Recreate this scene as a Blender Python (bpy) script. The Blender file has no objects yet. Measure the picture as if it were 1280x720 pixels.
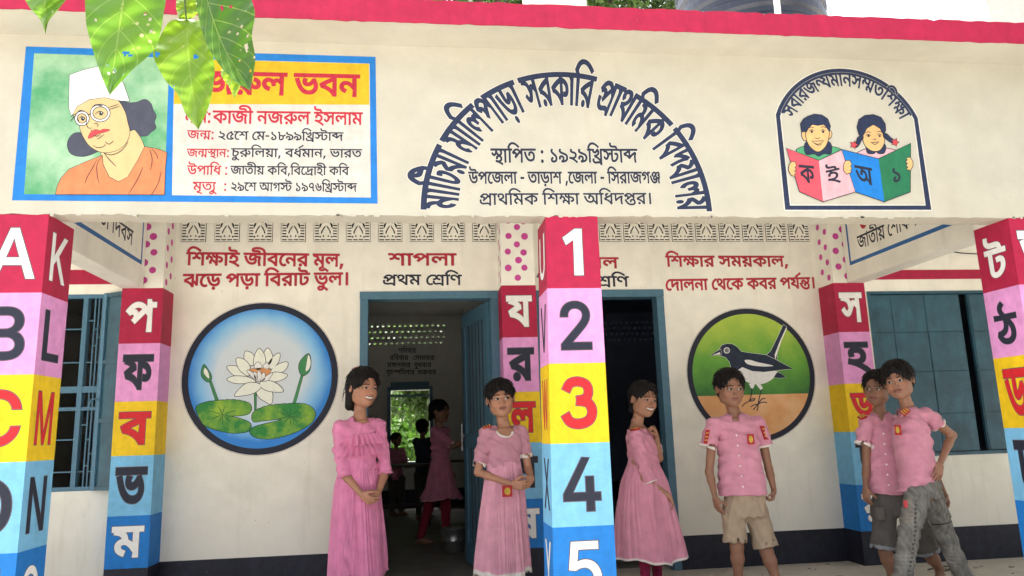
import bpy, bmesh, math, random
import numpy as np
from mathutils import Vector, Matrix
from mathutils.geometry import delaunay_2d_cdt
random.seed(7)
RNG = np.random.default_rng(7)
sc = bpy.context.scene
COL = sc.collection

# ------------------------------------------------------------------ camera
CAM = np.array([-0.60742, -3.49721, 1.02968])
YAW, PITCH, ROLL, FPX = -0.12486, 0.1883, -0.0315, 952.426
def _axes():
    cy, sy = math.cos(YAW), math.sin(YAW); cp, sp = math.cos(PITCH), math.sin(PITCH)
    f = np.array([-sy*cp, cy*cp, sp]); r = np.array([cy, sy, 0.0]); u = np.cross(r, f)
    cr, sr = math.cos(ROLL), math.sin(ROLL)
    return cr*r+sr*u, -sr*r+cr*u, f
CR, CU, CF = _axes()
cam_data = bpy.data.cameras.new('camera')
cam_data.sensor_width = 36.0
cam_data.lens = 36.0*FPX/1280.0
cam_data.clip_start = 0.05
cam_data.clip_end = 500.0
cam = bpy.data.objects.new('camera', cam_data)
COL.objects.link(cam)
M = Matrix.Identity(4)
for i in range(3):
    M[i][0] = CR[i]; M[i][1] = CU[i]; M[i][2] = -CF[i]; M[i][3] = CAM[i]
cam.matrix_world = M
sc.camera = cam

# ------------------------------------------------------------------ light
world = bpy.data.worlds.new('World'); sc.world = world
world.use_nodes = True
wn = world.node_tree.nodes; wl = world.node_tree.links
SUN_EL, SUN_AZ = math.radians(77), math.radians(-35)     # hazy sun high behind the building, a little to the left
sky = wn.new('ShaderNodeTexSky'); sky.sky_type = 'NISHITA'; sky.sun_disc = False
sky.sun_elevation = SUN_EL; sky.sun_rotation = SUN_AZ
sky.air_density = 1.0; sky.dust_density = 6.0; sky.ozone_density = 1.0
hs = wn.new('ShaderNodeHueSaturation'); hs.inputs['Saturation'].default_value = 0.3; hs.inputs['Value'].default_value = 1.45
wl.new(sky.outputs[0], hs.inputs['Color'])
bgn = wn['Background']; wl.new(hs.outputs[0], bgn.inputs['Color'])
bgn.inputs['Strength'].default_value = 0.15
sun_d = bpy.data.lights.new('sun', 'SUN'); sun_d.energy = 4.6; sun_d.angle = math.radians(4)
sun_d.color = (1.0, 0.96, 0.9)
sun = bpy.data.objects.new('sun', sun_d); COL.objects.link(sun)
sd = Vector((math.sin(SUN_AZ)*math.cos(SUN_EL), math.cos(SUN_AZ)*math.cos(SUN_EL), math.sin(SUN_EL)))
sun.rotation_euler = sd.to_track_quat('Z', 'Y').to_euler()
sun.location = (0, 0, 30)
sc.view_settings.view_transform = 'Standard'; sc.view_settings.look = 'None'
sc.view_settings.gamma = 1.0
sc.view_settings.exposure = 1.2

# ------------------------------------------------------------------ helpers
def at(px, py, X=None, Y=None, Z=None):
    """point of the plane X=, Y= or Z= seen at a place of the photograph (1280 x 720)"""
    d = CF + CR*((px-640)/FPX) + CU*((360-py)/FPX)
    ax, val = (0, X) if X is not None else ((1, Y) if Y is not None else (2, Z))
    return CAM + d*((val-CAM[ax])/d[ax])

def srgb(r, g, b):
    f = lambda c: (c/255.0/12.92) if c/255.0 <= 0.04045 else ((c/255.0+0.055)/1.055)**2.4
    return (f(r), f(g), f(b))

class NT:
    def __init__(s, m):
        s.m = m; s.n = m.node_tree.nodes; s.l = m.node_tree.links
        s.b = s.n['Principled BSDF']
    def new(s, t, **kw):
        nd = s.n.new(t)
        for k, v in kw.items():
            if hasattr(nd, k): setattr(nd, k, v)
            else: nd.inputs[k].default_value = v
        return nd
    def link(s, a, b): s.l.new(a, b)
    def noise(s, scale, detail=4, rough=0.6, vec=None, stretch=None):
        nd = s.new('ShaderNodeTexNoise'); nd.inputs['Scale'].default_value = scale
        nd.inputs['Detail'].default_value = detail; nd.inputs['Roughness'].default_value = rough
        if vec is None:
            vec = s.pos()
        if stretch:
            mp = s.new('ShaderNodeMapping'); mp.inputs['Scale'].default_value = stretch
            s.link(vec, mp.inputs['Vector']); vec = mp.outputs[0]
        s.link(vec, nd.inputs['Vector'])
        return nd.outputs['Fac']
    def pos(s):
        if not hasattr(s, '_p'): s._p = s.n.new('ShaderNodeNewGeometry')
        return s._p.outputs['Position']
    def ramp(s, fac, a, b, c0=(0, 0, 0, 1), c1=(1, 1, 1, 1)):
        r = s.new('ShaderNodeValToRGB'); r.color_ramp.elements[0].position = a; r.color_ramp.elements[1].position = b
        r.color_ramp.elements[0].color = c0; r.color_ramp.elements[1].color = c1
        s.link(fac, r.inputs[0]); return r.outputs[0]
    def mix(s, fac, a, b, mode='MIX'):
        m = s.new('ShaderNodeMix', data_type='RGBA', blend_type=mode)
        for sock, v in ((m.inputs[0], fac), (m.inputs[6], a), (m.inputs[7], b)):
            if isinstance(v, (int, float)): sock.default_value = v
            elif isinstance(v, tuple): sock.default_value = v if len(v) == 4 else v+(1,)
            else: s.link(v, sock)
        return m.outputs[2]
    def bump(s, h, strength=0.3, dist=0.01, normal=None):
        b = s.new('ShaderNodeBump'); b.inputs['Strength'].default_value = strength; b.inputs['Distance'].default_value = dist
        s.link(h, b.inputs['Height'])
        if normal is not None: s.link(normal, b.inputs['Normal'])
        return b.outputs[0]

MATS = {}
def newmat(name):
    m = bpy.data.materials.new(name); m.use_nodes = True
    MATS[name] = m
    return NT(m)
def paint_mat(name, col, rough=0.6, var=0.12, bump=0.25, scale=18, spec=0.3):
    """brushed paint on plaster: mottled colour, soft relief, chips"""
    t = newmat(name)
    n1 = t.noise(scale, 5, 0.65); n2 = t.noise(3.1, 3, 0.5); n3 = t.noise(160, 3, 0.6); nb = t.noise(30, 4, .6, stretch=(1, 1, .09))
    c = t.mix(t.ramp(n1, 0.3, 0.7), tuple(x*(1-var) for x in col), tuple(min(1, x*(1+var)) for x in col))
    c = t.mix(t.ramp(n2, 0.35, 0.7), c, t.mix(1.0, c, (1-var*.8,)*3, 'MULTIPLY'))
    c = t.mix(t.ramp(nb, .35, .75), c, t.mix(1.0, c, (1-var*.9,)*3, 'MULTIPLY'))
    c = t.mix(t.mix(1.0, t.ramp(t.noise(38, 6, .7), .70, .73), (.7, .7, .7), 'MULTIPLY'), c, (.5, .46, .38))
    t.link(c, t.b.inputs['Base Color'])
    t.b.inputs['Roughness'].default_value = rough
    t.b.inputs['Specular IOR Level'].default_value = spec
    if bump:
        nn = t.bump(n3, bump, 0.004); nn = t.bump(n2, bump, 0.03, nn); nn = t.bump(n1, bump, 0.008, nn)
        t.link(nn, t.b.inputs['Normal'])
    return t.m

def wall_mat(name, col, dirt=0.5):
    t = newmat(name)
    n1 = t.noise(5, 6, 0.6); n2 = t.noise(1.3, 4, 0.6); n3 = t.noise(90, 4, 0.65); n4 = t.noise(9, 5, 0.7, stretch=(1, 1, 0.12))
    c = t.mix(t.ramp(n1, 0.35, 0.68), tuple(x*0.93 for x in col), tuple(min(1, x*1.05) for x in col))
    c = t.mix(t.ramp(n2, 0.45, 0.75), c, t.mix(1.0, c, (0.95, 0.94, 0.915), 'MULTIPLY'))
    st = t.mix(t.ramp(n4, 0.55, 0.75), (0, 0, 0), (dirt*.4,)*3)
    c = t.mix(st, c, (0.42, 0.36, 0.27))
    # splashes and dust close to the floor
    sp = t.new('ShaderNodeSeparateXYZ'); t.link(t.pos(), sp.inputs[0])
    mr = t.new('ShaderNodeMapRange'); t.link(sp.outputs[2], mr.inputs[0])
    mr.inputs[1].default_value = 0.24; mr.inputs[2].default_value = 0.7; mr.inputs[3].default_value = 0.3*dirt; mr.inputs[4].default_value = 0
    dm = t.mix(1.0, t.ramp(n1, 0.4, 0.7), mr.outputs[0], 'MULTIPLY')
    c = t.mix(dm, c, (0.3, 0.25, 0.19))
    vo = t.new('ShaderNodeTexVoronoi'); vo.inputs['Scale'].default_value = 9; t.link(t.pos(), vo.inputs['Vector'])
    ch = t.ramp(vo.outputs['Distance'], 0.035, 0.05, (0.6, 0.6, 0.6, 1), (0, 0, 0, 1))
    c = t.mix(t.mix(1.0, ch, t.ramp(n1, 0.52, 0.56), 'MULTIPLY'), c, (0.4, 0.35, 0.28))
    t.link(c, t.b.inputs['Base Color']); t.b.inputs['Roughness'].default_value = 0.75
    t.b.inputs['Specular IOR Level'].default_value = 0.25
    nn = t.bump(n3, 0.25, 0.004); nn = t.bump(n1, 0.3, 0.012, nn); nn = t.bump(n2, 0.35, 0.05, nn)
    t.link(nn, t.b.inputs['Normal'])
    return t.m

def plain(name, col, rough=0.5, metal=0.0, spec=0.4):
    t = newmat(name); n = t.noise(30, 4, 0.6)
    c = t.mix(t.ramp(n, 0.3, 0.7), tuple(x*0.88 for x in col), tuple(min(1, x*1.08) for x in col))
    t.link(c, t.b.inputs['Base Color']); t.b.inputs['Roughness'].default_value = rough
    t.b.inputs['Metallic'].default_value = metal; t.b.inputs['Specular IOR Level'].default_value = spec
    return t.m

LOC = {}
def tag(o, label=None, cat=None, group=None, kind=None):
    if label: o['label'] = label
    if cat: o['category'] = cat
    if group: o['group'] = group
    if kind: o['kind'] = kind
    return o
def thing(name, label, cat, loc=(0, 0, 0), group=None, kind=None):
    o = bpy.data.objects.new(name, None); COL.objects.link(o); o.location = loc
    o.empty_display_size = 0.1
    LOC[o.name] = np.array(loc, float)
    return tag(o, label, cat, group, kind)
def mesh(name, verts, faces, mat, parent=None, smooth=False, label=None, kind=None, cols=None, uvs=None, mats=None, midx=None):
    v = np.asarray(verts, float).reshape(-1, 3)
    off = LOC.get(parent.name, np.zeros(3)) if parent is not None else np.zeros(3)
    me = bpy.data.meshes.new(name)
    me.from_pydata((v-off).tolist(), [], faces if isinstance(faces, list) else faces.tolist())
    if cols is not None:
        ca = me.color_attributes.new('Col', 'FLOAT_COLOR', 'POINT')
        c4 = np.ones((len(v), 4), np.float32); c4[:, :3] = cols
        ca.data.foreach_set('color', c4.ravel())
    if uvs is not None:
        uv = me.uv_layers.new(name='UVMap')
        li = np.zeros(len(me.loops), np.int32); me.loops.foreach_get('vertex_index', li)
        uv.data.foreach_set('uv', np.asarray(uvs, np.float32)[li].ravel())
    if smooth: me.shade_smooth()
    if mats:
        for mm in mats: me.materials.append(MATS[mm] if isinstance(mm, str) else mm)
        me.polygons.foreach_set('material_index', midx)
    else: me.materials.append(MATS[mat] if isinstance(mat, str) else mat)
    o = bpy.data.objects.new(name, me); COL.objects.link(o)
    if parent is not None: o.parent = parent
    LOC[o.name] = off.copy()
    tag(o, label, None, None, kind)
    return o
class MB:
    """collects simple solids; build() makes ONE mesh"""
    def __init__(s): s.v = []; s.f = []
    def add(s, v, f):
        n = len(s.v); s.v += [tuple(map(float, p)) for p in v]; s.f += [tuple(i+n for i in q) for q in f]; return s
    def hexa(s, p):      # 8 corners: bottom 4 ccw, top 4 ccw
        return s.add(p, [(3, 2, 1, 0), (4, 5, 6, 7), (0, 1, 5, 4), (1, 2, 6, 5), (2, 3, 7, 6), (3, 0, 4, 7)])
    def box(s, x0, x1, y0, y1, z0, z1):
        return s.hexa([(x0, y0, z0), (x1, y0, z0), (x1, y1, z0), (x0, y1, z0), (x0, y0, z1), (x1, y0, z1), (x1, y1, z1), (x0, y1, z1)])
    def bar(s, a, b, r, r2=None, n=8):
        a = np.array(a, float); b = np.array(b, float); r2 = r if r2 is None else r2
        d = b-a; d /= np.linalg.norm(d); u = np.cross(d, [0, 0, 1.0])
        if np.linalg.norm(u) < 1e-3: u = np.array([1.0, 0, 0])
        u /= np.linalg.norm(u); w = np.cross(d, u)
        vs = [a+r*(math.cos(t)*u+math.sin(t)*w) for t in np.arange(n)*2*math.pi/n]+[b+r2*(math.cos(t)*u+math.sin(t)*w) for t in np.arange(n)*2*math.pi/n]
        return s.add(vs, [(i, (i+1) % n, n+(i+1) % n, n+i) for i in range(n)]+[tuple(range(n))[::-1], tuple(range(n, 2*n))])
    def tube(s, pts, r, n=8):
        pts = [np.array(p, float) for p in pts]; R = r if hasattr(r, '__len__') else [r]*len(pts)
        vs = []; u = None
        for i, p in enumerate(pts):
            d = pts[min(i+1, len(pts)-1)]-pts[max(i-1, 0)]; d /= np.linalg.norm(d)
            if u is None:
                u = np.cross(d, [0.1, 0.2, 1.0])
            u = u-d*(u@d); u /= np.linalg.norm(u); w = np.cross(d, u)
            vs += [p+R[i]*(math.cos(t)*u+math.sin(t)*w) for t in np.arange(n)*2*math.pi/n]
        f = [(k*n+i, k*n+(i+1) % n, (k+1)*n+(i+1) % n, (k+1)*n+i) for k in range(len(pts)-1) for i in range(n)]
        f += [tuple(range(n))[::-1], tuple(range((len(pts)-1)*n, len(pts)*n))]
        return s.add(vs, f)
    def build(s, name, mat, parent=None, bevel=0, **kw):
        o = mesh(name, s.v, s.f, mat, parent, **kw)
        if bevel:
            bm = bmesh.new(); bm.from_mesh(o.data)
            bmesh.ops.bevel(bm, geom=bm.edges[:], offset=bevel, segments=2, affect='EDGES', profile=0.6)
            bm.to_mesh(o.data); bm.free()
        return o

def spl(pts, n=6, closed=True):
    p = np.array(pts, float); N = len(p); out = []
    for i in range(N if closed else N-1):
        if closed: a, b, c, d = p[i-1], p[i], p[(i+1) % N], p[(i+2) % N]
        else: a, b, c, d = p[max(i-1, 0)], p[i], p[i+1], p[min(i+2, N-1)]
        for t in np.arange(n)/n:
            out.append(0.5*((2*b)+(-a+c)*t+(2*a-5*b+4*c-d)*t*t+(-a+3*b-3*c+d)*t**3))
    if not closed: out.append(p[-1])
    return np.array(out)
def area(c):
    c = np.asarray(c); x, y = c[:, 0], c[:, 1]
    return 0.5*float(np.sum(x*np.roll(y, -1)-np.roll(x, -1)*y))
def ccw(c): c = np.asarray(c, float); return c if area(c) > 0 else c[::-1]
def cw(c): c = np.asarray(c, float); return c if area(c) < 0 else c[::-1]
def stroke(pts, w, taper=0.0):
    p = np.array(pts, float); d = np.gradient(p, axis=0); d /= (np.linalg.norm(d, axis=1, keepdims=True)+1e-9)
    nrm = np.stack([-d[:, 1], d[:, 0]], 1); t = np.linspace(0, 1, len(p))
    ww = w*0.5*(1-taper*np.abs(2*t-1)**2)
    return ccw(np.vstack([p+nrm*ww[:, None], (p-nrm*ww[:, None])[::-1]]))
def circle(cx, cy, r, n=24, ry=None):
    t = np.arange(n)*2*math.pi/n
    return np.stack([cx+r*np.cos(t), cy+(ry or r)*np.sin(t)], 1)
def fill(contours, rule='nz'):
    """triangulate the area inside contours (non-zero or even-odd winding)"""
    V = []; E = []
    for c in contours:
        n0 = len(V); V += [Vector((float(a), float(b))) for a, b in c]
        E += [(n0+i, n0+(i+1) % len(c)) for i in range(len(c))]
    vs, es, fs, _, _, _ = delaunay_2d_cdt(V, E, [], 0, 1e-7)
    vs = np.array([(v.x, v.y) for v in vs]); fs = np.array([tuple(f) for f in fs], int)
    cen = vs[fs].mean(1); wn_ = np.zeros(len(cen), int)
    for c in contours:
        c = np.asarray(c, float); a = c; b = np.roll(c, -1, 0)
        ay, by = a[:, 1][None], b[:, 1][None]; ax, bx = a[:, 0][None], b[:, 0][None]
        px, py = cen[:, 0][:, None], cen[:, 1][:, None]
        il = (bx-ax)*(py-ay)-(px-ax)*(by-ay)
        wn_ += ((ay <= py) & (by > py) & (il > 0)).sum(1)-((ay > py) & (by <= py) & (il < 0)).sum(1)
    keep = (wn_ != 0) if rule == 'nz' else (wn_ % 2 != 0)
    return vs, fs[keep]

LAYER = 0.0003
def on_plane(plane, p, layer):
    ax, val, sg = plane
    off = sg*LAYER*layer
    return np.array([at(x, y, **{ax: val}) for x, y in p]) + (np.array([off, 0, 0]) if ax == 'X' else np.array([0, off, 0]))
def sheet(parent, name, plane, contours, mat, layer=1, rule='nz', label=None):
    """flat paint: contours in plane coordinates (u, z) in metres"""
    vs, fs = fill(contours, rule)
    ax, val, sg = plane
    k = val+sg*LAYER*layer
    P = np.zeros((len(vs), 3)); P[:, 2] = vs[:, 1]
    if ax == 'Y': P[:, 0] = vs[:, 0]; P[:, 1] = k
    else: P[:, 1] = vs[:, 0]; P[:, 0] = k
    # faces look towards the viewer's side
    fl = (ax == 'Y' and sg > 0) or (ax == 'X' and sg < 0)
    if fl: fs = fs[:, ::-1]
    return mesh(name, P, fs, mat, parent, label=label)
def uv_of(plane, pts):
    ax, val, sg = plane
    P = np.array([at(x, y, **{ax: val}) for x, y in pts])
    return P[:, [0, 2]] if ax == 'Y' else P[:, [1, 2]]
def paint(parent, name, plane, polys, mat, layer=1, label=None, rule='nz'):
    """flat paint given by its outline as measured on the photograph, laid on the real wall plane"""
    cs = [ccw(uv_of(plane, c)) if rule == 'nz' else uv_of(plane, c) for c in polys]
    return sheet(parent, name, plane, cs, mat, layer, rule, label)

GLYPHS = [
[[717,622,714,663,640,699,557,699,413,699,280,699,138,717,89,736,34,756,-20,819,-19,859,-20,872,-14,898,-9,912,139,907,134,895,130,877,131,869,130,847,148,813,169,802,196,786,302,771,401,771,515,771,620,771,744,755,789,734,822,718,858,663,861,622],[485,500,642,500,836,447,928,366,929,325,928,243,698,147,473,141,493,152,582,139,782,91,986,28,1081,-10,989,-63,864,-17,658,50,458,100,234,138,93,154,123,223,192,213,322,204,415,204,556,204,710,238,770,292,771,320,770,373,614,430,495,430,422,430,334,416,296,389,297,370,296,362,304,345,309,338,163,323,152,338,140,371,141,384,140,421,228,473,382,500],[351,465,340,497,240,546,147,556,195,601,287,589,398,567,500,511,509,468],[1081,622,1081,551,-19,551,-19,622]],
[[1017,622,1014,663,940,699,857,699,577,699,446,699,304,717,255,736,200,756,146,819,147,859,146,872,152,898,157,912,305,907,300,895,296,877,297,869,296,847,314,813,335,802,362,786,466,771,567,771,815,771,920,771,1044,755,1089,734,1122,718,1158,663,1161,622],[1445,622,1445,551,713,551,713,372,712,343,748,316,787,316,824,316,906,340,1002,392,1059,433,1179,442,1242,395,1312,295,1313,245,1312,182,1202,82,988,24,835,24,702,24,474,70,282,173,122,342,59,465,211,485,282,346,456,177,680,100,827,100,986,100,1160,180,1161,243,1160,288,1110,352,1071,373,1163,392,1102,341,976,275,850,242,789,242,742,242,662,255,635,268,602,282,558,333,559,393,559,551,-19,551,-19,622]],
[[1859,622,1859,551,1229,551,1229,0,1075,0,1075,84,1085,110,1080,122,1074,175,1075,202,1075,419,1075,431,1075,551,-19,551,-19,622],[1753,271,1752,241,1702,184,1588,148,1491,148,1462,148,1404,150,1379,153,1391,225,1400,224,1440,223,1457,223,1544,223,1598,256,1599,276,1598,295,1570,324,1545,334,1494,354,1318,372,1189,372,1121,372,1002,372,816,401,710,471,711,531,710,540,716,565,721,577,871,571,868,562,862,544,863,536,862,477,1002,442,1125,442,1187,442,1382,442,1598,409,1663,380,1712,358,1752,303],[695,265,780,265,930,228,1058,165,1107,126,1109,55,1087,34,1022,85,898,156,772,194,703,194,668,194,622,183,598,163,599,148,598,132,614,108,623,99,469,83,454,97,434,133,435,150,434,178,474,221,544,250,638,265],[371,463,474,463,642,417,742,329,743,265,742,246,734,216,731,206,575,208,582,221,588,247,589,256,588,289,548,351,458,392,381,392,316,392,262,364,263,342,262,334,272,314,281,304,125,288,110,303,96,335,97,349,96,375,136,417,208,447,308,463],[247,405,250,413,252,436,253,449,252,490,172,569,85,582,271,602,338,574,404,504,405,450,404,436,398,413,395,400]],
[[-507,707,145,917,221,860,-417,644]],
[[1079,622,1079,551,319,551,319,334,287,356,360,385,538,440,750,488,873,506,989,448,942,409,910,325,911,287,910,254,936,174,965,133,817,118,786,162,754,253,755,290,754,335,782,407,815,434,841,427,740,410,546,361,362,298,273,259,165,293,165,551,-19,551,-19,622]],
[[391,490,480,490,628,463,774,409,857,369,751,316,672,360,496,418,415,418,348,418,256,384,257,350,256,323,330,285,405,269,331,198,218,221,92,302,93,353,92,398,178,459,316,490],[-19,551,-19,622,759,622,759,551]],
[[1635,622,1635,551,985,551,985,489,985,473,985,0,831,0,772,59,564,163,298,234,153,243,75,339,268,395,656,483,875,517,831,475,831,551,-19,551,-19,622],[831,467,873,438,770,424,552,378,346,328,261,304,372,293,610,231,808,142,857,90,841,88,836,111,830,157,831,189],[1523,288,1522,255,1470,196,1350,158,1251,158,1218,158,1160,160,1133,163,1145,235,1156,234,1190,233,1213,233,1308,233,1366,270,1367,296,1366,349,1160,424,959,438,965,513,1118,505,1370,444,1522,349]],
[[531,622,531,551,391,551,511,573,428,540,344,487,316,433,317,395,316,362,348,288,382,209,383,166,382,130,350,63,264,6,106,-38,-19,-52,-61,17,66,32,188,77,226,135,227,168,226,208,194,284,160,358,161,393,160,431,188,488,256,541,315,572,345,551,-19,551,-19,622]],
[[1881,622,1881,551,-19,551,-19,622],[943,528,1018,528,1118,514,1155,500,1196,484,1240,435,1241,389,1241,379,1240,366,1238,338,1235,324,1241,306,1241,0,1087,0,1068,45,976,87,901,87,832,87,716,79,590,70,505,70,442,70,298,84,172,123,92,199,93,262,92,284,104,334,113,353,267,341,258,325,248,291,249,265,248,211,328,159,446,144,503,144,576,144,692,153,802,161,865,161,938,161,1048,136,1087,106,1087,382,1086,408,1068,435,1049,443,1032,450,982,457,943,457,882,457,780,434,741,417,700,400,652,359,653,340,652,325,688,301,755,301,782,301,824,303,845,305,859,234,838,231,772,226,725,226,634,226,494,276,495,333,494,366,564,435,629,464,690,492,850,528],[1519,425,1640,425,1788,356,1789,301,1788,270,1738,208,1602,154,1477,135,1429,207,1526,220,1638,262,1639,293,1638,328,1558,356,1507,356,1432,356,1298,296,1241,242,1155,279,1230,354,1408,425]],
[[1413,622,1413,551,1203,551,1203,0,1049,13,984,53,838,125,668,184,460,227,333,238,285,331,381,296,570,280,820,219,990,145,1053,108,1050,131,1048,177,1049,204,1049,688,1155,688,1201,622],[901,470,900,412,774,331,556,284,419,276,325,285,285,331,446,337,652,372,750,429,751,466,750,497,694,547,633,571,743,625,810,594,900,515],[365,430,242,430,98,493,99,548,98,571,124,613,143,628,295,607,280,597,260,568,261,552,260,526,318,501,365,501,404,501,492,517,586,565,633,612,743,625,747,575,706,531,594,466,452,430],[1203,-117,1053,-117,1026,-73,912,-30,817,-30,758,-30,646,-38,530,-47,465,-47,398,-47,268,-33,158,2,92,62,93,108,92,128,104,163,111,174,265,165,256,152,248,126,249,111,248,61,366,25,465,25,550,25,684,42,769,42,862,42,1002,12,1049,-18,1049,84,1203,104]],
[[969,0,969,425,1011,362,940,412,818,485,706,533,590,556,527,556,420,556,290,501,241,465,213,457,240,470,356,487,433,487,524,487,638,451,692,396,693,369,692,310,532,217,365,172,263,245,372,268,532,325,533,365,532,387,464,417,401,417,348,417,258,405,207,392,45,458,106,510,246,587,412,629,511,629,610,629,776,594,934,524,1015,472,979,483,974,497,968,555,969,585,969,688,1075,688,1121,622,1333,622,1333,551,1123,551,1123,0]],
[[1461,622,1461,551,553,551,553,253,525,273,644,340,980,449,1185,486,1315,422,1276,387,1228,318,1208,242,1209,196,1208,150,1222,76,1254,4,1279,-40,1129,-59,1087,45,1070,85,1052,168,1053,223,1052,261,1076,334,1118,393,1141,410,1165,405,1050,382,834,316,626,230,517,175,399,215,399,551,-19,551,-19,622],[845,100,920,100,1062,72,1125,40,1129,-59,1102,-14,966,28,871,28,808,28,682,15,544,1,463,1,398,1,268,18,158,57,92,121,93,167,92,187,104,221,111,232,265,223,256,211,248,184,249,169,248,136,300,93,396,73,461,73,526,73,646,87,772,100]],
[[1531,622,1531,551,1321,551,1321,0,1167,0,1167,396,1211,332,1128,392,992,477,870,531,746,556,675,556,594,556,464,526,356,476,311,447,295,445,326,455,388,465,427,465,544,465,650,402,651,356,650,345,646,325,643,320,609,326,632,339,676,363,726,387,753,400,1001,516,1099,463,531,195,413,250,577,328,505,285,445,262,474,279,516,318,517,343,516,368,456,398,399,398,366,398,306,390,275,380,123,452,202,505,370,584,554,629,661,629,772,629,950,587,1120,504,1213,441,1177,446,1170,470,1166,526,1167,558,1167,688,1273,688,1319,622],[1321,-43,1171,-43,1150,-13,1088,25,1004,43,951,43,846,43,652,26,539,26,466,26,310,40,174,78,90,152,91,212,90,228,98,268,109,287,263,277,254,265,246,230,247,211,246,170,316,120,448,98,539,98,632,98,816,115,917,115,992,115,1120,90,1167,61,1167,151,1321,151]],
[[1405,622,1405,551,1195,551,1195,183,1041,194,1041,512,1051,532,1044,549,1040,585,1041,607,1041,688,1147,688,1195,622],[753,629,830,629,962,599,1066,545,1099,509,1091,404,1028,476,860,556,757,556,678,556,582,513,583,471,582,431,712,380,857,377,843,300,710,304,540,350,460,425,461,474,460,527,544,596,678,629],[185,629,268,629,418,595,514,521,515,461,514,420,434,346,268,300,139,300,127,377,228,378,344,405,392,447,393,468,392,509,288,556,183,556,134,556,56,550,13,545,-3,620,40,625,132,629],[1195,-43,1047,-43,1018,1,904,43,813,43,758,43,646,35,524,26,459,26,396,26,270,41,164,76,100,136,101,182,100,197,108,226,113,239,269,230,264,222,256,198,257,184,256,151,310,114,400,98,457,98,550,98,690,115,779,115,856,115,994,91,1041,61,1041,222,1195,221]],
[[1155,622,1155,551,345,551,345,521,337,458,340,445,344,399,345,378,345,205,344,161,364,125,379,117,414,96,489,96,568,96,704,134,759,162,814,192,876,259,877,296,876,329,802,349,737,349,727,349,634,349,522,364,471,377,424,390,346,425,323,447,343,534,384,498,476,449,614,423,723,423,755,423,830,423,912,413,945,403,990,389,1034,340,1035,306,1034,245,918,133,831,95,754,62,582,24,477,24,402,24,298,46,265,63,232,82,190,136,191,191,191,551,-19,551,-19,622]],
[[1255,622,1255,551,319,551,319,253,291,273,410,340,746,449,951,486,1045,439,1045,89,891,59,891,431,931,405,816,382,600,316,392,230,283,175,165,215,165,551,-19,551,-19,622],[1045,218,1045,-117,891,-117,816,-78,658,-30,486,-2,391,6,319,86,392,108,588,157,798,203,891,218],[891,146,826,134,670,100,526,66,477,52,499,60,610,47,808,3,897,-36,894,-19,890,25,891,38]],
[[803,63,684,63,468,105,278,198,120,353,59,465,211,485,278,362,446,209,666,139,809,139,956,139,1108,203,1109,268,1108,299,1076,343,1061,358,1181,358,1124,329,1002,283,864,257,783,257,704,257,584,287,516,344,517,384,516,428,640,519,789,553,748,552,646,551,597,551,-19,551,-19,622,1855,622,1855,551,1229,551,1180,551,1104,553,1071,554,902,516,730,454,670,403,671,380,670,352,734,328,775,328,850,328,970,363,1047,396,1219,365,1236,345,1260,286,1261,254,1260,204,1170,117,968,63],[1603,205,1602,156,1634,66,1673,10,1523,-7,1486,51,1446,162,1447,222,1446,275,1484,359,1511,388,1358,389,1144,426,1000,495,951,543,1103,559,1134,530,1232,485,1388,459,1503,459,1530,459,1582,461,1613,462,1691,392,1642,347,1602,261]],
[[991,303,852,303,678,373,625,437,649,439,634,407,572,343,470,300,395,300,336,300,234,321,132,372,75,417,197,453,254,404,328,376,373,376,420,376,494,408,538,484,543,551,681,551,696,514,748,449,826,399,932,371,1003,371,1072,371,1146,408,1147,442,1146,480,1064,549,1007,575,1167,591,1198,577,1260,532,1300,475,1301,442,1300,372,1136,303],[1461,622,1461,551,-19,551,-19,622],[1241,369,1241,0,1087,0,1020,40,874,97,700,136,591,148,521,226,640,265,930,339,1087,363],[1087,303,1016,288,866,250,728,210,673,193,685,202,816,183,1018,125,1093,88,1090,105,1086,149,1087,162]],
[[985,622,985,0,831,0,772,59,564,163,298,234,153,243,75,339,264,396,666,492,873,524,831,482,831,551,-19,551,-19,622],[831,474,871,446,772,430,562,386,356,333,261,304,372,293,610,231,808,142,857,90,841,88,836,111,830,157,831,189],[1609,622,1609,551,1399,551,1399,73,1245,73,1204,113,1100,179,982,234,917,255,967,318,1024,302,1144,249,1244,188,1269,160,1253,157,1248,180,1244,225,1245,257,1245,688,1351,688,1397,622]],
[[1155,622,1155,551,345,551,345,205,344,161,364,125,379,117,414,96,489,96,566,96,706,134,759,162,816,193,878,263,879,299,878,331,814,364,741,364,716,364,660,360,635,357,613,428,650,433,732,439,779,439,852,439,968,411,1034,351,1035,303,1034,244,918,133,831,95,756,63,582,24,479,24,404,24,298,46,265,63,232,82,190,136,191,191,191,551,-19,551,-19,622],[791,622,788,663,714,699,631,699,443,699,312,699,170,717,121,736,66,756,12,819,13,859,12,872,18,897,23,912,171,907,166,896,162,879,163,869,162,847,180,813,201,802,228,786,334,771,433,771,589,771,694,771,818,755,863,734,896,718,932,663,935,622]],
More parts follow.
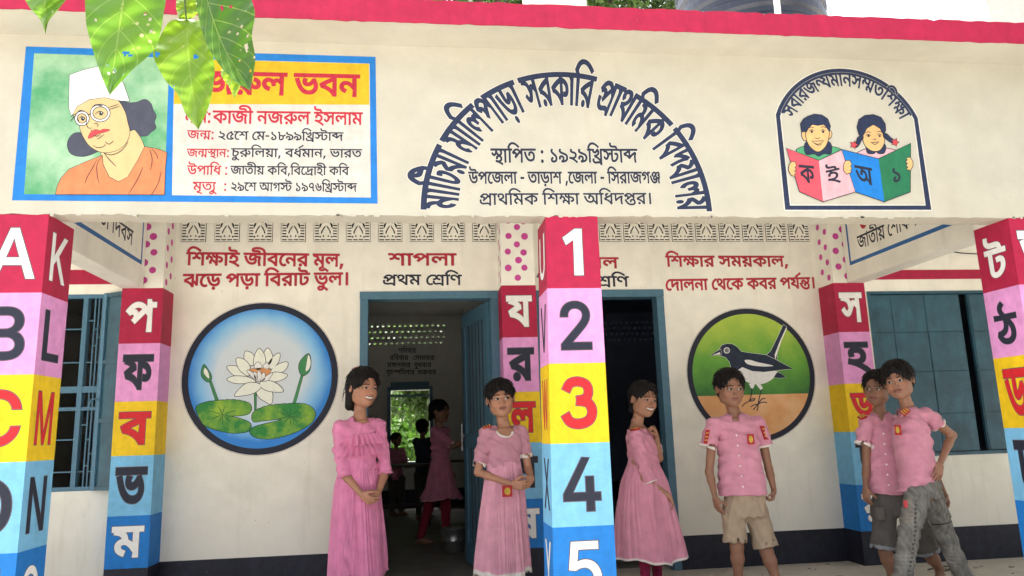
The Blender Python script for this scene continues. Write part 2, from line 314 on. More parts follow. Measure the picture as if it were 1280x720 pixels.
[[449,87,376,87,248,133,189,181,305,218,344,187,402,163,441,163,480,163,540,188,591,219,620,239,640,273,641,289,640,331,584,393,480,427,409,427,346,427,284,400,285,377,284,366,296,344,305,333,161,316,140,337,126,375,127,389,126,427,206,474,334,496,405,496,520,496,688,446,778,349,779,280,778,269,776,248,775,240,679,268,730,309,876,374,1080,422,1219,436,1325,379,1274,336,1218,241,1219,192,1218,146,1256,57,1289,10,1139,-7,1104,46,1062,151,1063,206,1062,245,1104,329,1145,368,1199,362,1124,356,970,323,820,261,749,209,686,164,598,110,510,87],[141,601,233,589,344,567,446,511,455,468,297,465,286,497,186,546,93,556],[965,431,830,431,640,507,585,574,749,588,774,548,846,508,926,494,963,494,1034,494,1098,527,1099,549,1098,566,1064,591,1043,597,1217,606,1232,594,1248,565,1249,548,1248,508,1172,457,1042,431],[1473,622,1473,551,1185,551,1163,551,715,551,691,551,-19,551,-19,622]],
[[565,0,444,0,248,43,110,119,73,168,117,247,280,255,456,311,526,396,527,448,526,471,506,525,485,551,-19,551,-19,622,401,622,336,666,258,739,259,776,258,818,350,886,437,917,539,861,474,836,416,793,417,764,416,733,506,666,583,622,1203,622,1203,551,855,551,816,551,760,552,731,553,876,480,1058,332,1059,240,1058,169,942,61,722,0],[561,74,676,74,824,122,896,200,897,244,896,290,838,378,702,476,587,536,619,532,638,504,666,445,667,406,666,369,622,296,514,232,320,182,173,168,201,229,220,176,328,107,480,74]],
[[1445,622,1445,551,713,551,713,372,712,343,748,316,787,316,824,316,906,340,1002,392,1059,433,1179,442,1242,395,1312,295,1313,245,1312,182,1202,82,988,24,835,24,702,24,474,70,282,173,122,342,59,465,211,485,282,346,456,177,680,100,827,100,986,100,1160,180,1161,243,1160,288,1110,352,1071,373,1163,392,1102,341,976,275,850,242,789,242,742,242,662,255,635,268,602,282,558,333,559,393,559,551,-19,551,-19,622]],
[[769,626,848,626,966,601,1032,552,1033,515,1032,468,922,393,833,360,772,338,690,300,691,276,690,257,736,234,779,234,830,234,922,257,979,282,1131,255,1146,234,1162,185,1163,158,1162,88,958,0,761,0,666,0,470,30,282,113,118,269,57,395,211,417,262,308,388,173,530,102,682,76,761,76,838,76,950,97,1010,139,1011,170,1010,182,998,212,983,229,1103,236,1034,207,886,165,781,165,668,165,536,226,537,272,536,307,602,359,700,400,751,418,808,439,894,481,895,506,894,515,876,538,822,555,769,555,698,555,582,528,514,490,515,474,514,460,550,438,581,430,475,370,404,390,350,444,351,467,350,494,418,550,536,597,686,626],[1347,627,1464,627,1596,569,1597,523,1596,500,1546,452,1422,410,1311,396,1279,460,1354,469,1444,496,1445,521,1444,541,1388,559,1339,559,1246,559,1066,486,1007,432,893,468,964,519,1104,590,1256,627],[1317,250,1238,250,1108,280,1008,330,932,392,907,425,1015,490,1040,431,1130,354,1254,318,1333,318,1378,318,1456,340,1457,370,1456,391,1388,425,1323,435,1433,471,1474,463,1556,433,1608,391,1609,363,1608,318,1464,250],[1489,144,1488,122,1514,42,1541,9,1399,-7,1370,37,1338,125,1339,165,1338,210,1384,278,1415,300,1475,324,1575,272,1524,241,1488,179]],
[[1155,622,1155,551,345,551,345,205,344,161,364,125,379,117,414,96,489,96,566,96,706,134,759,162,816,193,878,263,879,299,878,331,814,364,741,364,716,364,660,360,635,357,613,428,650,433,732,439,779,439,852,439,968,411,1034,351,1035,303,1034,244,918,133,831,95,756,63,582,24,479,24,404,24,298,46,265,63,232,82,190,136,191,191,191,551,-19,551,-19,622]],
[[1261,622,1261,551,1051,551,1051,0,897,0,897,425,937,363,844,430,680,515,524,556,445,556,382,556,292,532,244,491,245,463,244,431,306,387,440,361,551,355,539,272,406,278,200,323,80,404,81,462,80,516,176,591,332,629,423,629,526,629,696,593,856,524,941,473,909,477,902,494,896,551,897,576,897,688,1003,688,1049,622]],
[[815,50,650,50,366,131,140,313,59,466,211,486,280,362,446,202,664,126,811,126,904,126,1032,149,1110,191,1146,246,1147,278,1146,320,1082,389,966,429,889,429,808,429,738,395,739,367,738,357,746,335,757,321,603,306,590,325,576,361,577,380,576,419,654,472,792,500,881,500,1004,500,1192,443,1300,341,1301,274,1300,211,1194,110,978,50],[1435,622,1435,551,-19,551,-19,622]],
[[1015,304,944,304,840,318,744,350,683,377,632,400,578,417,547,417,514,417,460,396,461,375,460,357,506,326,545,308,435,253,374,280,296,341,297,380,296,417,364,465,470,489,523,489,604,489,720,458,785,429,854,398,946,371,1009,371,1072,371,1148,405,1149,442,1148,480,1066,549,1009,575,1167,591,1198,577,1260,532,1302,475,1303,442,1302,397,1238,336,1112,304],[1463,622,1463,551,-19,551,-19,622],[843,-55,668,-55,374,10,138,159,49,284,199,307,268,210,444,83,680,20,835,20,1014,20,1162,87,1163,143,1162,176,1112,226,1014,254,945,254,896,254,836,238,806,211,807,194,806,187,816,160,825,149,675,135,662,152,648,192,649,206,648,243,728,293,860,319,937,319,1060,319,1228,270,1314,189,1315,140,1314,81,1206,-7,996,-55]],
[[1311,622,1311,551,1101,551,1101,0,947,0,870,55,662,152,396,223,231,238,185,331,289,296,456,280,710,217,894,138,951,97,948,120,946,166,947,193,947,688,1053,688,1099,622],[423,625,548,625,716,582,800,509,801,464,800,386,542,288,317,275,221,285,185,331,352,337,552,374,638,431,639,466,638,509,526,555,419,555,318,555,232,516,233,494,232,480,262,456,301,446,213,384,174,397,112,428,76,470,77,497,76,532,156,590,312,625]],
[[385,465,472,465,616,438,744,389,803,357,799,261,712,315,510,393,415,393,348,393,256,359,257,325,256,298,330,260,405,244,331,173,218,197,92,277,93,328,92,375,180,435,314,465],[1151,622,1151,551,931,551,931,176,777,175,777,344,785,357,780,377,776,416,777,438,777,551,-19,551,-19,622],[1635,622,1635,551,1425,551,1425,-43,1271,-43,1271,32,1277,74,1272,98,1270,147,1271,172,1271,551,1081,551,1081,622],[859,193,962,193,1132,153,1280,83,1349,37,1297,-30,1234,13,1100,82,956,123,875,123,830,123,778,102,779,85,778,65,834,42,889,32,819,-37,726,-19,618,43,619,85,618,138,762,193]],
[[1227,622,1227,551,319,551,319,253,291,273,370,318,574,396,814,461,951,486,1081,422,1042,387,996,321,974,249,975,205,974,156,1006,66,1045,10,895,-7,858,51,818,162,819,222,818,263,842,335,884,392,907,410,931,405,816,382,600,316,392,230,283,175,165,215,165,551,-19,551,-19,622]],
[[581,629,706,629,894,580,1080,480,1201,401,1091,362,1016,414,894,487,780,534,660,556,591,556,514,556,384,534,274,498,229,478,213,477,244,486,318,497,365,497,470,497,562,436,563,396,562,388,560,371,557,363,339,299,380,317,432,353,433,383,432,401,380,434,321,434,288,434,222,423,191,413,45,485,124,528,292,592,476,629],[997,474,433,238,325,297,509,368,533,370,554,381,596,399,640,418,667,428,903,526],[1473,622,1473,551,1243,551,1243,208,1089,253,1089,396,1099,446,1092,470,1088,526,1089,558,1089,688,1195,688,1241,622],[891,-61,762,-61,532,-27,336,45,172,160,109,241,257,267,322,187,490,73,724,14,889,14,1014,14,1154,43,1212,90,1213,118,1212,159,1102,215,1011,215,964,215,904,200,876,176,877,160,876,153,882,131,889,123,743,109,730,126,720,161,721,171,720,208,798,258,926,283,1001,283,1114,283,1276,235,1362,159,1363,115,1362,65,1262,-15,1054,-61]],
[[1213,622,1213,551,1003,551,1003,0,849,0,788,60,578,161,306,231,153,243,75,339,266,397,676,491,895,524,849,482,849,622],[849,474,891,446,738,421,402,348,261,304,368,292,612,234,820,146,877,88,859,88,854,111,848,157,849,189],[481,629,504,629,560,626,587,624,575,552,562,553,528,554,503,554,442,554,376,529,377,509,376,483,468,446,587,423,467,378,390,397,278,440,218,492,219,524,218,551,274,599,390,629]],
[[1771,622,1771,551,863,551,863,253,835,273,914,318,1118,396,1358,461,1495,486,1625,422,1586,387,1540,321,1518,249,1519,205,1518,156,1550,66,1589,10,1439,-7,1402,51,1362,162,1363,222,1362,263,1386,335,1428,392,1451,410,1475,405,1360,382,1144,316,934,230,827,175,739,175,739,551,-19,551,-19,622],[803,606,801,175,709,175,636,222,458,282,258,318,149,326,73,416,176,441,392,486,608,525,709,539,709,605],[709,500,753,471,664,459,480,428,302,393,219,374,211,388,310,380,476,351,632,304,717,268,714,287,708,336,709,351]],
[[1229,622,1229,551,1019,551,1019,0,865,0,865,243,897,187,830,233,674,307,510,351,433,351,358,351,256,312,257,274,256,244,340,201,429,184,353,113,230,138,92,223,93,277,92,326,186,391,332,423,409,423,512,423,684,387,834,325,903,284,875,280,868,303,864,348,865,371,865,551,-19,551,-19,622]],
[[793,300,696,300,552,334,469,365,418,385,362,399,329,399,292,399,248,381,249,363,248,348,288,321,321,308,211,253,158,275,84,333,85,369,84,404,150,448,256,470,315,470,362,470,446,454,522,430,557,418,622,395,718,371,779,371,850,371,926,405,927,442,926,480,846,549,787,575,945,591,976,577,1038,532,1080,475,1081,442,1080,397,1016,334,888,300],[175,601,267,589,396,563,490,497,491,442,490,434,486,414,483,405,331,407,334,418,336,436,337,444,336,485,240,544,131,556],[1759,622,1759,551,1549,551,1549,0,1395,0,1395,75,1399,116,1396,140,1394,189,1395,214,1395,551,-19,551,-19,622],[941,231,938,263,876,300,829,312,971,347,1002,337,1056,305,1088,259,1089,227],[987,235,1090,235,1260,195,1408,125,1477,79,1425,12,1362,55,1228,124,1084,165,1003,165,958,165,906,144,907,127,906,107,962,84,1017,74,947,5,854,23,746,85,747,127,746,180,890,235]],
[[1453,622,1453,551,1243,551,1243,0,1089,0,1089,396,1133,332,1050,392,914,477,792,531,668,556,597,556,516,556,386,526,278,476,233,447,217,445,248,455,310,465,349,465,464,465,572,402,573,356,572,345,568,325,565,320,531,326,554,339,598,363,648,387,675,400,923,516,1021,463,453,195,335,250,499,328,427,285,367,262,396,279,438,318,439,343,438,368,378,398,321,398,288,398,228,390,197,380,45,452,124,505,292,584,476,629,583,629,694,629,874,587,1042,504,1135,441,1099,446,1092,470,1088,526,1089,558,1089,688,1195,688,1241,622]],
[[1697,622,1697,551,261,551,229,560,312,550,482,506,628,455,673,432,683,376,610,360,452,322,306,284,251,265,229,282,384,266,620,216,808,146,895,99,892,116,890,152,891,171,891,510,917,510,1026,510,1232,492,1410,450,1479,414,1526,389,1584,326,1585,288,1584,255,1530,196,1410,158,1311,158,1280,158,1222,160,1195,163,1205,234,1216,233,1252,232,1273,232,1370,232,1428,270,1429,296,1428,347,1222,425,1045,434,1045,0,891,0,808,56,610,140,348,197,169,212,97,303,158,324,294,362,436,398,505,414,428,443,230,488,97,502,159,570,163,551,-19,551,-19,622]],
[[1213,622,1213,551,1003,551,1003,0,849,0,788,60,578,161,306,231,153,243,75,339,266,397,676,491,895,524,849,482,849,551,-19,551,-19,622],[849,474,891,446,738,421,402,348,261,304,368,292,612,234,820,146,877,88,859,88,854,111,848,157,849,189]],
[[845,43,714,43,486,85,288,183,124,345,59,465,211,485,282,353,464,192,694,119,841,119,946,119,1096,157,1176,224,1177,267,1176,297,1152,345,1110,384,1085,398,1181,476,1256,421,1328,317,1329,266,1328,203,1216,102,1002,43],[769,284,642,284,498,347,499,402,498,425,526,470,543,486,703,462,688,452,664,422,665,406,664,379,724,355,773,355,814,355,898,371,996,418,1055,466,1181,476,1165,422,1110,377,992,316,854,284],[1463,622,1463,551,-19,551,-19,622]],
[[377,127,322,127,224,149,126,200,71,244,193,281,246,233,318,203,361,203,394,203,456,224,530,276,579,321,625,354,678,410,772,449,831,449,896,449,1002,412,1073,374,1079,343,1065,292,1004,331,914,375,873,375,844,375,796,359,736,314,687,268,632,219,544,156,446,127],[543,271,522,339,480,419,429,441,378,464,206,487,77,495,107,571,215,551,328,542,480,514,574,469,622,403,631,356],[1987,622,1987,551,1177,551,1177,205,1176,161,1196,125,1211,117,1246,96,1319,96,1398,96,1538,134,1591,162,1648,193,1710,263,1711,299,1710,331,1646,364,1573,364,1548,364,1492,360,1467,357,1445,428,1482,433,1564,439,1611,439,1684,439,1800,411,1866,351,1867,303,1866,244,1750,133,1663,95,1588,63,1414,24,1311,24,1236,24,1130,46,1097,63,1064,82,1022,136,1023,191,1023,337,1031,373,1026,391,1022,432,1023,458,1023,551,-19,551,-19,622],[1623,622,1620,663,1546,699,1463,699,1275,699,1144,699,1002,717,953,736,898,756,844,819,845,859,844,872,850,897,855,912,1003,907,998,896,994,879,995,869,994,847,1012,813,1033,802,1060,786,1166,771,1265,771,1421,771,1526,771,1650,755,1695,734,1728,718,1764,663,1767,622]],
[[1001,305,860,305,674,373,625,437,649,439,634,407,572,343,470,300,395,300,336,300,234,321,132,372,75,417,197,453,254,404,328,376,373,376,420,376,494,408,538,484,543,551,681,551,696,514,748,449,826,399,932,371,1003,371,1072,371,1146,408,1147,442,1146,480,1064,549,1007,575,1167,591,1198,577,1260,532,1300,475,1301,442,1300,372,1140,305],[1463,622,1463,551,-19,551,-19,622],[911,319,1018,319,1170,291,1262,246,1304,194,1305,169,1304,135,1254,83,1156,46,1020,23,933,18,939,43,1014,34,1170,4,1328,-35,1407,-60,1335,-117,1238,-85,1054,-38,868,-4,672,21,565,30,591,100,656,90,776,81,851,81,1014,81,1150,128,1151,168,1150,210,1028,255,929,255,842,255,770,226,771,200,770,192,778,175,783,169,637,154,628,168,614,200,615,213,614,247,688,294,822,319]],
[[1001,300,860,300,674,375,625,437,649,439,634,407,572,343,470,300,395,300,336,300,234,321,132,372,75,417,197,453,254,404,328,376,373,376,420,376,494,408,538,484,543,551,681,551,696,514,748,449,826,399,932,371,1003,371,1072,371,1146,408,1147,442,1146,480,1064,549,1007,575,1069,622,1133,622,1174,600,1252,541,1300,475,1301,442,1300,375,1140,300],[1087,622,1087,551,-19,551,-19,622],[2537,622,2537,551,2327,551,2327,0,2173,0,2173,396,2217,332,2134,392,1998,477,1876,531,1752,556,1681,556,1600,556,1468,526,1362,476,1317,447,1301,445,1332,455,1394,465,1433,465,1548,465,1656,402,1657,356,1656,345,1652,325,1649,320,1615,326,1638,339,1682,363,1732,387,1759,400,2007,516,2105,463,1537,195,1419,250,1583,328,1511,285,1451,262,1480,279,1522,318,1523,343,1522,368,1462,398,1405,398,1372,398,1312,390,1281,380,1203,496,1266,535,1412,595,1576,629,1667,629,1778,629,1956,587,2126,504,2219,441,2183,446,2176,470,2172,526,2173,558,2173,688,2279,688,2325,622]],
[[1265,622,1265,551,1055,551,1055,0,901,0,901,135,937,82,866,135,724,225,566,281,473,281,398,281,296,243,297,205,296,172,392,127,487,111,437,34,328,53,194,107,132,172,133,208,132,256,226,320,372,353,447,353,566,353,748,309,886,235,943,189,909,186,904,209,900,256,901,281,901,551,-19,551,-19,622],[599,323,598,317,596,305,595,299,443,322,438,380,366,450,210,487,77,494,103,566,195,553,290,549,440,518,544,462,598,379]],
[[1273,622,1273,551,1063,551,1063,0,909,0,824,56,620,141,352,199,169,212,97,303,158,324,294,362,436,398,505,414,428,443,230,488,97,502,159,570,163,551,-19,551,-19,622],[909,551,271,551,229,560,312,550,482,506,628,455,673,432,683,376,610,360,452,322,306,284,251,265,227,280,398,268,656,212,856,132,941,83,915,79,912,100,908,149,909,171]],
[[713,622,713,551,673,551,610,544,466,497,338,422,256,322,257,262,256,190,342,105,470,69,535,69,584,69,652,79,697,92,767,31,714,11,590,-5,527,-5,400,-5,208,61,98,180,99,260,98,337,196,458,354,548,538,607,625,622]],
[[1627,622,1627,551,1003,551,1003,288,997,274,1000,255,1002,215,1003,195,1003,0,849,0,788,60,578,161,306,231,153,243,75,339,266,397,676,491,895,524,849,482,849,551,-19,551,-19,622],[849,474,891,446,738,421,402,348,261,304,368,292,612,234,820,146,877,88,859,88,854,111,848,157,849,189],[1277,164,1202,164,1070,194,962,262,923,317,997,385,1026,332,1104,265,1200,233,1257,233,1302,233,1382,262,1383,298,1382,319,1346,355,1262,382,1191,389,1221,463,1304,455,1446,414,1534,348,1535,299,1534,238,1394,164],[371,-6,320,-6,250,26,251,52,250,78,320,112,371,112,420,112,490,78,491,52,490,26,420,-6]],
[[881,629,960,629,1074,591,1125,542,1233,608,1355,622,1418,597,1514,522,1515,471,1514,418,1416,334,1244,272,1133,250,1071,323,1204,348,1362,415,1363,470,1362,495,1318,542,1267,559,1365,581,1165,459,1043,457,1024,509,942,556,879,556,842,556,782,541,748,512,749,490,748,458,844,418,953,416,943,339,832,343,694,384,630,451,631,493,630,540,700,600,814,629],[415,629,486,629,614,598,696,532,697,480,696,444,632,378,498,337,393,337,379,414,494,415,578,461,579,486,578,519,492,556,407,556,370,556,316,550,283,545,267,620,308,625,376,629],[1039,32,820,32,442,118,150,308,57,464,205,487,292,353,528,186,838,108,1035,108,1188,108,1374,161,1375,218,1374,259,1270,314,1193,330,1355,363,1444,338,1536,262,1537,212,1536,158,1416,77,1194,32]],
[[1213,622,1213,551,1003,551,1003,0,849,0,788,60,578,161,306,231,153,243,75,339,266,397,676,491,895,524,849,482,849,551,-19,551,-19,622],[849,474,891,446,738,421,402,348,261,304,368,292,612,234,820,146,877,88,859,88,854,111,848,157,849,189],[371,-6,320,-6,250,26,251,52,250,78,320,112,371,112,420,112,490,78,491,52,490,26,420,-6]],
[[1483,622,1483,551,1273,551,1273,0,1119,0,1119,335,1131,309,1086,341,988,379,931,379,900,379,838,368,796,338,797,307,796,296,798,279,801,271,671,266,662,307,590,364,486,394,427,394,372,394,296,373,256,338,257,316,256,276,374,220,483,201,429,127,332,142,180,194,92,270,93,320,92,365,180,430,328,466,417,466,522,466,674,427,739,384,709,383,728,416,842,451,905,451,976,451,1080,423,1143,397,1125,382,1122,403,1118,445,1119,467,1119,551,-19,551,-19,622]],
[[1375,622,1375,551,1165,551,1165,0,1011,0,1011,512,1021,532,1014,549,1010,585,1011,607,1011,688,1117,688,1165,622],[723,629,800,629,932,599,1036,545,1069,509,1061,404,998,476,830,556,727,556,648,556,552,513,553,471,552,431,682,380,827,377,813,300,680,304,510,350,430,425,431,474,430,527,514,596,648,629],[155,629,238,629,388,595,484,521,485,461,484,420,404,346,238,300,109,300,97,377,198,378,314,405,362,447,363,468,362,509,258,556,153,556,116,556,46,551,-1,545,-17,620,32,625,110,629]],
[[1287,622,1287,551,1077,551,1077,0,923,0,824,58,616,143,352,199,169,212,97,303,196,335,432,398,561,425,679,432,683,376,582,354,366,301,285,275,430,261,660,210,846,140,927,99,926,116,922,152,923,171,923,312,931,334,928,358,922,409,923,434,923,551,-19,551,-19,622],[155,569,237,555,360,538,614,477,846,398,937,355,935,264,858,306,660,382,436,445,204,491,97,502]],
[[1385,622,1385,551,1175,551,1175,0,1021,0,1021,353,1067,290,1004,331,914,375,873,375,844,375,796,359,736,314,687,268,632,219,544,156,446,127,377,127,322,127,224,149,126,200,71,244,193,281,246,233,318,203,361,203,394,203,456,224,530,276,579,321,625,354,676,408,772,449,831,449,896,449,1002,412,1073,374,1033,373,1024,396,1020,437,1021,458,1021,551,-19,551,-19,622],[543,271,522,339,480,419,429,441,378,464,206,487,77,495,107,571,215,551,328,542,480,514,574,469,622,403,631,356]],
[[485,500,642,500,836,447,928,366,929,325,928,243,698,147,473,141,493,152,582,139,782,91,986,28,1081,-10,989,-63,864,-17,658,50,458,100,234,138,93,154,123,223,192,213,322,204,415,204,556,204,710,238,770,292,771,320,770,373,614,430,495,430,422,430,334,416,296,389,297,370,296,362,304,345,309,338,163,323,152,338,140,371,141,384,140,421,228,473,382,500],[351,465,340,497,240,546,147,556,195,601,287,589,398,567,500,511,509,468],[1081,622,1081,551,-19,551,-19,622]],
[[1687,622,1687,551,877,551,877,205,876,161,896,125,911,117,946,96,1021,96,1098,96,1238,134,1291,162,1348,193,1410,263,1411,299,1410,331,1346,364,1273,364,1248,364,1192,360,1167,357,1145,428,1182,433,1264,439,1311,439,1384,439,1500,411,1566,351,1567,303,1566,244,1450,133,1363,95,1288,63,1114,24,1011,24,936,24,830,46,797,63,764,82,722,136,723,191,723,551,513,551,513,622],[1323,622,1320,663,1234,695,1147,695,975,695,844,695,702,713,653,732,598,752,544,815,545,855,544,868,550,894,555,909,703,904,698,893,694,874,695,864,694,842,712,808,733,797,760,781,866,764,965,764,1021,764,1054,764,1146,760,1286,747,1391,734,1424,718,1464,663,1467,622],[553,622,553,551,343,551,343,0,189,0,189,551,-19,551,-19,622,165,622,132,641,66,683,41,704,108,763,264,860,476,917,627,917,768,917,1010,873,1252,791,1391,734,1311,688,1206,729,1032,788,880,827,732,846,651,846,540,846,380,807,262,738,213,693,228,678,284,642,321,622]],
[[553,622,553,551,343,551,343,0,189,0,189,469,164,503,70,551,-3,551,-19,551,-19,622,11,622,58,622,162,591,195,559,192,564,188,600,189,613,189,688,297,688,341,622]],
[[553,622,553,551,343,551,343,0,189,0,189,551,-19,551,-19,622,165,622,132,641,66,683,41,704,108,763,264,860,476,917,627,917,732,917,926,891,1114,842,1306,773,1411,731,1327,677,1188,733,966,807,764,844,651,844,540,844,378,806,260,738,213,693,228,678,284,642,321,622]],
[[553,551,343,551,343,0,189,0,189,551,-19,551,-19,622,189,622,180,687,62,775,-128,826,-370,848,-503,848,-622,848,-792,835,-884,811,-883,792,-884,773,-788,763,-729,763,-537,763,-432,763,-308,745,-269,725,-232,706,-200,654,-199,615,-333,615,-336,639,-356,670,-377,678,-398,686,-456,692,-507,692,-705,692,-788,692,-912,703,-951,713,-1002,727,-1042,767,-1041,789,-1042,847,-782,917,-515,917,-110,917,328,774,349,622,553,622]],
[[-571,-266,-626,-266,-754,-243,-844,-193,-843,-151,-844,-100,-688,-39,-547,-39,-424,-39,-194,-84,44,-164,179,-217,89,-271,-46,-215,-266,-141,-462,-103,-557,-103,-630,-103,-702,-131,-701,-153,-702,-181,-624,-204,-571,-204,-498,-204,-408,-173,-360,-127,-344,-78,-343,-59,-343,8,-189,8,-189,-45,-190,-73,-216,-148,-294,-219,-446,-266]],
[[-353,-241,-414,-241,-536,-220,-616,-174,-615,-137,-616,-87,-456,-37,-343,-36,-343,8,-189,8,-189,-56,-255,-102,-270,-101,-308,-100,-329,-100,-398,-100,-470,-120,-469,-140,-470,-159,-406,-179,-357,-179,-274,-179,-138,-139,-75,-102,14,-122,236,-186,327,-218,243,-271,168,-243,16,-197,-43,-183,-84,-201,-180,-227,-290,-241]],
[[-709,-80,-632,-61,-468,-25,-296,10,-209,25,-157,-41,-228,-52,-372,-76,-502,-101,-553,-114,-579,-102,-426,-109,-190,-143,-6,-189,71,-214,-1,-271,-106,-238,-306,-193,-520,-166,-641,-160]],
[[381,116,395,105,376,70,322,-6,260,-82,227,-119,93,-119,122,-60,172,64,187,116]],
[[99,338,583,338,583,256,99,256]],
[[713,622,713,551,673,551,610,544,466,497,338,422,256,322,257,262,256,190,342,105,470,69,535,69,584,69,652,79,697,92,767,31,714,11,590,-5,529,-5,402,-5,208,61,98,180,99,260,98,342,222,475,432,567,561,588,433,555,396,553,312,551,261,551,-19,551,-19,622]],
[[295,414,242,414,170,446,171,482,170,520,242,550,295,550,346,550,418,520,419,482,418,446,346,414],[295,-14,242,-14,170,18,171,54,170,92,242,122,295,122,346,122,418,92,419,54,418,18,346,-14]],
[[389,0,389,622,551,622,551,0]],
[[1445,622,1445,551,713,551,713,372,712,343,748,316,787,316,824,316,906,340,1002,392,1059,433,1179,442,1242,395,1312,295,1313,245,1312,182,1202,82,988,24,835,24,702,24,474,70,282,173,122,342,59,465,211,485,282,346,456,177,680,100,827,100,986,100,1160,180,1161,243,1160,288,1110,352,1071,373,1163,392,1102,341,976,275,850,242,789,242,742,242,662,255,635,268,602,282,558,333,559,393,559,551,-19,551,-19,622],[727,-149,676,-149,606,-117,607,-91,606,-65,676,-31,727,-31,776,-31,846,-65,847,-91,846,-117,776,-149]],
[[1155,622,1155,551,345,551,345,205,344,161,364,125,379,117,414,96,489,96,566,96,706,134,759,162,816,193,878,263,879,299,878,331,814,364,741,364,716,364,660,360,635,357,613,428,650,433,732,439,779,439,852,439,968,411,1034,351,1035,303,1034,244,918,133,831,95,756,63,582,24,479,24,404,24,298,46,265,63,232,82,190,136,191,191,191,551,-19,551,-19,622],[563,-152,512,-152,442,-120,443,-94,442,-68,512,-34,563,-34,612,-34,682,-68,683,-94,682,-120,612,-152]],
[[1273,622,1273,551,1063,551,1063,0,909,0,824,56,620,141,352,199,169,212,97,303,158,324,294,362,436,398,505,414,428,443,230,488,97,502,159,570,163,551,-19,551,-19,622],[909,551,271,551,229,560,312,550,482,506,628,455,673,432,683,376,610,360,452,322,306,284,251,265,227,280,398,268,656,212,856,132,941,83,915,79,912,100,908,149,909,171],[361,-6,310,-6,240,26,241,52,240,78,310,112,361,112,410,112,480,78,481,52,480,26,410,-6]],
[[575,0,404,0,246,73,247,122,246,161,346,227,469,244,527,167,464,160,410,138,411,120,410,100,492,75,573,75,696,75,832,135,833,181,832,211,784,258,672,310,575,344,450,388,308,448,250,499,251,529,250,552,304,607,355,631,487,596,458,581,422,551,423,536,422,523,438,499,490,471,592,432,677,403,792,364,928,298,986,229,987,182,986,126,880,44,694,0]],
[[255,539,254,561,296,605,341,631,467,596,442,583,422,560,423,549,422,535,454,517,544,504,633,495,840,476,1000,397,1001,335,1000,269,778,175,579,168,558,168,518,172,499,175,579,184,666,169,846,122,1022,63,1107,28,1015,-26,896,23,694,90,496,135,272,169,131,185,161,256,230,246,374,233,483,233,684,233,842,287,843,332,842,357,796,392,684,417,581,427,464,439,320,469,254,511]],
[[1807,622,1807,551,1597,551,1597,0,1443,0,1384,59,1212,148,1115,180,1165,246,1240,224,1404,148,1449,109,1446,124,1444,150,1442,178,1443,194,1443,551,-19,551,-19,622],[753,91,616,91,368,155,150,308,59,442,205,466,276,362,434,229,630,167,757,167,866,167,1000,202,1060,263,1061,300,1060,358,934,430,841,430,774,430,706,401,707,372,706,365,714,341,723,331,571,316,556,337,542,372,543,388,542,425,624,475,754,500,827,500,944,500,1116,447,1212,355,1213,294,1212,240,1112,147,908,91],[689,465,678,497,580,546,487,556,535,601,625,589,738,567,838,511,847,468]],
[[627,0,474,0,234,58,98,169,99,248,98,328,276,461,604,576,829,629,907,575,886,562,868,534,869,519,868,490,962,455,1037,455,1042,455,1058,455,1067,456,1133,400,1020,369,864,313,784,255,785,221,784,193,868,144,985,144,1004,144,1042,145,1057,146,1123,61,1022,32,768,0],[641,71,704,71,792,76,872,85,921,91,917,89,770,98,632,170,633,222,632,261,702,328,844,392,951,426,947,401,876,405,782,436,734,482,735,507,734,518,742,538,751,547,769,533,618,496,390,405,260,299,261,238,260,176,372,102,546,71]],
[[695,39,590,39,402,78,238,171,98,331,43,452,193,475,234,376,334,239,452,154,598,115,685,115,814,115,966,193,967,271,966,315,916,375,899,391,979,392,944,348,856,287,746,257,681,257,638,257,568,269,541,282,510,296,470,346,471,400,471,451,470,476,450,504,392,516,333,517,351,593,432,592,540,576,573,560,600,545,624,501,625,471,625,379,624,354,656,328,697,328,728,328,790,346,854,393,887,438,999,452,1036,427,1088,364,1118,298,1119,268,1118,203,1028,99,840,39]],
[[765,301,865,286,784,267,614,248,537,248,340,248,140,335,141,411,140,456,216,532,346,590,508,622,595,622,666,622,786,604,831,584,870,565,918,511,919,455,919,143,918,118,938,90,998,78,1057,77,1041,0,934,2,812,28,764,81,765,122],[533,322,616,322,740,339,809,357,765,338,765,439,764,476,750,517,723,530,702,541,640,551,595,551,542,551,438,529,354,490,302,437,303,406,302,358,428,322]],
[[475,0,396,0,294,22,265,38,228,56,182,110,183,164,183,481,182,506,162,534,104,546,45,547,63,624,138,623,240,609,273,595,306,580,334,533,335,501,335,355,396,366,506,375,539,375,560,375,616,372,637,370,694,363,772,360,817,360,892,360,990,382,1029,418,1173,383,1146,350,1058,310,946,292,885,292,866,292,820,294,797,297,837,312,866,292,896,241,897,213,896,147,782,51,592,0],[477,71,542,71,640,96,706,137,738,187,739,212,738,249,680,289,594,304,549,304,482,304,380,292,335,281,335,168,334,135,354,100,369,92,384,84,430,71]],
[[349,315,440,315,584,281,666,220,667,181,666,142,612,87,557,62,551,72,738,82,952,152,953,214,952,250,886,305,712,352,549,375,366,401,156,445,70,498,71,536,70,559,114,606,167,631,293,596,262,582,238,558,239,547,238,534,260,512,332,491,482,465,609,447,768,425,966,374,1076,318,1116,253,1117,216,1116,155,1000,72,800,22,538,0,395,0,367,0,323,68,412,84,514,132,515,169,514,203,432,245,351,245,278,245,216,217,217,196,216,186,228,162,239,152,89,135,72,153,54,188,55,207,54,239,122,288,252,315]],
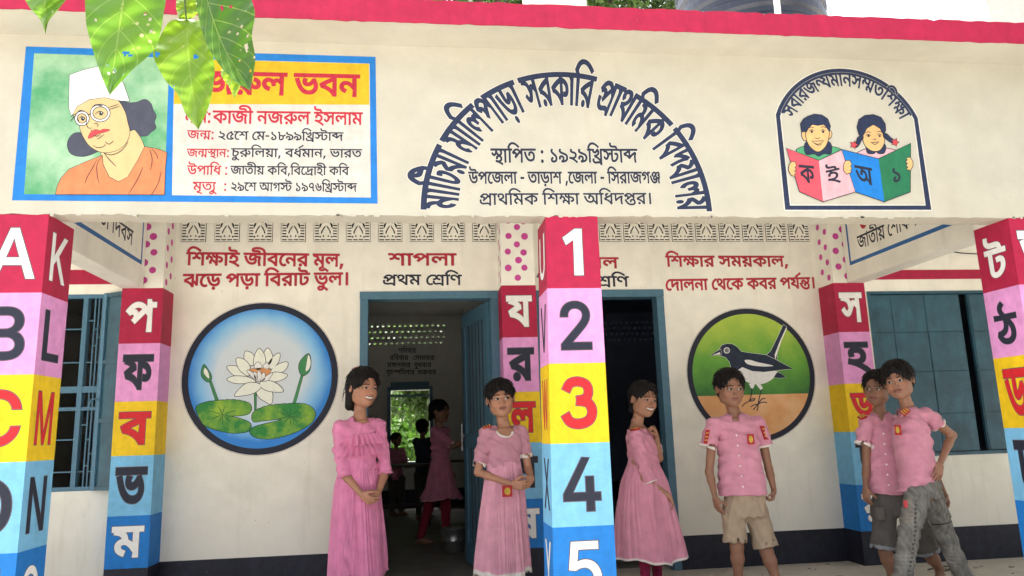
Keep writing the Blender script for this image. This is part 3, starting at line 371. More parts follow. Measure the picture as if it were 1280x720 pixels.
[[1797,622,1797,551,1597,551,1597,0,1443,0,1384,59,1212,148,1115,180,1165,246,1240,224,1404,148,1449,109,1446,124,1444,150,1442,178,1443,194,1443,551,-19,551,-19,622],[753,91,616,91,368,155,150,308,59,442,205,466,276,362,434,229,630,167,757,167,866,167,1000,202,1060,262,1061,300,1060,358,934,430,841,430,774,430,706,401,707,372,706,365,714,341,723,331,571,316,556,337,542,372,543,388,542,425,624,475,754,500,827,500,944,500,1116,447,1212,355,1213,294,1212,240,1112,147,908,91],[689,465,678,497,580,546,487,556,535,601,625,589,738,567,838,511,847,468],[2337,622,2337,551,2127,551,2127,0,1973,0,1973,479,1938,518,1852,551,1795,551,1775,551,1775,622,1795,622,1850,622,1948,591,1981,559,1978,564,1972,600,1973,613,1973,688,2079,688,2125,622]],
[[221,0,221,78,1121,78,1121,0],[793,728,793,0,611,0,611,642,601,642,249,511,249,611,565,728]],
[[185,0,185,67,669,329,750,373,856,439,912,500,913,533,912,571,838,627,716,657,639,657,554,657,432,623,366,562,367,521,189,521,188,585,308,683,512,737,643,737,772,737,972,683,1086,591,1087,534,1086,495,1030,420,888,325,759,257,441,87,441,82,1113,82,1113,0]],
[[631,-10,502,-10,300,41,178,128,175,184,355,184,360,151,436,101,558,72,631,72,718,72,856,113,934,185,935,231,934,278,852,352,710,395,621,395,552,395,414,373,371,356,197,367,283,728,1049,728,1049,646,439,646,389,434,397,434,442,452,578,476,655,476,752,476,922,440,1046,374,1116,285,1117,232,1116,163,990,53,772,-10]],
[[621,-10,488,-10,268,36,130,123,123,184,313,184,320,147,404,97,540,72,623,72,710,72,854,102,936,162,937,206,936,245,864,311,704,352,573,352,453,352,453,426,821,640,821,646,195,646,195,728,1065,728,1065,660,607,396,607,411,764,419,996,365,1122,266,1123,205,1122,143,992,45,766,-10]],
[[119,148,119,224,699,728,881,728,315,235,315,229,1179,229,1179,148],[805,0,805,170,805,206,805,454,981,454,981,0]],
[[51,0,581,728,795,728,1331,0,1135,0,827,432,796,472,722,591,669,684,705,684,650,590,574,469,549,432,249,0],[317,203,317,284,1065,284,1065,203]],
[[303,208,303,307,352,341,452,404,554,463,611,493,1045,728,1289,728,667,395,657,395],[177,0,177,728,363,728,363,479,359,322,363,276,363,0],[1069,0,543,370,659,442,1289,0]],
[[177,0,177,728,363,728,363,82,1037,82,1037,0]],
[[177,0,177,728,441,728,799,269,810,252,842,204,878,147,912,91,925,67,885,67,898,90,930,145,966,202,1000,252,1013,269,1367,728,1631,728,1631,0,1449,0,1449,416,1448,438,1450,496,1452,559,1456,625,1457,655,1473,655,1452,622,1406,552,1362,487,1322,433,1309,416,985,0,823,0,493,416,478,433,442,485,398,549,350,620,327,655,345,655,346,628,348,564,350,500,352,439,353,416,353,0]],
[[177,0,177,728,395,728,987,262,1010,244,1076,188,1154,116,1191,76,1165,76,1156,118,1148,194,1146,259,1147,281,1147,728,1333,728,1333,0,1111,0,585,414,546,443,474,504,380,587,311,649,345,649,350,595,358,503,362,435,363,415,363,0]],
[[767,-10,580,-10,288,81,120,248,121,363,120,479,288,646,580,737,767,737,952,737,1244,646,1410,479,1411,363,1410,248,1244,81,952,-10],[767,76,896,76,1106,142,1230,271,1231,363,1230,457,1106,585,896,651,767,651,634,651,424,585,300,457,301,363,300,271,424,143,634,76]],
[[747,-12,574,-12,316,56,176,173,177,248,177,728,363,728,363,255,362,203,454,121,626,74,747,74,864,74,1036,121,1126,203,1127,255,1127,728,1313,728,1313,248,1312,173,1172,56,916,-12]],
[[587,0,51,728,247,728,555,296,580,259,660,135,713,44,677,44,728,137,806,259,833,296,1133,728,1331,728,801,0]],
[[449,0,51,728,241,728,471,281,490,246,522,172,554,96,569,56,545,56,560,96,590,172,626,246,645,281,881,728,1091,728,1325,281,1344,246,1378,172,1412,96,1427,56,1401,56,1416,96,1446,172,1482,246,1501,281,1729,728,1921,728,1523,0,1307,0,1057,461,1032,506,986,612,965,681,1005,681,982,616,942,513,915,461,665,0]],
[[57,0,625,407,625,338,89,728,303,728,513,573,560,539,620,492,668,447,701,416,669,416,700,447,750,492,810,539,859,573,1073,728,1283,728,747,342,747,410,1309,0,1095,0,841,185,798,215,742,258,694,302,665,332,705,332,674,303,624,260,566,215,525,185,267,0]],
[[587,0,587,298,51,728,267,728,555,493,602,453,678,381,719,327,645,327,684,382,760,455,807,493,1093,728,1307,728,773,298,773,0]],
[[177,0,177,728,693,728,844,728,1042,675,1138,588,1139,535,1138,488,1072,427,964,391,901,382,901,375,968,373,1104,330,1196,251,1197,194,1196,139,1094,51,880,0,709,0],[363,82,705,82,874,82,1016,147,1017,195,1016,231,942,293,806,330,713,330,363,330],[363,408,683,408,760,408,886,439,960,495,961,533,960,580,830,646,689,646,363,646]],
[[765,-10,578,-10,286,81,120,248,121,363,120,479,286,646,578,737,765,737,876,737,1072,705,1228,643,1332,555,1353,499,1167,499,1150,536,1076,593,966,632,836,651,765,651,634,651,422,585,300,457,301,363,300,271,424,142,634,76,765,76,836,76,966,96,1076,135,1150,192,1167,229,1353,229,1334,173,1228,85,1072,23,876,-10]],
[[631,0,279,0,279,82,619,82,796,82,1030,150,1144,277,1145,365,1144,453,1030,578,804,646,637,646,271,646,271,728,649,728,862,728,1164,641,1324,478,1325,365,1324,251,1162,88,852,0],[363,728,363,0,177,0,177,728]],
[[177,0,177,728,1063,728,1063,646,363,646,363,408,1015,408,1015,326,363,326,363,82,1073,82,1073,0]]]
LAY = {
'নজরুল ভবন': [5236,[[34,0,0],[16,604,0],[46,1521,0],[49,2324,0],[39,3315,0],[38,4036,0],[34,4632,0]]],
'নাম:': [1786,[[34,0,0],[55,604,0],[43,870,0],[64,1492,0]]],
'কাজী নজরুল ইসলাম': [8662,[[6,0,0],[55,807,0],[16,1073,0],[57,1990,0],[34,2516,0],[16,3120,0],[46,4037,0],[49,4840,0],[0,5831,0],[52,6361,0],[49,7043,0],[55,7774,0],[43,8040,0]]],
'জন্ম:': [2018,[[16,0,0],[29,917,0],[64,1724,0]]],
'২৫শে মে-১৮৯৯খ্রিস্টাব্দ': [9229,[[70,0,0],[72,592,0],[63,1184,0],[50,1530,0],[45,2467,0],[43,2813,0],[62,3435,0],[69,3775,0],[75,4367,0],[76,4959,0],[76,5551,0],[56,6143,0],[9,6409,0],[40,7105,0],[55,8088,0],[33,8354,0]]],
'জন্মস্থান:': [3609,[[16,0,0],[29,917,0],[41,1724,0],[55,2445,0],[34,2711,0],[64,3315,0]]],
'চুরুলিয়া, বর্ধমান, ভারত': [9279,[[14,0,0],[58,484,0],[46,567,0],[56,1370,0],[49,1636,0],[68,2367,0],[55,2993,0],[61,3259,0],[38,3782,0],[32,4378,0],[3,4974,0],[43,4974,0],[55,5596,0],[34,5862,0],[61,6466,0],[39,6989,0],[55,7710,0],[48,7976,0],[26,8572,0]]],
'উপাধি :': [3110,[[1,0,0],[36,712,0],[55,1428,0],[56,1694,0],[32,1960,0],[64,2816,0]]],
'জাতীয় কবি,বিদ্রোহী কবি': [9893,[[16,0,0],[55,917,0],[26,1183,0],[57,1890,0],[68,2156,0],[6,3042,0],[56,3849,0],[38,4115,0],[61,4711,0],[56,4974,0],[38,5240,0],[63,5836,0],[11,6182,0],[55,6902,0],[53,7168,0],[57,7698,0],[6,8224,0],[56,9031,0],[38,9297,0]]],
'মৃত্যু  :': [2398,[[43,0,0],[60,622,0],[26,622,0],[7,1329,0],[58,1584,0],[64,2104,0]]],
'২৯শে আগস্ট ১৯৭৬খ্রিস্টাব্দ': [10978,[[70,0,0],[76,592,0],[63,1184,0],[50,1530,0],[77,2467,0],[10,3625,0],[40,4281,0],[69,5524,0],[76,6116,0],[74,6708,0],[73,7300,0],[56,7892,0],[9,8158,0],[40,8854,0],[55,9837,0],[33,10103,0]]],
'মাটিয়া মালিপাড়া সরকারি প্রাথমিক বিদ্যালয়': [17712,[[43,0,0],[55,622,0],[54,888,0],[68,1721,0],[55,2347,0],[43,2873,0],[55,3495,0],[56,3761,0],[49,4027,0],[36,4758,0],[55,5474,0],[66,5740,0],[55,6452,0],[52,6978,0],[48,7660,0],[6,8256,0],[55,9063,0],[56,9329,0],[48,9595,0],[12,10451,0],[55,11206,0],[28,11472,0],[56,12117,0],[43,12383,0],[6,13005,0],[56,14072,0],[38,14338,0],[4,14934,0],[44,15463,0],[55,16089,0],[49,16355,0],[68,17086,0]]],
'স্থাপিত : ১৯২৯খ্রিস্টাব্দ': [8944,[[41,0,0],[55,721,0],[56,987,0],[36,1253,0],[26,1969,0],[64,2936,0],[69,3490,0],[76,4082,0],[70,4674,0],[76,5266,0],[56,5858,0],[9,6124,0],[40,6820,0],[55,7803,0],[33,8069,0]]],
'উপজেলা - তাড়াশ ,জেলা - সিরাজগঞ্জ': [15062,[[1,0,0],[36,712,0],[63,1428,0],[16,1774,0],[49,2691,0],[55,3422,0],[62,3948,0],[26,4548,0],[55,5255,0],[66,5521,0],[55,6233,0],[50,6499,0],[61,7436,0],[63,7699,0],[16,8045,0],[49,8962,0],[55,9693,0],[62,10219,0],[56,10819,0],[52,11085,0],[48,11767,0],[55,12363,0],[16,12629,0],[10,13546,0],[23,14202,0]]],
'প্রাথমিক শিক্ষা অধিদপ্তর।': [10068,[[12,0,0],[55,755,0],[28,1021,0],[56,1666,0],[43,1932,0],[6,2554,0],[56,3621,0],[50,3887,0],[2,4564,0],[55,5483,0],[71,6009,0],[56,6902,0],[32,7168,0],[30,7764,0],[31,8367,0],[48,9093,0],[65,9689,0]]],
'সবারজন্যমানসম্মতশিক্ষা': [9930,[[52,0,0],[38,682,0],[55,1278,0],[48,1544,0],[16,2140,0],[5,3057,0],[44,3426,0],[43,4052,0],[55,4674,0],[34,4940,0],[52,5544,0],[35,6226,0],[26,7095,0],[56,7802,0],[50,8068,0],[2,8745,0],[55,9664,0]]],
'শিক্ষাই জীবনের মূল,': [8119,[[56,0,0],[50,266,0],[2,943,0],[55,1862,0],[0,2128,0],[16,2918,0],[57,3835,0],[38,4101,0],[63,4697,0],[34,5043,0],[48,5647,0],[43,6503,0],[59,7125,0],[49,7125,0],[61,7856,0]]],
'ঝড়ে পড়া বিরাট ভুল।': [8448,[[18,0,0],[63,794,0],[66,1140,0],[36,2112,0],[66,2828,0],[55,3540,0],[56,4066,0],[38,4332,0],[48,4928,0],[55,5524,0],[19,5790,0],[39,6617,0],[58,7223,0],[49,7338,0],[65,8069,0]]],
'শাপলা': [2656,[[50,0,0],[55,677,0],[36,943,0],[49,1659,0],[55,2390,0]]],
'প্রথম শ্রেণি': [4206,[[12,0,0],[28,755,0],[43,1400,0],[45,2282,0],[13,2628,0],[56,3320,0],[25,3586,0]]],
'দোয়েল': [2918,[[45,0,0],[30,346,0],[55,949,0],[63,1215,0],[68,1561,0],[49,2187,0]]],
'দ্বিতীয় শ্রেণি': [4666,[[56,0,0],[15,266,0],[26,883,0],[57,1590,0],[68,1856,0],[45,2742,0],[13,3088,0],[56,3780,0],[25,4046,0]]],
'শিক্ষার সময়কাল,': [6981,[[56,0,0],[50,266,0],[2,943,0],[55,1862,0],[48,2128,0],[52,2984,0],[43,3666,0],[68,4288,0],[6,4914,0],[55,5721,0],[49,5987,0],[61,6718,0]]],
'দোলনা থেকে কবর পর্যন্ত।': [10181,[[45,0,0],[30,346,0],[55,949,0],[49,1215,0],[34,1946,0],[55,2550,0],[45,3076,0],[28,3422,0],[63,4067,0],[6,4413,0],[6,5480,0],[38,6287,0],[48,6883,0],[36,7739,0],[44,8455,0],[3,9081,0],[27,9081,0],[65,9802,0]]],
'স্বাধীনতা দিবস': [5832,[[17,0,0],[55,720,0],[32,986,0],[57,1582,0],[34,1848,0],[26,2452,0],[55,3159,0],[56,3685,0],[30,3951,0],[38,4554,0],[52,5150,0]]],
'জাতীয় শোক দিবস': [7545,[[16,0,0],[55,917,0],[26,1183,0],[57,1890,0],[68,2156,0],[45,3042,0],[50,3388,0],[55,4065,0],[6,4331,0],[56,5398,0],[30,5664,0],[38,6267,0],[52,6863,0]]],
'শনিবার': [3005,[[50,0,0],[56,677,0],[34,943,0],[38,1547,0],[55,2143,0],[48,2409,0]]],
'রবিবার   সোমবার': [7070,[[48,0,0],[56,596,0],[38,862,0],[38,1458,0],[55,2054,0],[48,2320,0],[45,3696,0],[52,4042,0],[55,4724,0],[43,4990,0],[38,5612,0],[55,6208,0],[48,6474,0]]],
'মঙ্গলবার  বুধবার': [6707,[[43,0,0],[20,622,0],[49,1348,0],[38,2079,0],[55,2675,0],[48,2941,0],[38,4057,0],[58,4653,0],[32,4653,0],[38,5249,0],[55,5845,0],[48,6111,0]]],
'বৃহস্পতিবার  শুক্রবার': [8548,[[38,0,0],[60,596,0],[53,596,0],[42,1126,0],[56,2384,0],[26,2650,0],[38,3357,0],[55,3953,0],[48,4219,0],[47,5335,0],[8,6160,0],[38,7090,0],[55,7686,0],[48,7952,0]]],
'ক': [807,[[6,0,0]]],
'ই': [530,[[0,0,0]]],
'অ': [893,[[71,0,0]]],
'১': [592,[[69,0,0]]],
'প': [716,[[36,0,0]]],
'ফ': [838,[[37,0,0]]],
'ব': [596,[[38,0,0]]],
'ভ': [721,[[39,0,0]]],
'ম': [622,[[43,0,0]]],
'য': [626,[[44,0,0]]],
'র': [596,[[48,0,0]]],
'ল': [731,[[49,0,0]]],
'শ': [677,[[50,0,0]]],
'ষ': [633,[[51,0,0]]],
'স': [682,[[52,0,0]]],
'হ': [530,[[53,0,0]]],
'ট': [567,[[19,0,0]]],
'ঠ': [591,[[21,0,0]]],
'ড': [712,[[22,0,0]]],
'ঢ': [567,[[24,0,0]]],
'ণ': [620,[[25,0,0]]],
'ত': [707,[[26,0,0]]],
'থ': [645,[[28,0,0]]],
'দ': [603,[[30,0,0]]],
'ধ': [596,[[32,0,0]]],
'ন': [604,[[34,0,0]]],
'ড়': [712,[[66,0,0]]],
'ঢ়': [567,[[67,0,0]]],
'য়': [626,[[68,0,0]]],
'A': [689,[[83,0,0]]],
'B': [654,[[94,0,0]]],
'C': [730,[[95,0,0]]],
'D': [721,[[96,0,0]]],
'E': [601,[[97,0,0]]],
'K': [671,[[84,0,0]]],
'L': [565,[[85,0,0]]],
'M': [903,[[86,0,0]]],
'N': [753,[[87,0,0]]],
'O': [764,[[88,0,0]]],
'U': [744,[[89,0,0]]],
'V': [689,[[90,0,0]]],
'W': [985,[[91,0,0]]],
'X': [682,[[92,0,0]]],
'Y': [678,[[93,0,0]]],
'1': [648,[[78,0,0]]],
'2': [648,[[79,0,0]]],
'3': [648,[[81,0,0]]],
'4': [648,[[82,0,0]]],
'5': [648,[[80,0,0]]]}

# ---- lettering: outlines of the characters, curves as quadratic splines
GLY = [[[(c[2*i] >> 1, c[2*i+1], c[2*i] & 1) for i in range(len(c)//2)] for c in g] for g in GLYPHS]
def _own(ch, contours):
    g = len(GLY); GLY.append([[(x, y, 1) for x, y in c] for c in contours]); LAY[ch] = [600, [[g, 0, 0]]]
def _painted_digits():
    _own('1', [cw(np.array([(120, 590), (160, 500), (285, 575), (285, 0), (405, 0), (405, 727), (310, 727)]))])
    p = spl([(95, 560), (160, 660), (290, 690), (420, 640), (455, 530), (410, 430), (280, 392)], 6, False)
    q = spl([(270, 392), (430, 360), (500, 240), (450, 95), (290, 35), (140, 70), (70, 175)], 6, False)
    _own('3', [cw(stroke(p, 105)), cw(stroke(q, 112))])
def flat_contour(c, n=4):
    pts = []; N = len(c)
    for i in range(N):
        x, y, on = c[i]; x2, y2, on2 = c[(i+1) % N]
        pts.append((x, y, on))
        if not on and not on2: pts.append(((x+x2)/2, (y+y2)/2, 1))
    k = next(i for i, q in enumerate(pts) if q[2]); pts = pts[k:]+pts[:k]
    out = []; i = 0; N = len(pts)
    while i < N:
        a = pts[i]
        if pts[(i+1) % N][2]:
            out.append(a[:2]); i += 1
        else:
            b = pts[(i+1) % N]; d = pts[(i+2) % N]
            for t in np.arange(n)/n:
                out.append(((1-t)**2*a[0]+2*t*(1-t)*b[0]+t*t*d[0], (1-t)**2*a[1]+2*t*(1-t)*b[1]+t*t*d[1]))
            i += 2
    o = [out[0]]
    for q in out[1:]:
        if abs(q[0]-o[-1][0])+abs(q[1]-o[-1][1]) > 0.5: o.append(q)
    return np.array(o, float)
def grow(c, e):
    """make strokes heavier: push the contour out (outer contours run clockwise)"""
    if not e: return c
    a = c-np.roll(c, 1, 0); b = np.roll(c, -1, 0)-c
    a /= np.linalg.norm(a, axis=1, keepdims=True)+1e-9; b /= np.linalg.norm(b, axis=1, keepdims=True)+1e-9
    na = np.stack([-a[:, 1], a[:, 0]], 1); nb = np.stack([-b[:, 1], b[:, 0]], 1)
    m = na+nb; L = (m*m).sum(1, keepdims=True)
    m = np.where(L > 1.1, 2*m/np.maximum(L, 1.1), m/np.sqrt(np.maximum(L, .05))*1.15)
    return c+m*e
def subdiv(c, L=70):
    out = []
    for p, q in zip(c, np.roll(c, -1, 0)):
        k = max(1, int(np.linalg.norm(q-p)//L)+1)
        for t in range(k): out.append(p+(q-p)*t/k)
    return np.array(out)
_painted_digits()
def string_contours(s, e=0):
    w, gl = LAY[s]; cs = []
    for g, x, y in gl:
        for c in GLY[g]:
            cc = grow(flat_contour(c), e)+np.array([x, y])
            cs.append(cc)
    return w, cs
def placed(s, W, h, e, H=622):
    """the line scaled to width W and headline height h, then its strokes thickened evenly"""
    w, gl = LAY[s]; cs = []
    for g, x, y in gl:
        for c in GLY[g]:
            fc = flat_contour(c); tp = fc[:, 1].max()
            if H < tp < 720: fc[:, 1] = np.minimum(fc[:, 1], H)       # stems end at the headline in sign painting
            cc = (fc+np.array([x, y]))*np.array([W/w, h/H]); cs.append(grow(cc, e*h/H))
    return cs
def text(parent, s, plane, p0, p1, h, mat, e=8, layer=1, halo=None, halo_mat='halo', label=None, H=622, wob=0, italic=0):
    """letter a line from pixel p0 to p1 (baseline), headline h pixels above it, on the plane"""
    A, B = uv_of(plane, [p0, p1]); T = uv_of(plane, [(p0[0], p0[1]-h)])[0]; up = (T-A); up[0] = up[0]*0.0
    objs = []
    for (ee, ly, mm) in ([(e+halo, layer, halo_mat)] if halo else [])+[(e, layer+(1 if halo else 0), mat)]:
        W_m = float(np.linalg.norm(B-A)); h_m = float(abs(up[1])); cs = placed(s, W_m, h_m, ee)
        cc = []
        for c in cs:
            u = c[:, 0]/W_m; v = c[:, 1]/h_m
            if wob: v = v+wob*np.sin(u*17+len(s)); u = u+wob*0.01*np.sin(u*29)
            q = A+(B-A)*u[:, None]+up*v[:, None]
            q[:, 0] += italic*v
            cc.append(q)
        if area(np.array([A, B, A+up])) < 0: cc = [c[::-1] for c in cc]
        nm = 'lettering' if mm != halo_mat or not halo else 'lettering_outline'
        objs.append(sheet(parent, nm, plane, cc, mm, ly, label=label if nm == 'lettering' else None))
    return objs
def arc_text(parent, s, plane, cen, r, a0, a1, h, mat, e=8, layer=1, halo=None, halo_mat='halo', ry=None, H=622, inward=True, label=None):
    """lettering bent round an arc: centre, headline radius and angles in plane metres / degrees"""
    ry = ry or r
    for (ee, ly, mm) in ([(e+halo, layer, halo_mat)] if halo else [])+[(e, layer+(1 if halo else 0), mat)]:
        W_m = abs(math.radians(a1-a0))*(r+ry)/2; cs = placed(s, W_m, h, ee); cc = []
        for c in cs:
            c = subdiv(c, .02); t = math.radians(a0)+(math.radians(a1)-math.radians(a0))*c[:, 0]/W_m
            d = c[:, 1]-h
            cc.append(np.stack([cen[0]+(r+d)*np.cos(t), cen[1]+(ry+d)*np.sin(t)], 1))
        nm = 'lettering' if mm != halo_mat or not halo else 'lettering_outline'
        sheet(parent, nm, plane, cc, mm, ly, label=label if nm == 'lettering' else None)

def slab(parent, name, outer, holes, y0, y1, mat, **kw):
    """vertical wall piece in the XZ plane with real openings, y0 front, y1 back"""
    cs = [ccw(outer)]+[cw(h) for h in holes]
    vs, fs = fill(cs); n = len(vs)
    V = [(a, y0, b) for a, b in vs]+[(a, y1, b) for a, b in vs]
    F = [tuple(f) for f in fs]+[tuple(i+n for i in f[::-1]) for f in fs]
    k = len(V)
    for c in cs:
        m = len(c)
        V += [(a, y0, b) for a, b in c]+[(a, y1, b) for a, b in c]
        F += [(k+i, k+(i+1) % m, k+m+(i+1) % m, k+m+i)[::-1] for i in range(m)]
        k += 2*m
    return mesh(name, V, F, mat, parent, **kw)
def rect(x0, x1, z0, z1): return np.array([(x0, z0), (x1, z0), (x1, z1), (x0, z1)], float)

# ------------------------------------------------------------------ materials
wall_mat('cream', (0.86, 0.84, 0.755), 0.5)  # wall cream lightened to offset the dim light under the veranda
wall_mat('cream_dimmed', (0.505, 0.485, 0.41), 0.5)  # same cream paint, darkened to hold back the brighter light on the facade
wall_mat('room_wall', (0.6, 0.6, 0.57), 0.6); wall_mat('room_wall_dimmed', (.2, .24, .36), .4); plain('vent_shade', (.03, .028, .025), .9)  # second room's wall colour darkened to deepen the shade inside
paint_mat('red', (0.43, 0.014, 0.062)); paint_mat('pink', (0.78, 0.33, 0.66)); paint_mat('yellow', (0.86, 0.58, 0.012))
paint_mat('light_blue', (0.2, 0.52, 0.8)); paint_mat('blue', (0.012, 0.2, 0.62)); paint_mat('dado', (0.022, 0.024, 0.04), rough=0.5, var=0.3)
paint_mat('ink', (0.02, 0.024, 0.045), bump=0.1, scale=60); paint_mat('navy', (0.022, 0.034, 0.082), bump=0.1, scale=40, var=.2)
paint_mat('halo', (0.66, 0.64, 0.58), bump=0.1, scale=60); paint_mat('white_paint', (0.84, 0.84, 0.82), scale=30, var=.06)
paint_mat('sign_red', (0.5, 0.025, 0.05), bump=0.1, scale=60, var=.2); paint_mat('letter_red', (0.66, 0.02, 0.03), scale=40)
paint_mat('sign_blue', (0.015, 0.19, 0.58)); paint_mat('sign_ground', (0.6, 0.58, 0.53)); paint_mat('sign_yellow', (0.64, 0.42, 0.015))
paint_mat('dot_pink', (0.62, 0.07, 0.34)); paint_mat('beam_blue', (0.03, 0.14, 0.38))
paint_mat('portrait_skin', (0.64, 0.48, 0.24), bump=.1, var=.06); paint_mat('portrait_orange', (0.66, 0.23, 0.10), bump=.1); paint_mat('portrait_hair', (0.07, 0.075, 0.11), bump=.1)
paint_mat('lips', (0.62, 0.07, 0.08)); paint_mat('face_tan', (0.72, 0.46, 0.2)); paint_mat('book_red', (0.7, 0.09, 0.13)); paint_mat('book_pink', (0.72, 0.42, 0.47))
paint_mat('book_green', (0.02, 0.17, 0.08)); paint_mat('shirt_green', (0.08, 0.36, 0.17)); paint_mat('petal_white', (0.84, 0.87, 0.77), bump=.1, var=.05)
paint_mat('stem_green', (0.06, 0.26, 0.1)); paint_mat('stamen_orange', (0.72, 0.33, 0.13)); paint_mat('stem_dark', (0.02, 0.12, 0.04), bump=0); paint_mat('bird_blue', (0.022, 0.035, 0.07), var=.3)
plain('teal_wood', (0.075, 0.175, 0.25), 0.42); paint_mat('teal_steel', (0.028, 0.105, 0.155), rough=.42, var=.28, bump=.12, scale=9, spec=.5); plain('window_blue', (0.075, 0.19, 0.29), 0.4)
plain('backing_dark', (0.02, 0.024, 0.03), 0.25); plain('bark', (0.09, 0.07, 0.05), 0.9); plain('steel', (0.45, 0.46, 0.47), 0.35, 0.9)
plain('wood_dark', (0.05, 0.03, 0.02), 0.5); plain('concrete_pale', (0.6, 0.58, 0.54), 0.9); plain('tank_plastic', (0.012, 0.017, 0.035), 0.3, spec=.6)
plain('pvc', (0.7, 0.7, 0.68), 0.4); plain('rubble_grey', (0.34, 0.32, 0.28), 0.95); plain('wire', (0.05, 0.05, 0.05), .6)

def two_tone(name, a, b, lo, hi, scale=6, var=.1):
    t = newmat(name); n = t.noise(scale, 5, 0.6); n2 = t.noise(70, 3)
    t.link(t.mix(t.ramp(n, lo, hi), a, b), t.b.inputs['Base Color']); t.b.inputs['Roughness'].default_value = .55
    t.b.inputs['Specular IOR Level'].default_value = .3
    t.link(t.bump(n2, .2, .004), t.b.inputs['Normal']); return t
two_tone('portrait_green', (0.08, 0.31, 0.14), (0.38, 0.56, 0.38), 0.35, 0.65, 4)
two_tone('pad_green', (0.03, 0.24, 0.05), (0.32, 0.52, 0.05), 0.42, 0.68, 7)
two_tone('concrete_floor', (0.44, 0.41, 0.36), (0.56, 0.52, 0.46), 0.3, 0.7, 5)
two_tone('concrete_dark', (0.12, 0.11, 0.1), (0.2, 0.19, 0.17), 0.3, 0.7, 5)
two_tone('soil', (0.43, 0.40, 0.35), (0.53, 0.50, 0.44), 0.35, 0.65, 2)
two_tone('sand_orange', (0.66, 0.3, 0.1), (0.75, 0.45, 0.24), 0.3, 0.7, 6)

def radial_mat(name, cx, cz, r, stops, noise=0.06):
    t = newmat(name); mp = t.new('ShaderNodeMapping'); t.link(t.pos(), mp.inputs[0])
    mp.inputs['Location'].default_value = (-cx, 0, -cz)
    mp2 = t.new('ShaderNodeMapping'); t.link(mp.outputs[0], mp2.inputs[0]); mp2.inputs['Scale'].default_value = (1/r, 0, 1/r)
    ln = t.new('ShaderNodeVectorMath', operation='LENGTH'); t.link(mp2.outputs[0], ln.inputs[0])
    n = t.noise(7, 5, .6, stretch=(1, 1, .6)); ad = t.new('ShaderNodeMath', operation='MULTIPLY_ADD'); t.link(n, ad.inputs[0]); ad.inputs[1].default_value = noise*3
    t.link(ln.outputs['Value'], ad.inputs[2]); sb = t.new('ShaderNodeMath', operation='SUBTRACT'); t.link(ad.outputs[0], sb.inputs[0]); sb.inputs[1].default_value = noise*1.5
    r_ = t.new('ShaderNodeValToRGB'); t.link(sb.outputs[0], r_.inputs[0]); el = r_.color_ramp.elements
    el[0].position = stops[0][0]; el[0].color = stops[0][1]+(1,); el[1].position = stops[-1][0]; el[1].color = stops[-1][1]+(1,)
    for p_, c_ in stops[1:-1]:
        e_ = el.new(p_); e_.color = c_+(1,)
    t.link(r_.outputs[0], t.b.inputs['Base Color']); t.b.inputs['Roughness'].default_value = .55
    t.link(t.bump(t.noise(70, 3), .2, .004), t.b.inputs['Normal'])

# ------------------------------------------------------------------ levels of the building
YW, YP = 2.23, 2.0            # painted classroom wall, front of the engaged pillars
ZS, ZC = 2.053, 2.105         # underside of the front beam, of the cross beams
FRONT = ('Y', 0.0, -1); BACK = ('Y', YW, -1)
Z = lambda ox, oy, s: (lambda pts: [(ox+x*s, oy+y*s) for x, y in pts])

def shape(parent, name, plane, pts, mat, lw=0, layer=1, line='ink', smooth=True, label=None, n=5):
    c = cw(uv_of(plane, spl(pts, n) if smooth else pts))
    o = sheet(parent, name, plane, [c], mat, layer+(1 if lw else 0), label=label)
    if lw: sheet(parent, 'outline', plane, [grow(c, lw*0.0044)], line, layer)
    return o
def lines(parent, name, plane, strokes, w, mat, layer, taper=0.5):
    paint(parent, name, plane, [stroke(spl(s, 5, False), w, taper) for s in strokes], mat, layer)

# ---- ground, floors
g = mesh('ground', [(-200, -60, -.45), (200, -60, -.45), (200, 200, -.45), (-200, 200, -.45)], [(0, 1, 2, 3)], 'soil', kind='structure')
b = MB(); b.box(-7, 8, -0.25, YW+.2, -.44, 0)
b.build('veranda_floor', 'concrete_floor', kind='structure', bevel=.01)
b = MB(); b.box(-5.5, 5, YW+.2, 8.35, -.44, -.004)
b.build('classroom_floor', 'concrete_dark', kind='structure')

# ---- front parapet wall above the pillars
par = thing('parapet_wall', 'cream front wall over the pillars, lettered with the name board, the arched title and the children emblem', 'wall', (0, 0, ZS))
def rag(x0, x1, z, amp, step=.035):
    xs = np.arange(x0, x1, step); return [(x, z+amp*(RNG.random()-.5)*(1 if RNG.random() < .85 else 2.6)) for x in xs]+[(x1, z)]
low = rag(-6, 7, ZS, .006); outer = low+[(7, 2.925), (-6, 2.925)]
slab(par, 'wall_face', np.array(outer), [], 0, .13, 'cream_dimmed')
bb = MB()
for k in range(46):                                   # crumbs of plaster hanging on the lower edge
    x = RNG.uniform(-2.3, 2.9); s = RNG.uniform(.004, .012)
    bb.box(x, x+s*RNG.uniform(1, 3), -.003, .02, ZS-s*.7, ZS+.004)
bb.build('plaster_crumb', 'cream_dimmed', par, kind='stuff')
roof = thing('roof_slab', 'projecting roof slab with a crimson painted edge above the lettered wall', 'roof', (0, 0, 2.925))
b = MB(); b.box(-6, 7, -.215, 8.4, 2.9255, 3.034); b.build('slab', 'concrete_pale', roof)
b = MB(); b.box(-6, 7, -.214, -.001, 2.921, 2.9252); b.build('soffit', 'cream_dimmed', roof)
edge_lo = rag(-6, 7, 2.921, .004); edge_hi = [(x, z) for x, z in rag(-6, 7, 3.037, .006)][::-1]
slab(roof, 'red_edge', np.array(edge_lo+edge_hi), [], -.222, -.2155, 'red')
b = MB()
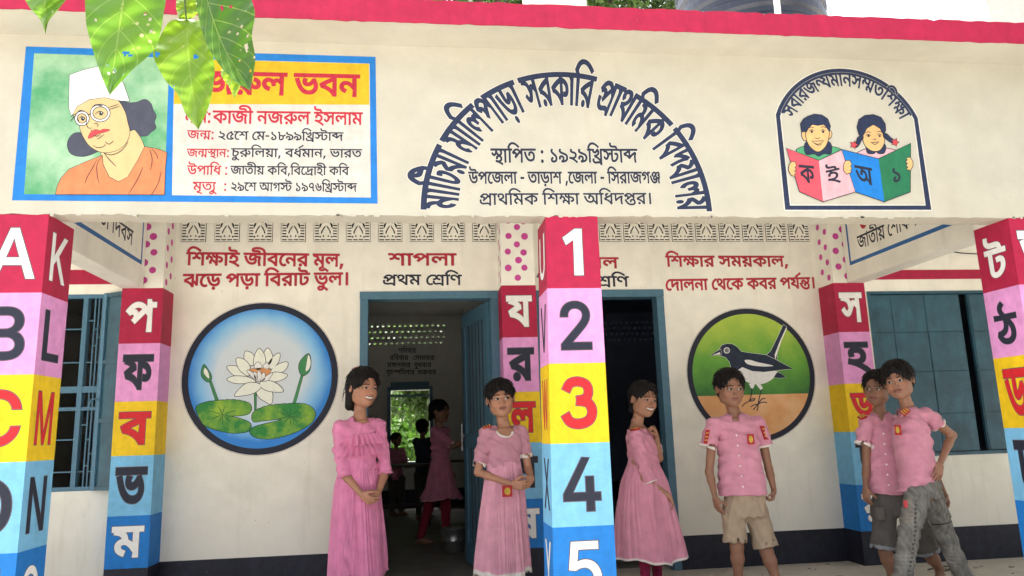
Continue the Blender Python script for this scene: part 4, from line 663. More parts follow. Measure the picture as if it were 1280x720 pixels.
for k in range(150):
    x = RNG.uniform(-1.5, 4.5); s = RNG.uniform(.004, .018); y = RNG.uniform(-.2, -.1)
    b.box(x, x+s*2.2, y, y+s*1.5, 3.03, 3.034+s*.8)
b.build('loose_mortar', 'rubble_grey', roof, kind='stuff')

# board with the portrait
z3 = Z(20, 55, .2778); z5 = Z(205, 60, .2709)
brd = mesh('name_board', [(0, 0, 0)], [], 'sign_blue', par) if False else None
def group_part(name, parent, label=None):
    o = bpy.data.objects.new(name, None); COL.objects.link(o); o.parent = parent; o.empty_display_size = .05
    LOC[o.name] = LOC[parent.name].copy(); tag(o, label); return o
brd = paint(par, 'name_board', FRONT, [[(32.5, 58), (469.5, 71), (472, 254.5), (15, 250.5)]], 'sign_blue', 1, label='blue bordered board painted with a portrait and red and black lines of writing')
paint(brd, 'board_ground', FRONT, [[(218, 73), (462, 79.5), (463.5, 247), (215, 244)]], 'sign_ground', 2)
paint(brd, 'yellow_strip', FRONT, [[(221, 73.6), (461.2, 79.8), (461.6, 131), (217, 130)]], 'sign_yellow', 3)
P1 = lambda *a, **k: text(brd, *a, **k)
P1('নজরুল ভবন', FRONT, (226, 116), (448.5, 120.5), 27, 'sign_red', e=26, layer=4)
P1('নাম:', FRONT, (231, 153), (264, 153.5), 14, 'sign_red', e=18, layer=3)
P1('কাজী নজরুল ইসলাম', FRONT, (266, 154), (453, 156), 15.5, 'sign_red', e=18, layer=3)
P1('জন্ম:', FRONT, (234, 173.5), (268, 174), 10.5, 'sign_red', e=14, layer=3)
P1('২৫শে মে-১৮৯৯খ্রিস্টাব্দ', FRONT, (272, 174.5), (429, 176), 10.5, 'ink', e=14, layer=3)
P1('জন্মস্থান:', FRONT, (233.5, 196), (287, 196.5), 10, 'sign_red', e=14, layer=3)
P1('চুরুলিয়া, বর্ধমান, ভারত', FRONT, (289, 196), (452, 197), 10.5, 'ink', e=14, layer=3)
P1('উপাধি :', FRONT, (234, 218), (285, 218.5), 11, 'sign_red', e=14, layer=3)
P1('জাতীয় কবি,বিদ্রোহী কবি', FRONT, (288, 218), (436, 219), 10.5, 'ink', e=14, layer=3)
P1('মৃত্যু  :', FRONT, (241, 238), (284, 238.5), 10.5, 'sign_red', e=14, layer=3)
P1('২৯শে আগস্ট ১৯৭৬খ্রিস্টাব্দ', FRONT, (288, 238.5), (446, 239.5), 10.5, 'ink', e=14, layer=3)
# portrait panel
por = paint(brd, 'portrait', FRONT, [z3([(82, 42), (690, 62), (668, 680), (36, 676)])], 'portrait_green', 2, label='painted portrait of a bespectacled person in a white cap and orange robe')
def PS(pts, mat, layer, lw=.5, smooth=True, line='ink'): return shape(brd, 'portrait_paint', FRONT, z3(pts), mat, lw, layer, line, smooth)
PS([(290, 400), (262, 403), (240, 425), (232, 455), (243, 488), (270, 503), (310, 505), (350, 492), (372, 470), (310, 410)], 'portrait_hair', 3)
PS([(460, 255), (510, 265), (545, 262), (580, 250), (606, 268), (616, 295), (630, 325), (622, 352), (629, 378), (605, 398), (590, 412), (560, 414), (525, 402), (500, 350), (485, 290)], 'portrait_hair', 3)
PS([(392, 470), (512, 395), (545, 400), (578, 470), (552, 525), (505, 600), (462, 624), (420, 604), (395, 555)], 'portrait_skin', 5)
PS([(255, 312), (300, 266), (370, 245), (450, 250), (488, 300), (502, 350), (512, 400), (494, 448), (458, 477), (410, 489), (370, 482), (332, 458), (306, 422), (290, 382), (283, 342)], 'portrait_skin', 7)
PS([(180, 677), (188, 640), (205, 605), (240, 565), (320, 530), (388, 503), (392, 545), (420, 600), (462, 622), (505, 600), (552, 520), (580, 464), (640, 474), (679, 490), (672, 560), (668, 678)], 'portrait_orange', 9, smooth=False)
PS([(243, 141), (300, 120), (370, 103), (440, 122), (482, 175), (511, 257), (470, 256), (400, 241), (330, 250), (275, 282), (252, 322), (240, 290)], 'white_paint', 9, smooth=False)
for cx_, cy_, a_, b_ in ((298, 336, 27, 27), (380, 312, 39, 34)):
    ring = z3([tuple(q) for q in circle(cx_, cy_, a_, 28, b_)])
    for ww, mm, ll in ((4.0, 'ink', 9), (2.0, 'white_paint', 10)):
        c = np.array(ring+ring[:1]); paint(brd, 'spectacles', FRONT, [stroke(c, ww)], mm, ll)
    paint(brd, 'portrait_paint', FRONT, [np.array(z3([tuple(q) for q in circle(cx_+4, cy_+2, 8.5, 14)]))], 'ink', 11)
    paint(brd, 'portrait_paint', FRONT, [np.array(z3([tuple(q) for q in circle(cx_+6, cy_-1, 2.6, 8)]))], 'white_paint', 12)
lines(brd, 'portrait_paint', FRONT, [z3(q) for q in ([(418, 296), (440, 290), (468, 280)], [(418, 286), (440, 280), (462, 272)], [(245, 350), (262, 330), (275, 322)], [(248, 328), (262, 318), (276, 314)], [(322, 322), (330, 318), (341, 316)])], 1.0, 'ink', 10)
lines(brd, 'portrait_paint', FRONT, [z3(q) for q in ([(276, 312), (290, 302), (308, 304)], [(345, 288), (362, 276), (392, 280)])], 1.8, 'ink', 12)
lines(brd, 'portrait_paint', FRONT, [z3(q) for q in ([(282, 338), (298, 328), (314, 336)], [(358, 316), (378, 304), (400, 314)], [(322, 335), (318, 352), (322, 372), (330, 380), (345, 378)], [(352, 362), (362, 358), (371, 366), (366, 374)], [(338, 386), (342, 394)], [(350, 412), (366, 416), (384, 408)], [(365, 430), (380, 422), (398, 408)], [(348, 458), (370, 468), (396, 462), (404, 450)], [(402, 440), (420, 452), (442, 436)], [(390, 488), (430, 500), (476, 480), (506, 440)], [(398, 492), (420, 520), (452, 552)], [(388, 505), (366, 545), (368, 600), (376, 628)], [(366, 520), (345, 560), (322, 600), (312, 628)], [(602, 474), (614, 520), (606, 570)], [(612, 472), (634, 500), (640, 520)], [(572, 556), (548, 610), (508, 676)], [(655, 574), (640, 630), (612, 678)])], .9, 'ink', 12)
PS([(326, 424), (336, 400), (358, 386), (378, 390), (396, 384), (424, 388), (398, 398), (366, 408), (342, 422)], 'lips', 10, .3)
# arched title
A_, B_, T_ = uv_of(FRONT, [(527, 265), (889, 263), (705, 91)])
cen = (A_+B_)/2; rx = (B_[0]-A_[0])/2; rz = T_[1]-cen[1]
hh = 0.17
arc_text(par, 'মাটিয়া মালিপাড়া সরকারি প্রাথমিক বিদ্যালয়', FRONT, cen, rx, 179.2, 0.6, hh, 'navy', e=17, layer=1, halo=13, ry=rz, label='arched navy title lettering over three black lines')
text(par, 'স্থাপিত : ১৯২৯খ্রিস্টাব্দ', FRONT, (614, 203), (797, 203), 17, 'ink', e=18, layer=1, halo=16)
text(par, 'উপজেলা - তাড়াশ ,জেলা - সিরাজগঞ্জ', FRONT, (586, 229.5), (826, 229), 14.5, 'ink', e=20, layer=1, halo=14)
text(par, 'প্রাথমিক শিক্ষা অধিদপ্তর।', FRONT, (599, 256), (816, 255), 14, 'ink', e=16, layer=1, halo=14)
# emblem
z4 = Z(965, 80, .2638)
em = group_part('emblem', par, 'arched navy emblem of a boy and a girl reading books')
p3 = uv_of(FRONT, z4([(18, 240), (330, 22), (690, 255)]))
mA = np.array([p3[1]-p3[0], p3[2]-p3[1]])*2; mB = np.array([p3[1]@p3[1]-p3[0]@p3[0], p3[2]@p3[2]-p3[1]@p3[1]]); C4 = np.linalg.solve(mA, mB); R4 = float(np.linalg.norm(p3[0]-C4))
AA = math.degrees(math.atan2(*(p3[0]-C4)[::-1])); AB = math.degrees(math.atan2(*(p3[2]-C4)[::-1]))
t_ = np.radians(np.linspace(AA, AB, 40)); ar = lambda r_: np.stack([C4[0]+r_*np.cos(t_), C4[1]+r_*np.sin(t_)], 1)
go = cw(np.vstack([ar(R4), uv_of(FRONT, z4([(755, 691), (62, 691)]))])); gi = cw(np.vstack([ar(R4-.024), uv_of(FRONT, z4([(728, 671), (85, 671)]))]))
sheet(em, 'frame_outline', FRONT, [grow(go, .006), grow(gi, -.006)[::-1]], 'halo', 1)
sheet(em, 'arch_frame', FRONT, [go, gi[::-1]], 'navy', 2)
arc_text(em, 'সবারজন্যমানসম্মতশিক্ষা', FRONT, C4, R4-.024, AA-3.5, AB+4, .074, 'navy', e=21, layer=3, halo=10)
def EM(name, pts, mat, layer, lw=.9, smooth=True, parent=None): return shape(parent or em, name, FRONT, z4(pts), mat, lw, layer, 'ink', smooth)
# boy of the emblem
EM('painted_shirt', [(115, 410), (160, 390), (215, 395), (275, 392), (328, 408), (300, 440), (220, 462), (150, 440)], 'shirt_green', 3)
EM('painted_collar', [(165, 370), (160, 425), (200, 425), (220, 436), (245, 424), (278, 422), (268, 370)], 'navy', 5)
EM('painted_face', [(162, 290), (160, 340), (175, 385), (205, 412), (228, 412), (255, 385), (268, 340), (262, 292), (215, 275)], 'face_tan', 7)
for e_ in ([(162, 318), (148, 318), (140, 335), (150, 360), (164, 358)], [(266, 318), (276, 318), (282, 332), (276, 350), (266, 350)]): EM('painted_ear', e_, 'face_tan', 5)
EM('painted_hair', [(140, 322), (135, 285), (150, 262), (170, 250), (200, 240), (235, 244), (262, 262), (274, 295), (271, 322), (258, 300), (245, 285), (215, 290), (190, 285), (172, 300), (160, 322), (150, 318)], 'navy', 9, smooth=False)
lines(em, 'painted_features', FRONT, [z4(q) for q in ([(175, 318), (186, 312), (198, 318)], [(230, 318), (240, 312), (252, 318)], [(168, 306), (184, 300), (198, 304)], [(228, 302), (242, 298), (256, 304)], [(200, 350), (214, 354), (228, 350)], [(186, 362), (200, 376), (220, 380), (244, 366)], [(190, 366), (218, 366), (244, 364)], [(200, 378), (220, 386), (236, 378)])], .9, 'ink', 9)
for x_ in (187, 241): paint(em, 'painted_eye', FRONT, [np.array(z4([tuple(q) for q in circle(x_, 322, 6, 12)]))], 'ink', 10)
# girl of the emblem
EM('painted_blouse', [(400, 428), (440, 405), (490, 398), (540, 400), (590, 414), (550, 440), (505, 452), (450, 440)], 'book_pink', 3)
EM('painted_collar', [(455, 385), (452, 420), (480, 424), (492, 414), (506, 424), (532, 418), (530, 380)], 'navy', 5)
EM('painted_face', [(436, 320), (430, 350), (440, 385), (470, 410), (505, 410), (526, 385), (532, 345), (526, 310), (480, 290)], 'face_tan', 7)
EM('painted_hair', [(412, 335), (403, 300), (412, 265), (440, 246), (480, 242), (515, 255), (534, 285), (536, 315), (526, 335), (512, 305), (478, 285), (446, 305), (434, 330), (424, 345)], 'navy', 9, smooth=False)
for q in ([(424, 340), (405, 352), (400, 370), (392, 388), (400, 394), (412, 380), (420, 364), (430, 350)], [(530, 330), (545, 335), (560, 350), (575, 362), (572, 374), (556, 368), (540, 356), (528, 346)]): EM('painted_plait', q, 'navy', 9)
for cx_, cy_ in ((386, 384), (582, 372)):
    EM('painted_bow', [(cx_+(20 if k % 2 == 0 else 9)*math.cos(k*math.pi/5), cy_+(20 if k % 2 == 0 else 9)*math.sin(k*math.pi/5)) for k in range(10)], 'lips', 11, .6, False)
lines(em, 'painted_features', FRONT, [z4(q) for q in ([(444, 340), (454, 334), (466, 340)], [(496, 338), (508, 332), (520, 338)], [(440, 328), (456, 322), (468, 326)], [(494, 324), (508, 320), (522, 326)], [(476, 356), (484, 359), (494, 356)], [(468, 372), (486, 382), (506, 370)], [(468, 372), (486, 372), (506, 369)])], .9, 'ink', 9)
for x_ in (456, 509): paint(em, 'painted_eye', FRONT, [np.array(z4([tuple(q) for q in circle(x_, 342, 5.5, 12)]))], 'ink', 10)
# books
for pts, mt, ch, a, c_, hp in (([(68, 402), (220, 460), (240, 652), (130, 605)], 'book_red', 'ক', (135, 560), (202, 566), 80), ([(220, 460), (328, 410), (392, 606), (240, 652)], 'book_pink', 'ই', (262, 570), (322, 556), 62),
                       ([(330, 408), (503, 452), (530, 652), (394, 606)], 'blue', 'অ', (400, 562), (478, 576), 80), ([(503, 452), (655, 378), (652, 606), (530, 652)], 'book_green', '১', (566, 566), (616, 552), 66)):
    EM('painted_book_page', pts, mt, 12, .9, False)
    A4, B4 = z4([a, c_]); text(em, ch, FRONT, A4, B4, hp*.2638, 'ink', e=16, layer=14)
for q in ([(80, 480), (92, 464), (108, 468), (112, 484), (104, 492), (112, 500), (103, 508), (111, 518), (102, 524), (108, 532), (90, 528), (78, 506)], [(338, 480), (348, 460), (366, 460), (375, 476), (368, 486), (376, 496), (368, 504), (373, 514), (352, 522), (338, 506)], [(634, 448), (650, 444), (664, 462), (664, 486), (652, 504), (636, 500), (644, 490), (634, 482), (642, 474), (632, 464), (642, 456)]):
    EM('painted_hand', q, 'face_tan', 14, .8, False)

# ------------------------------------------------------------------ pillars
BANDS = ['red', 'pink', 'yellow', 'light_blue', 'blue']
LCOL = ['white_paint', 'ink', 'letter_red', 'ink', 'white_paint']
def pillar(name, label, xl, xr, y0, y1, zs, front, side, side_x, group, lean=(0, 0), top=None, group_px=None, ztop=None):
    """zs: band limits from the top down (6 numbers); xl / xr functions of z; front / side: characters"""
    th = thing(name, label, 'pillar', ((xl(0)+xr(0))/2, (y0+y1)/2, 0), group)
    for k in range(6):
        zt = zs[k]; zb = zs[k+1] if k < 5 else 0
        m = BANDS[k] if k < 5 else 'dado'
        jt = [RNG.uniform(-.004, .004) for _ in range(2)]
        bb = MB(); bb.hexa([(xl(zb), y0, zb), (xr(zb), y0, zb), (xr(zb), y1, zb), (xl(zb), y1, zb), (xl(zt), y0, zt), (xr(zt), y0, zt), (xr(zt), y1, zt), (xl(zt), y1, zt)])
        bb.build('painted_band' if k < 5 else 'plinth_band', m, th)
        # bevelled vertical arrises: thin rounded strips would read the same at this size
    for k, ch in enumerate(front):
        if not ch: continue
        zt, zb = zs[k], zs[k+1]; H = zt-zb; xm = (xl((zt+zb)/2)+xr((zt+zb)/2))/2; W = xr(zt)-xl(zt)
        w, cs = string_contours(ch, 0)
        lat = ch.isascii(); mn = np.vstack(cs).min(0); mx = np.vstack(cs).max(0)
        tht = H*(.62 if lat else .55); tw = min(W*.68, tht*(mx[0]-mn[0])/(mx[1]-mn[1])*(.98 if lat else 1.15))
        e = 15 if lat else 30
        w, cs = string_contours(ch, e)
        for grow_e, mm, ly in ((e+14, 'ink' if LCOL[k] == 'white_paint' or True else 'ink', 1), (e, LCOL[k], 2)):
            if ly == 1 and LCOL[k] == 'ink': mm = 'white_paint'
            if ly == 1: mm = 'outline_grey'
            _, c2 = string_contours(ch, grow_e)
            q = [np.stack([xm+(c[:, 0]-(mn[0]+mx[0])/2)/(mx[0]-mn[0])*tw, (zt+zb)/2+(c[:, 1]-(mn[1]+mx[1])/2)/(mx[1]-mn[1])*tht], 1) for c in c2]
            sheet(th, 'letter' if ly == 2 else 'letter_outline', ('Y', y0, -1), q, mm, ly)  # grown dark outline painted round each character
    for k, ch in enumerate(side or []):
        if not ch: continue
        zt, zb = zs[k], zs[k+1]; H = zt-zb; W = y1-y0
        w, cs = string_contours(ch, 0); lat = ch.isascii(); mn = np.vstack(cs).min(0); mx = np.vstack(cs).max(0)
        sg = 1 if side_x == 'r' else -1; xv = (xr if sg > 0 else xl)((zt+zb)/2)
        lean_ = ((xr if sg > 0 else xl)(zt)-(xr if sg > 0 else xl)(zb))/(zt-zb)
        for e2, mm, ly in (((14 if lat else 26)+11, 'outline_grey', 2), (14 if lat else 26, LCOL[k], 3)):
            _, c2 = string_contours(ch, e2)
            q = []
            for c in c2:
                u = (c[:, 0]-(mn[0]+mx[0])/2)/(mx[0]-mn[0])*W*.56
                q.append(np.stack([(y0+y1)/2+sg*u, (zt+zb)/2+(c[:, 1]-(mn[1]+mx[1])/2)/(mx[1]-mn[1])*H*.60], 1))
            o = sheet(th, 'letter' if ly == 3 else 'letter_outline', ('X', xv, sg), q, mm, ly)
            if lean_:
                for v in o.data.vertices: v.co.x += lean_*(v.co.z-(zt+zb)/2)
    return th
paint_mat('outline_grey', (0.12, 0.1, 0.12), bump=0)
zF = [ZS, 1.698, 1.342, .976, .610, .245]
cx0 = at(682.1, 270.6, Y=0)[0]; cx1 = at(690.5, 657, Y=0)[0]; dx0 = at(746.8, 269.7, Y=0)[0]; dx1 = at(767.5, 656, Y=0)[0]
lin = lambda a, b: (lambda z: a+(b-a)*(ZS-z)/(ZS-.61))
pillar('front_pillar', 'square middle front pillar numbered one to five with U to Y on its left side', lin(cx0, cx1), lin(dx0, dx1), .001, .255, zF, list('12345'), list('UVWXY'), 'l', 'painted alphabet pillars')
lx0 = at(61, 269.7, Y=0)[0]; lx1 = at(21.4, 693, Y=0)[0]
fl_ = lin(lx0, lx1)
pillar('front_pillar', 'front pillar at the left edge lettered A B C D and K L M N', lambda z: fl_(z)-.265, fl_, .001, .255, zF, list('ABCDE'), list('KLMNO'), 'r', 'painted alphabet pillars')
rx0 = at(1260.4, 272.7, Y=0)[0]; rx1 = at(1280+16, 520, Y=0)[0]
fr_ = lambda z: rx0+(.004)*(ZS-z)
pillar('front_pillar', 'front pillar at the right edge with large Bengali letters on its left side', fr_, lambda z: fr_(z)+.265, .001, .255, zF, list('তথদধন'), list('টঠডঢণ'), 'l', 'painted alphabet pillars')
for nm_, xa, xb_ in (('front_pillar', cx0, dx0), ('front_pillar.001', lx0-.265, lx0), ('front_pillar.002', rx0, rx0+.265)):
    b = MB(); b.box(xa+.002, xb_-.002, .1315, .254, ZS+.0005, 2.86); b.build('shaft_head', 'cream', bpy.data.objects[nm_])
zB = [2.105, 1.7175, 1.322, .961, .572, .24]
back_spec = [('back_pillar', 'engaged back pillar left of the lotus mural, its upper part dotted', at(152.8, 360, Y=YP)[0], at(204.4, 357, Y=YP)[0], 'পফবভম', (178, None)),
             ('back_pillar', 'engaged back pillar between the two doorways, its upper part dotted', at(626.5, 359, Y=YP)[0], at(669.7, 359, Y=YP)[0], 'যরলশষ', None),
             ('back_pillar', 'engaged back pillar beside the right steel shutters, its upper part dotted', at(1041.7, 354.4, Y=YP)[0], at(1080, 354.8, Y=YP)[0], ['স', 'হ', 'ড়', 'ঢ়', 'য়'], None)]
for nm, lb, xa, xb_, chs, _ in back_spec:
    th = pillar(nm, lb, (lambda a: lambda z: a)(xa), (lambda a: lambda z: a)(xb_), YP, YW+.02, zB, list(chs), None, 'l', 'lettered pillars against the classroom wall')
    bb = MB(); bb.box(xa+.004, xb_-.004, YP+.004, YW+.02, 2.1051, 2.93); bb.build('dotted_shaft', 'cream', th)
    cx = (xa+xb_)/2; z_ = 2.17; k = 0
    discs = []
    while z_ < 2.7:
        for dx in ((-.07, .055) if k % 2 else (-.0,)):
            discs.append(circle(cx+dx+RNG.uniform(-.008, .008), z_+RNG.uniform(-.012, .012), RNG.uniform(.0235, .028), 18))
        z_ += .062; k += 1
    for d in discs:
        if d[:, 0].max() > xb_-.01 or d[:, 0].min() < xa+.01: continue
        sheet(th, 'dot', ('Y', YP+.004, -1), [d], 'dot_pink', 1)
    xs_, sg = (xb_-.004, 1) if cx < -1 else (xa+.004, -1)
    for k in range(9):
        sheet(th, 'dot', ('X', xs_, sg), [circle(YP+.06+.09*(k % 2)+RNG.uniform(-.01, .01), 2.16+.062*k, .025, 16)], 'dot_pink', 1)

# ---- cross beams with boards
def cross(label, x0, x1, side, txt, sgn):
    th = thing('cross_beam', label, 'beam', ((x0+x1)/2, 1.0, ZC), 'cross beams over the veranda')
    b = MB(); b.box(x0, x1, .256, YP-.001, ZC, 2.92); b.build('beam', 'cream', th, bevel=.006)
    xv = x1 if sgn > 0 else x0; pl = ('X', xv, sgn)
    return th, pl
xlb = at(179.5, 357, Y=YP)[0]
th, pl = cross('cream cross beam over the left barred window with a blue framed board', xlb-.15, xlb, 'r', '', 1)
ya, za = uv_of(pl, [(177, 331)])[0]
sheet(th, 'board_border', pl, [ccw(rect(.3, ya, za, 2.9)), cw(rect(.33, ya-.022, za+.028, 2.88))], 'beam_blue', 1)
P = uv_of(pl, [(123, 292), (166, 307)])
def beam_text(th, pl, s, y0, y1, zbase, h, mt, e, layer=1):
    w, cs = string_contours(s, e)
    q = [np.stack([y0+(y1-y0)*c[:, 0]/w, zbase+c[:, 1]/622*h], 1) for c in cs]
    sheet(th, 'lettering', pl, q, mt, layer)
yt, zt_ = uv_of(pl, [(165.5, 307)])[0]; 
beam_text(th, pl, 'স্বাধীনতা দিবস', .78, yt, zt_, .10, 'ink', 12)
xrb = at(1059, 352, Y=YP)[0]
th, pl = cross('cream cross beam over the right steel shutters with a blue framed board', xrb, xrb+.15, 'l', '', -1)
ya, za = uv_of(pl, [(1062.5, 332)])[0]
sheet(th, 'board_border', pl, [ccw(rect(.3, ya, za, 2.9)), cw(rect(.33, ya-.022, za+.028, 2.88))], 'beam_blue', 1)
yt, zt_ = uv_of(pl, [(1073, 312)])[0]
beam_text(th, pl, 'জাতীয় শোক দিবস', yt, .86, zt_, .10, 'ink', 12)
ya, za = uv_of(pl, [(1079.5, 281.5)])[0]
sheet(th, 'lettering', pl, [circle(ya, za+.02, .045, 16)], 'sign_red', 1)
# a middle cross beam hidden behind the middle pillar carries the ceiling too
b = MB(); b.box(-7, 8, .1305, YW, 2.86, 2.9249); b.build('ceiling', 'cream', kind='structure')

# ------------------------------------------------------------------ classroom wall
xL, xR = back_spec[0][3], back_spec[2][2]
d1 = (at(450.6, 400, Y=YW)[0], at(621.5, 364, Y=YW)[0]+.0, 2.105)
d2x1 = at(828, 365, Y=YW)[0]; d2 = (d2x1-1.045, d2x1, 2.105)
vent_z = (2.5, 2.66)
vents = [at(226+38.45*k, 301, Y=YW)[0] for k in range(10)]
vx0 = -2.356; pitch = .2292; vw = .125
pw = (at(268.3, 301, Y=YW)[0]-at(226, 301, Y=YW)[0])
vents = [at(226, 301, Y=YW)[0]+pw*k for k in range(10)]+[at(1011.5, 300, Y=YW)[0]-.17-.198*k for k in range(11)]
holes = [rect(d1[0], d1[1], -.0, d1[2]), rect(d2[0], d2[1], 0, d2[2])]
wid = .175
for x in vents: holes.append(rect(x-.004, x+wid+.004, 2.497, 2.674))
wall = thing('classroom_wall', 'cream classroom wall between the dotted pillars with lotus and magpie murals and red slogans', 'wall', (0, YW+.1, 0))
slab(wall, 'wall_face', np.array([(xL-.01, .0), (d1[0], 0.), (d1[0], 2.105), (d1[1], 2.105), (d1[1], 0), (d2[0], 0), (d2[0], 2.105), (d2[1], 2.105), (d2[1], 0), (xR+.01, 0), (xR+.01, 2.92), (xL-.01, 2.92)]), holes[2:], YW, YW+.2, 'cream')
for a_, b_ in ((xL-.005, d1[0]-.001), (d2[1]+.001, xR+.005)):
    slab(wall, 'black_dado', rect(a_, b_, 0, .24), [], YW-.005, YW-.0004, 'dado')
# pierced concrete vent blocks
def vent_contours():
    hs = []
    W, H = wid, .17
    for sx in (0, 1):
        for k in range(6):
            z_ = .034+k*.0215; x_ = .006 if sx == 0 else W-.036
            hs.append(rect(x_, x_+.030, z_, z_+.0095))
    for k in range(4): hs.append(rect(.006+k*.0425, .041+k*.0425, .008, .017))
    for s in (-1, 1):
        c = W/2
        hs.append(spl([(c+s*.006, .125), (c+s*.017, .110), (c+s*.033, .082), (c+s*.0365, .062), (c+s*.029, .062), (c+s*.022, .085), (c+s*.006, .112)], 3))
        hs.append(circle(c+s*.018, .041, .0065, 10))
        hs.append(np.array([(c+s*.035, .030), (c+s*.049, .030), (c+s*.049, .036), (c+s*.044, .046), (c+s*.038, .040)]))
        hs.append(spl([(c+s*.036, .122), (c+s*.048, .100), (c+s*.0495, .122), (c+s*.044, .138), (c+s*.030, .145)], 3))
        hs.append(spl([(c+s*.004, .148), (c+s*.018, .144), (c+s*.024, .150), (c+s*.010, .157)], 3))
    return W, H, hs
W_, H_, hs_ = vent_contours()
vmesh = None
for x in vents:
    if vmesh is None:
        o = slab(wall, 'vent_block', rect(0, W_, 0, H_), hs_, -.004, .11, 'cream'); vmesh = o; o.data.materials.append(MATS['vent_shade'])
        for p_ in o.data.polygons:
            if abs(p_.normal.y) < .5: p_.material_index = 1  # side faces coloured dark so the holes read as deep shade
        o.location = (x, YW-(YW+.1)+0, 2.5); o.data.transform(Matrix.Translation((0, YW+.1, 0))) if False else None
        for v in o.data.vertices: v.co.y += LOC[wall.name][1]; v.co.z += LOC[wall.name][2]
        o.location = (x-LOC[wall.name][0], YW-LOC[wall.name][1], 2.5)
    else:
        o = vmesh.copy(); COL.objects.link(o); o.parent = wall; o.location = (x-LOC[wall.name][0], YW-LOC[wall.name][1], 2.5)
# slogans
T = lambda s, p0, p1, h, m, e=20, hl=14: text(wall, s, BACK, p0, p1, h, m, e=e, layer=1, halo=hl)
T('শিক্ষাই জীবনের মূল,', (233, 331), (430, 333), 15.5, 'sign_red', 24)
T('ঝড়ে পড়া বিরাট ভুল।', (229, 358.5), (437, 356), 15.5, 'sign_red', 24)
T('শাপলা', (486, 331.5), (570, 331.5), 14.5, 'sign_red', 24)
T('প্রথম শ্রেণি', (478, 356), (577, 356), 12.5, 'ink', 18)
T('দোয়েল', (694, 334.5), (773, 335), 13, 'sign_red', 24)
T('দ্বিতীয় শ্রেণি', (672, 357.5), (786, 358), 12.5, 'ink', 20)
T('শিক্ষার সময়কাল,', (833, 333), (986, 333), 13, 'sign_red', 24)
T('দোলনা থেকে কবর পর্যন্ত।', (832, 363), (1020, 360), 13.5, 'sign_red', 24)
# lotus mural
z1 = Z(220, 370, .2846)
cxm, czm = at(326, 472, Y=YW)[[0, 2]]; rm = .549
radial_mat('lotus_sky', cxm, czm+.03, rm, [(0.0, (0.66, 0.68, 0.68)), (0.55, (0.6, 0.69, 0.76)), (0.76, (0.22, 0.52, 0.82)), (.9, (0.015, 0.22, 0.68))], .05)
lot = sheet(wall, 'lotus_mural', BACK, [circle(cxm, czm, rm, 72)], 'ink', 2, label='round mural of a white water lily with green pads on pale blue')
sheet(lot, 'mural_halo', BACK, [circle(cxm, czm, rm+.009, 72)], 'halo', 1)
sheet(lot, 'water_backdrop', BACK, [circle(cxm, czm, rm-.045, 72)], 'lotus_sky', 3)
def LS(name, pts, mat, layer, lw=.95, smooth=True): return shape(lot, name, BACK, z1(pts), mat, lw, layer, 'ink', smooth)
for q in ([(146, 376), (156, 374), (188, 460), (175, 464)], [(550, 345), (560, 345), (524, 478), (511, 478)], [(343, 415), (354, 415), (353, 515), (345, 515)]): LS('stalk', q, 'stem_green', 4, .5, False)
def scallop(pts, a=2.2, n=9):
    p = spl(pts, n); c = p.mean(0); d = p-c; L = np.linalg.norm(d, axis=1, keepdims=True)
    return [tuple(x) for x in p+d/L*a*np.abs(np.sin(np.arange(len(p))*0.9))[:, None]]
pad1 = [(90, 490), (130, 468), (190, 460), (260, 458), (315, 470), (330, 492), (320, 515), (285, 525), (240, 527), (285, 540), (320, 555), (328, 575), (310, 595), (250, 600), (190, 590), (130, 570), (105, 535)]
pad2 = [(335, 530), (350, 505), (400, 485), (480, 475), (560, 475), (600, 495), (610, 525), (590, 560), (540, 590), (480, 612), (420, 625), (360, 622), (330, 605), (330, 585), (360, 570), (420, 555), (462, 545), (440, 543), (380, 548), (345, 552)]
shape(lot, 'lily_pad', BACK, z1(scallop(pad1)), 'pad_green', 1.0, 6, smooth=False); shape(lot, 'lily_pad', BACK, z1(scallop(pad2)), 'pad_green', 1.0, 6, smooth=False)
for c_, dirs in (((203, 521), [(-60, -18), (-55, 22), (-20, 40), (0, 46), (40, 38), (40, 10), (60, -20), (10, -40), (-20, -42)]), ((498, 528), [(-55, -20), (-60, 14), (-25, 32), (5, 48), (40, 26), (60, 8), (40, -28), (5, -40), (-25, -35)])):
    lines(lot, 'pad_vein', BACK, [z1([c_, (c_[0]+a*.5+2, c_[1]+b_*.5), (c_[0]+a, c_[1]+b_)]) for a, b_ in dirs], .9, 'stem_dark', 8, .9)
PET = [([(305, 245), (300, 270), (310, 300), (345, 300), (340, 260), (322, 246)], 10), ([(405, 230), (388, 250), (384, 290), (412, 300), (424, 265)], 10), ([(455, 252), (425, 268), (405, 300), (420, 320), (450, 290)], 10),
       ([(225, 310), (240, 335), (262, 350), (318, 352), (300, 325), (262, 308)], 10), ([(490, 292), (460, 296), (425, 318), (415, 345), (455, 340), (485, 318)], 10),
       ([(366, 232), (348, 258), (342, 300), (366, 325), (392, 300), (388, 258)], 12), ([(268, 274), (268, 300), (285, 330), (320, 350), (325, 310), (300, 280)], 12),
       ([(225, 366), (260, 352), (320, 358), (350, 378), (300, 384), (255, 382)], 12), ([(488, 346), (440, 335), (410, 345), (390, 372), (430, 376), (470, 366)], 12),
       ([(355, 415), (365, 445), (395, 465), (418, 474), (425, 440), (415, 410), (385, 395)], 12),
       ([(258, 436), (290, 438), (345, 425), (375, 395), (340, 380), (300, 390)], 14), ([(470, 420), (455, 395), (420, 375), (375, 375), (375, 400), (410, 418)], 14)]
for q, ly in PET: LS('petal', q, 'petal_white', ly, .95)
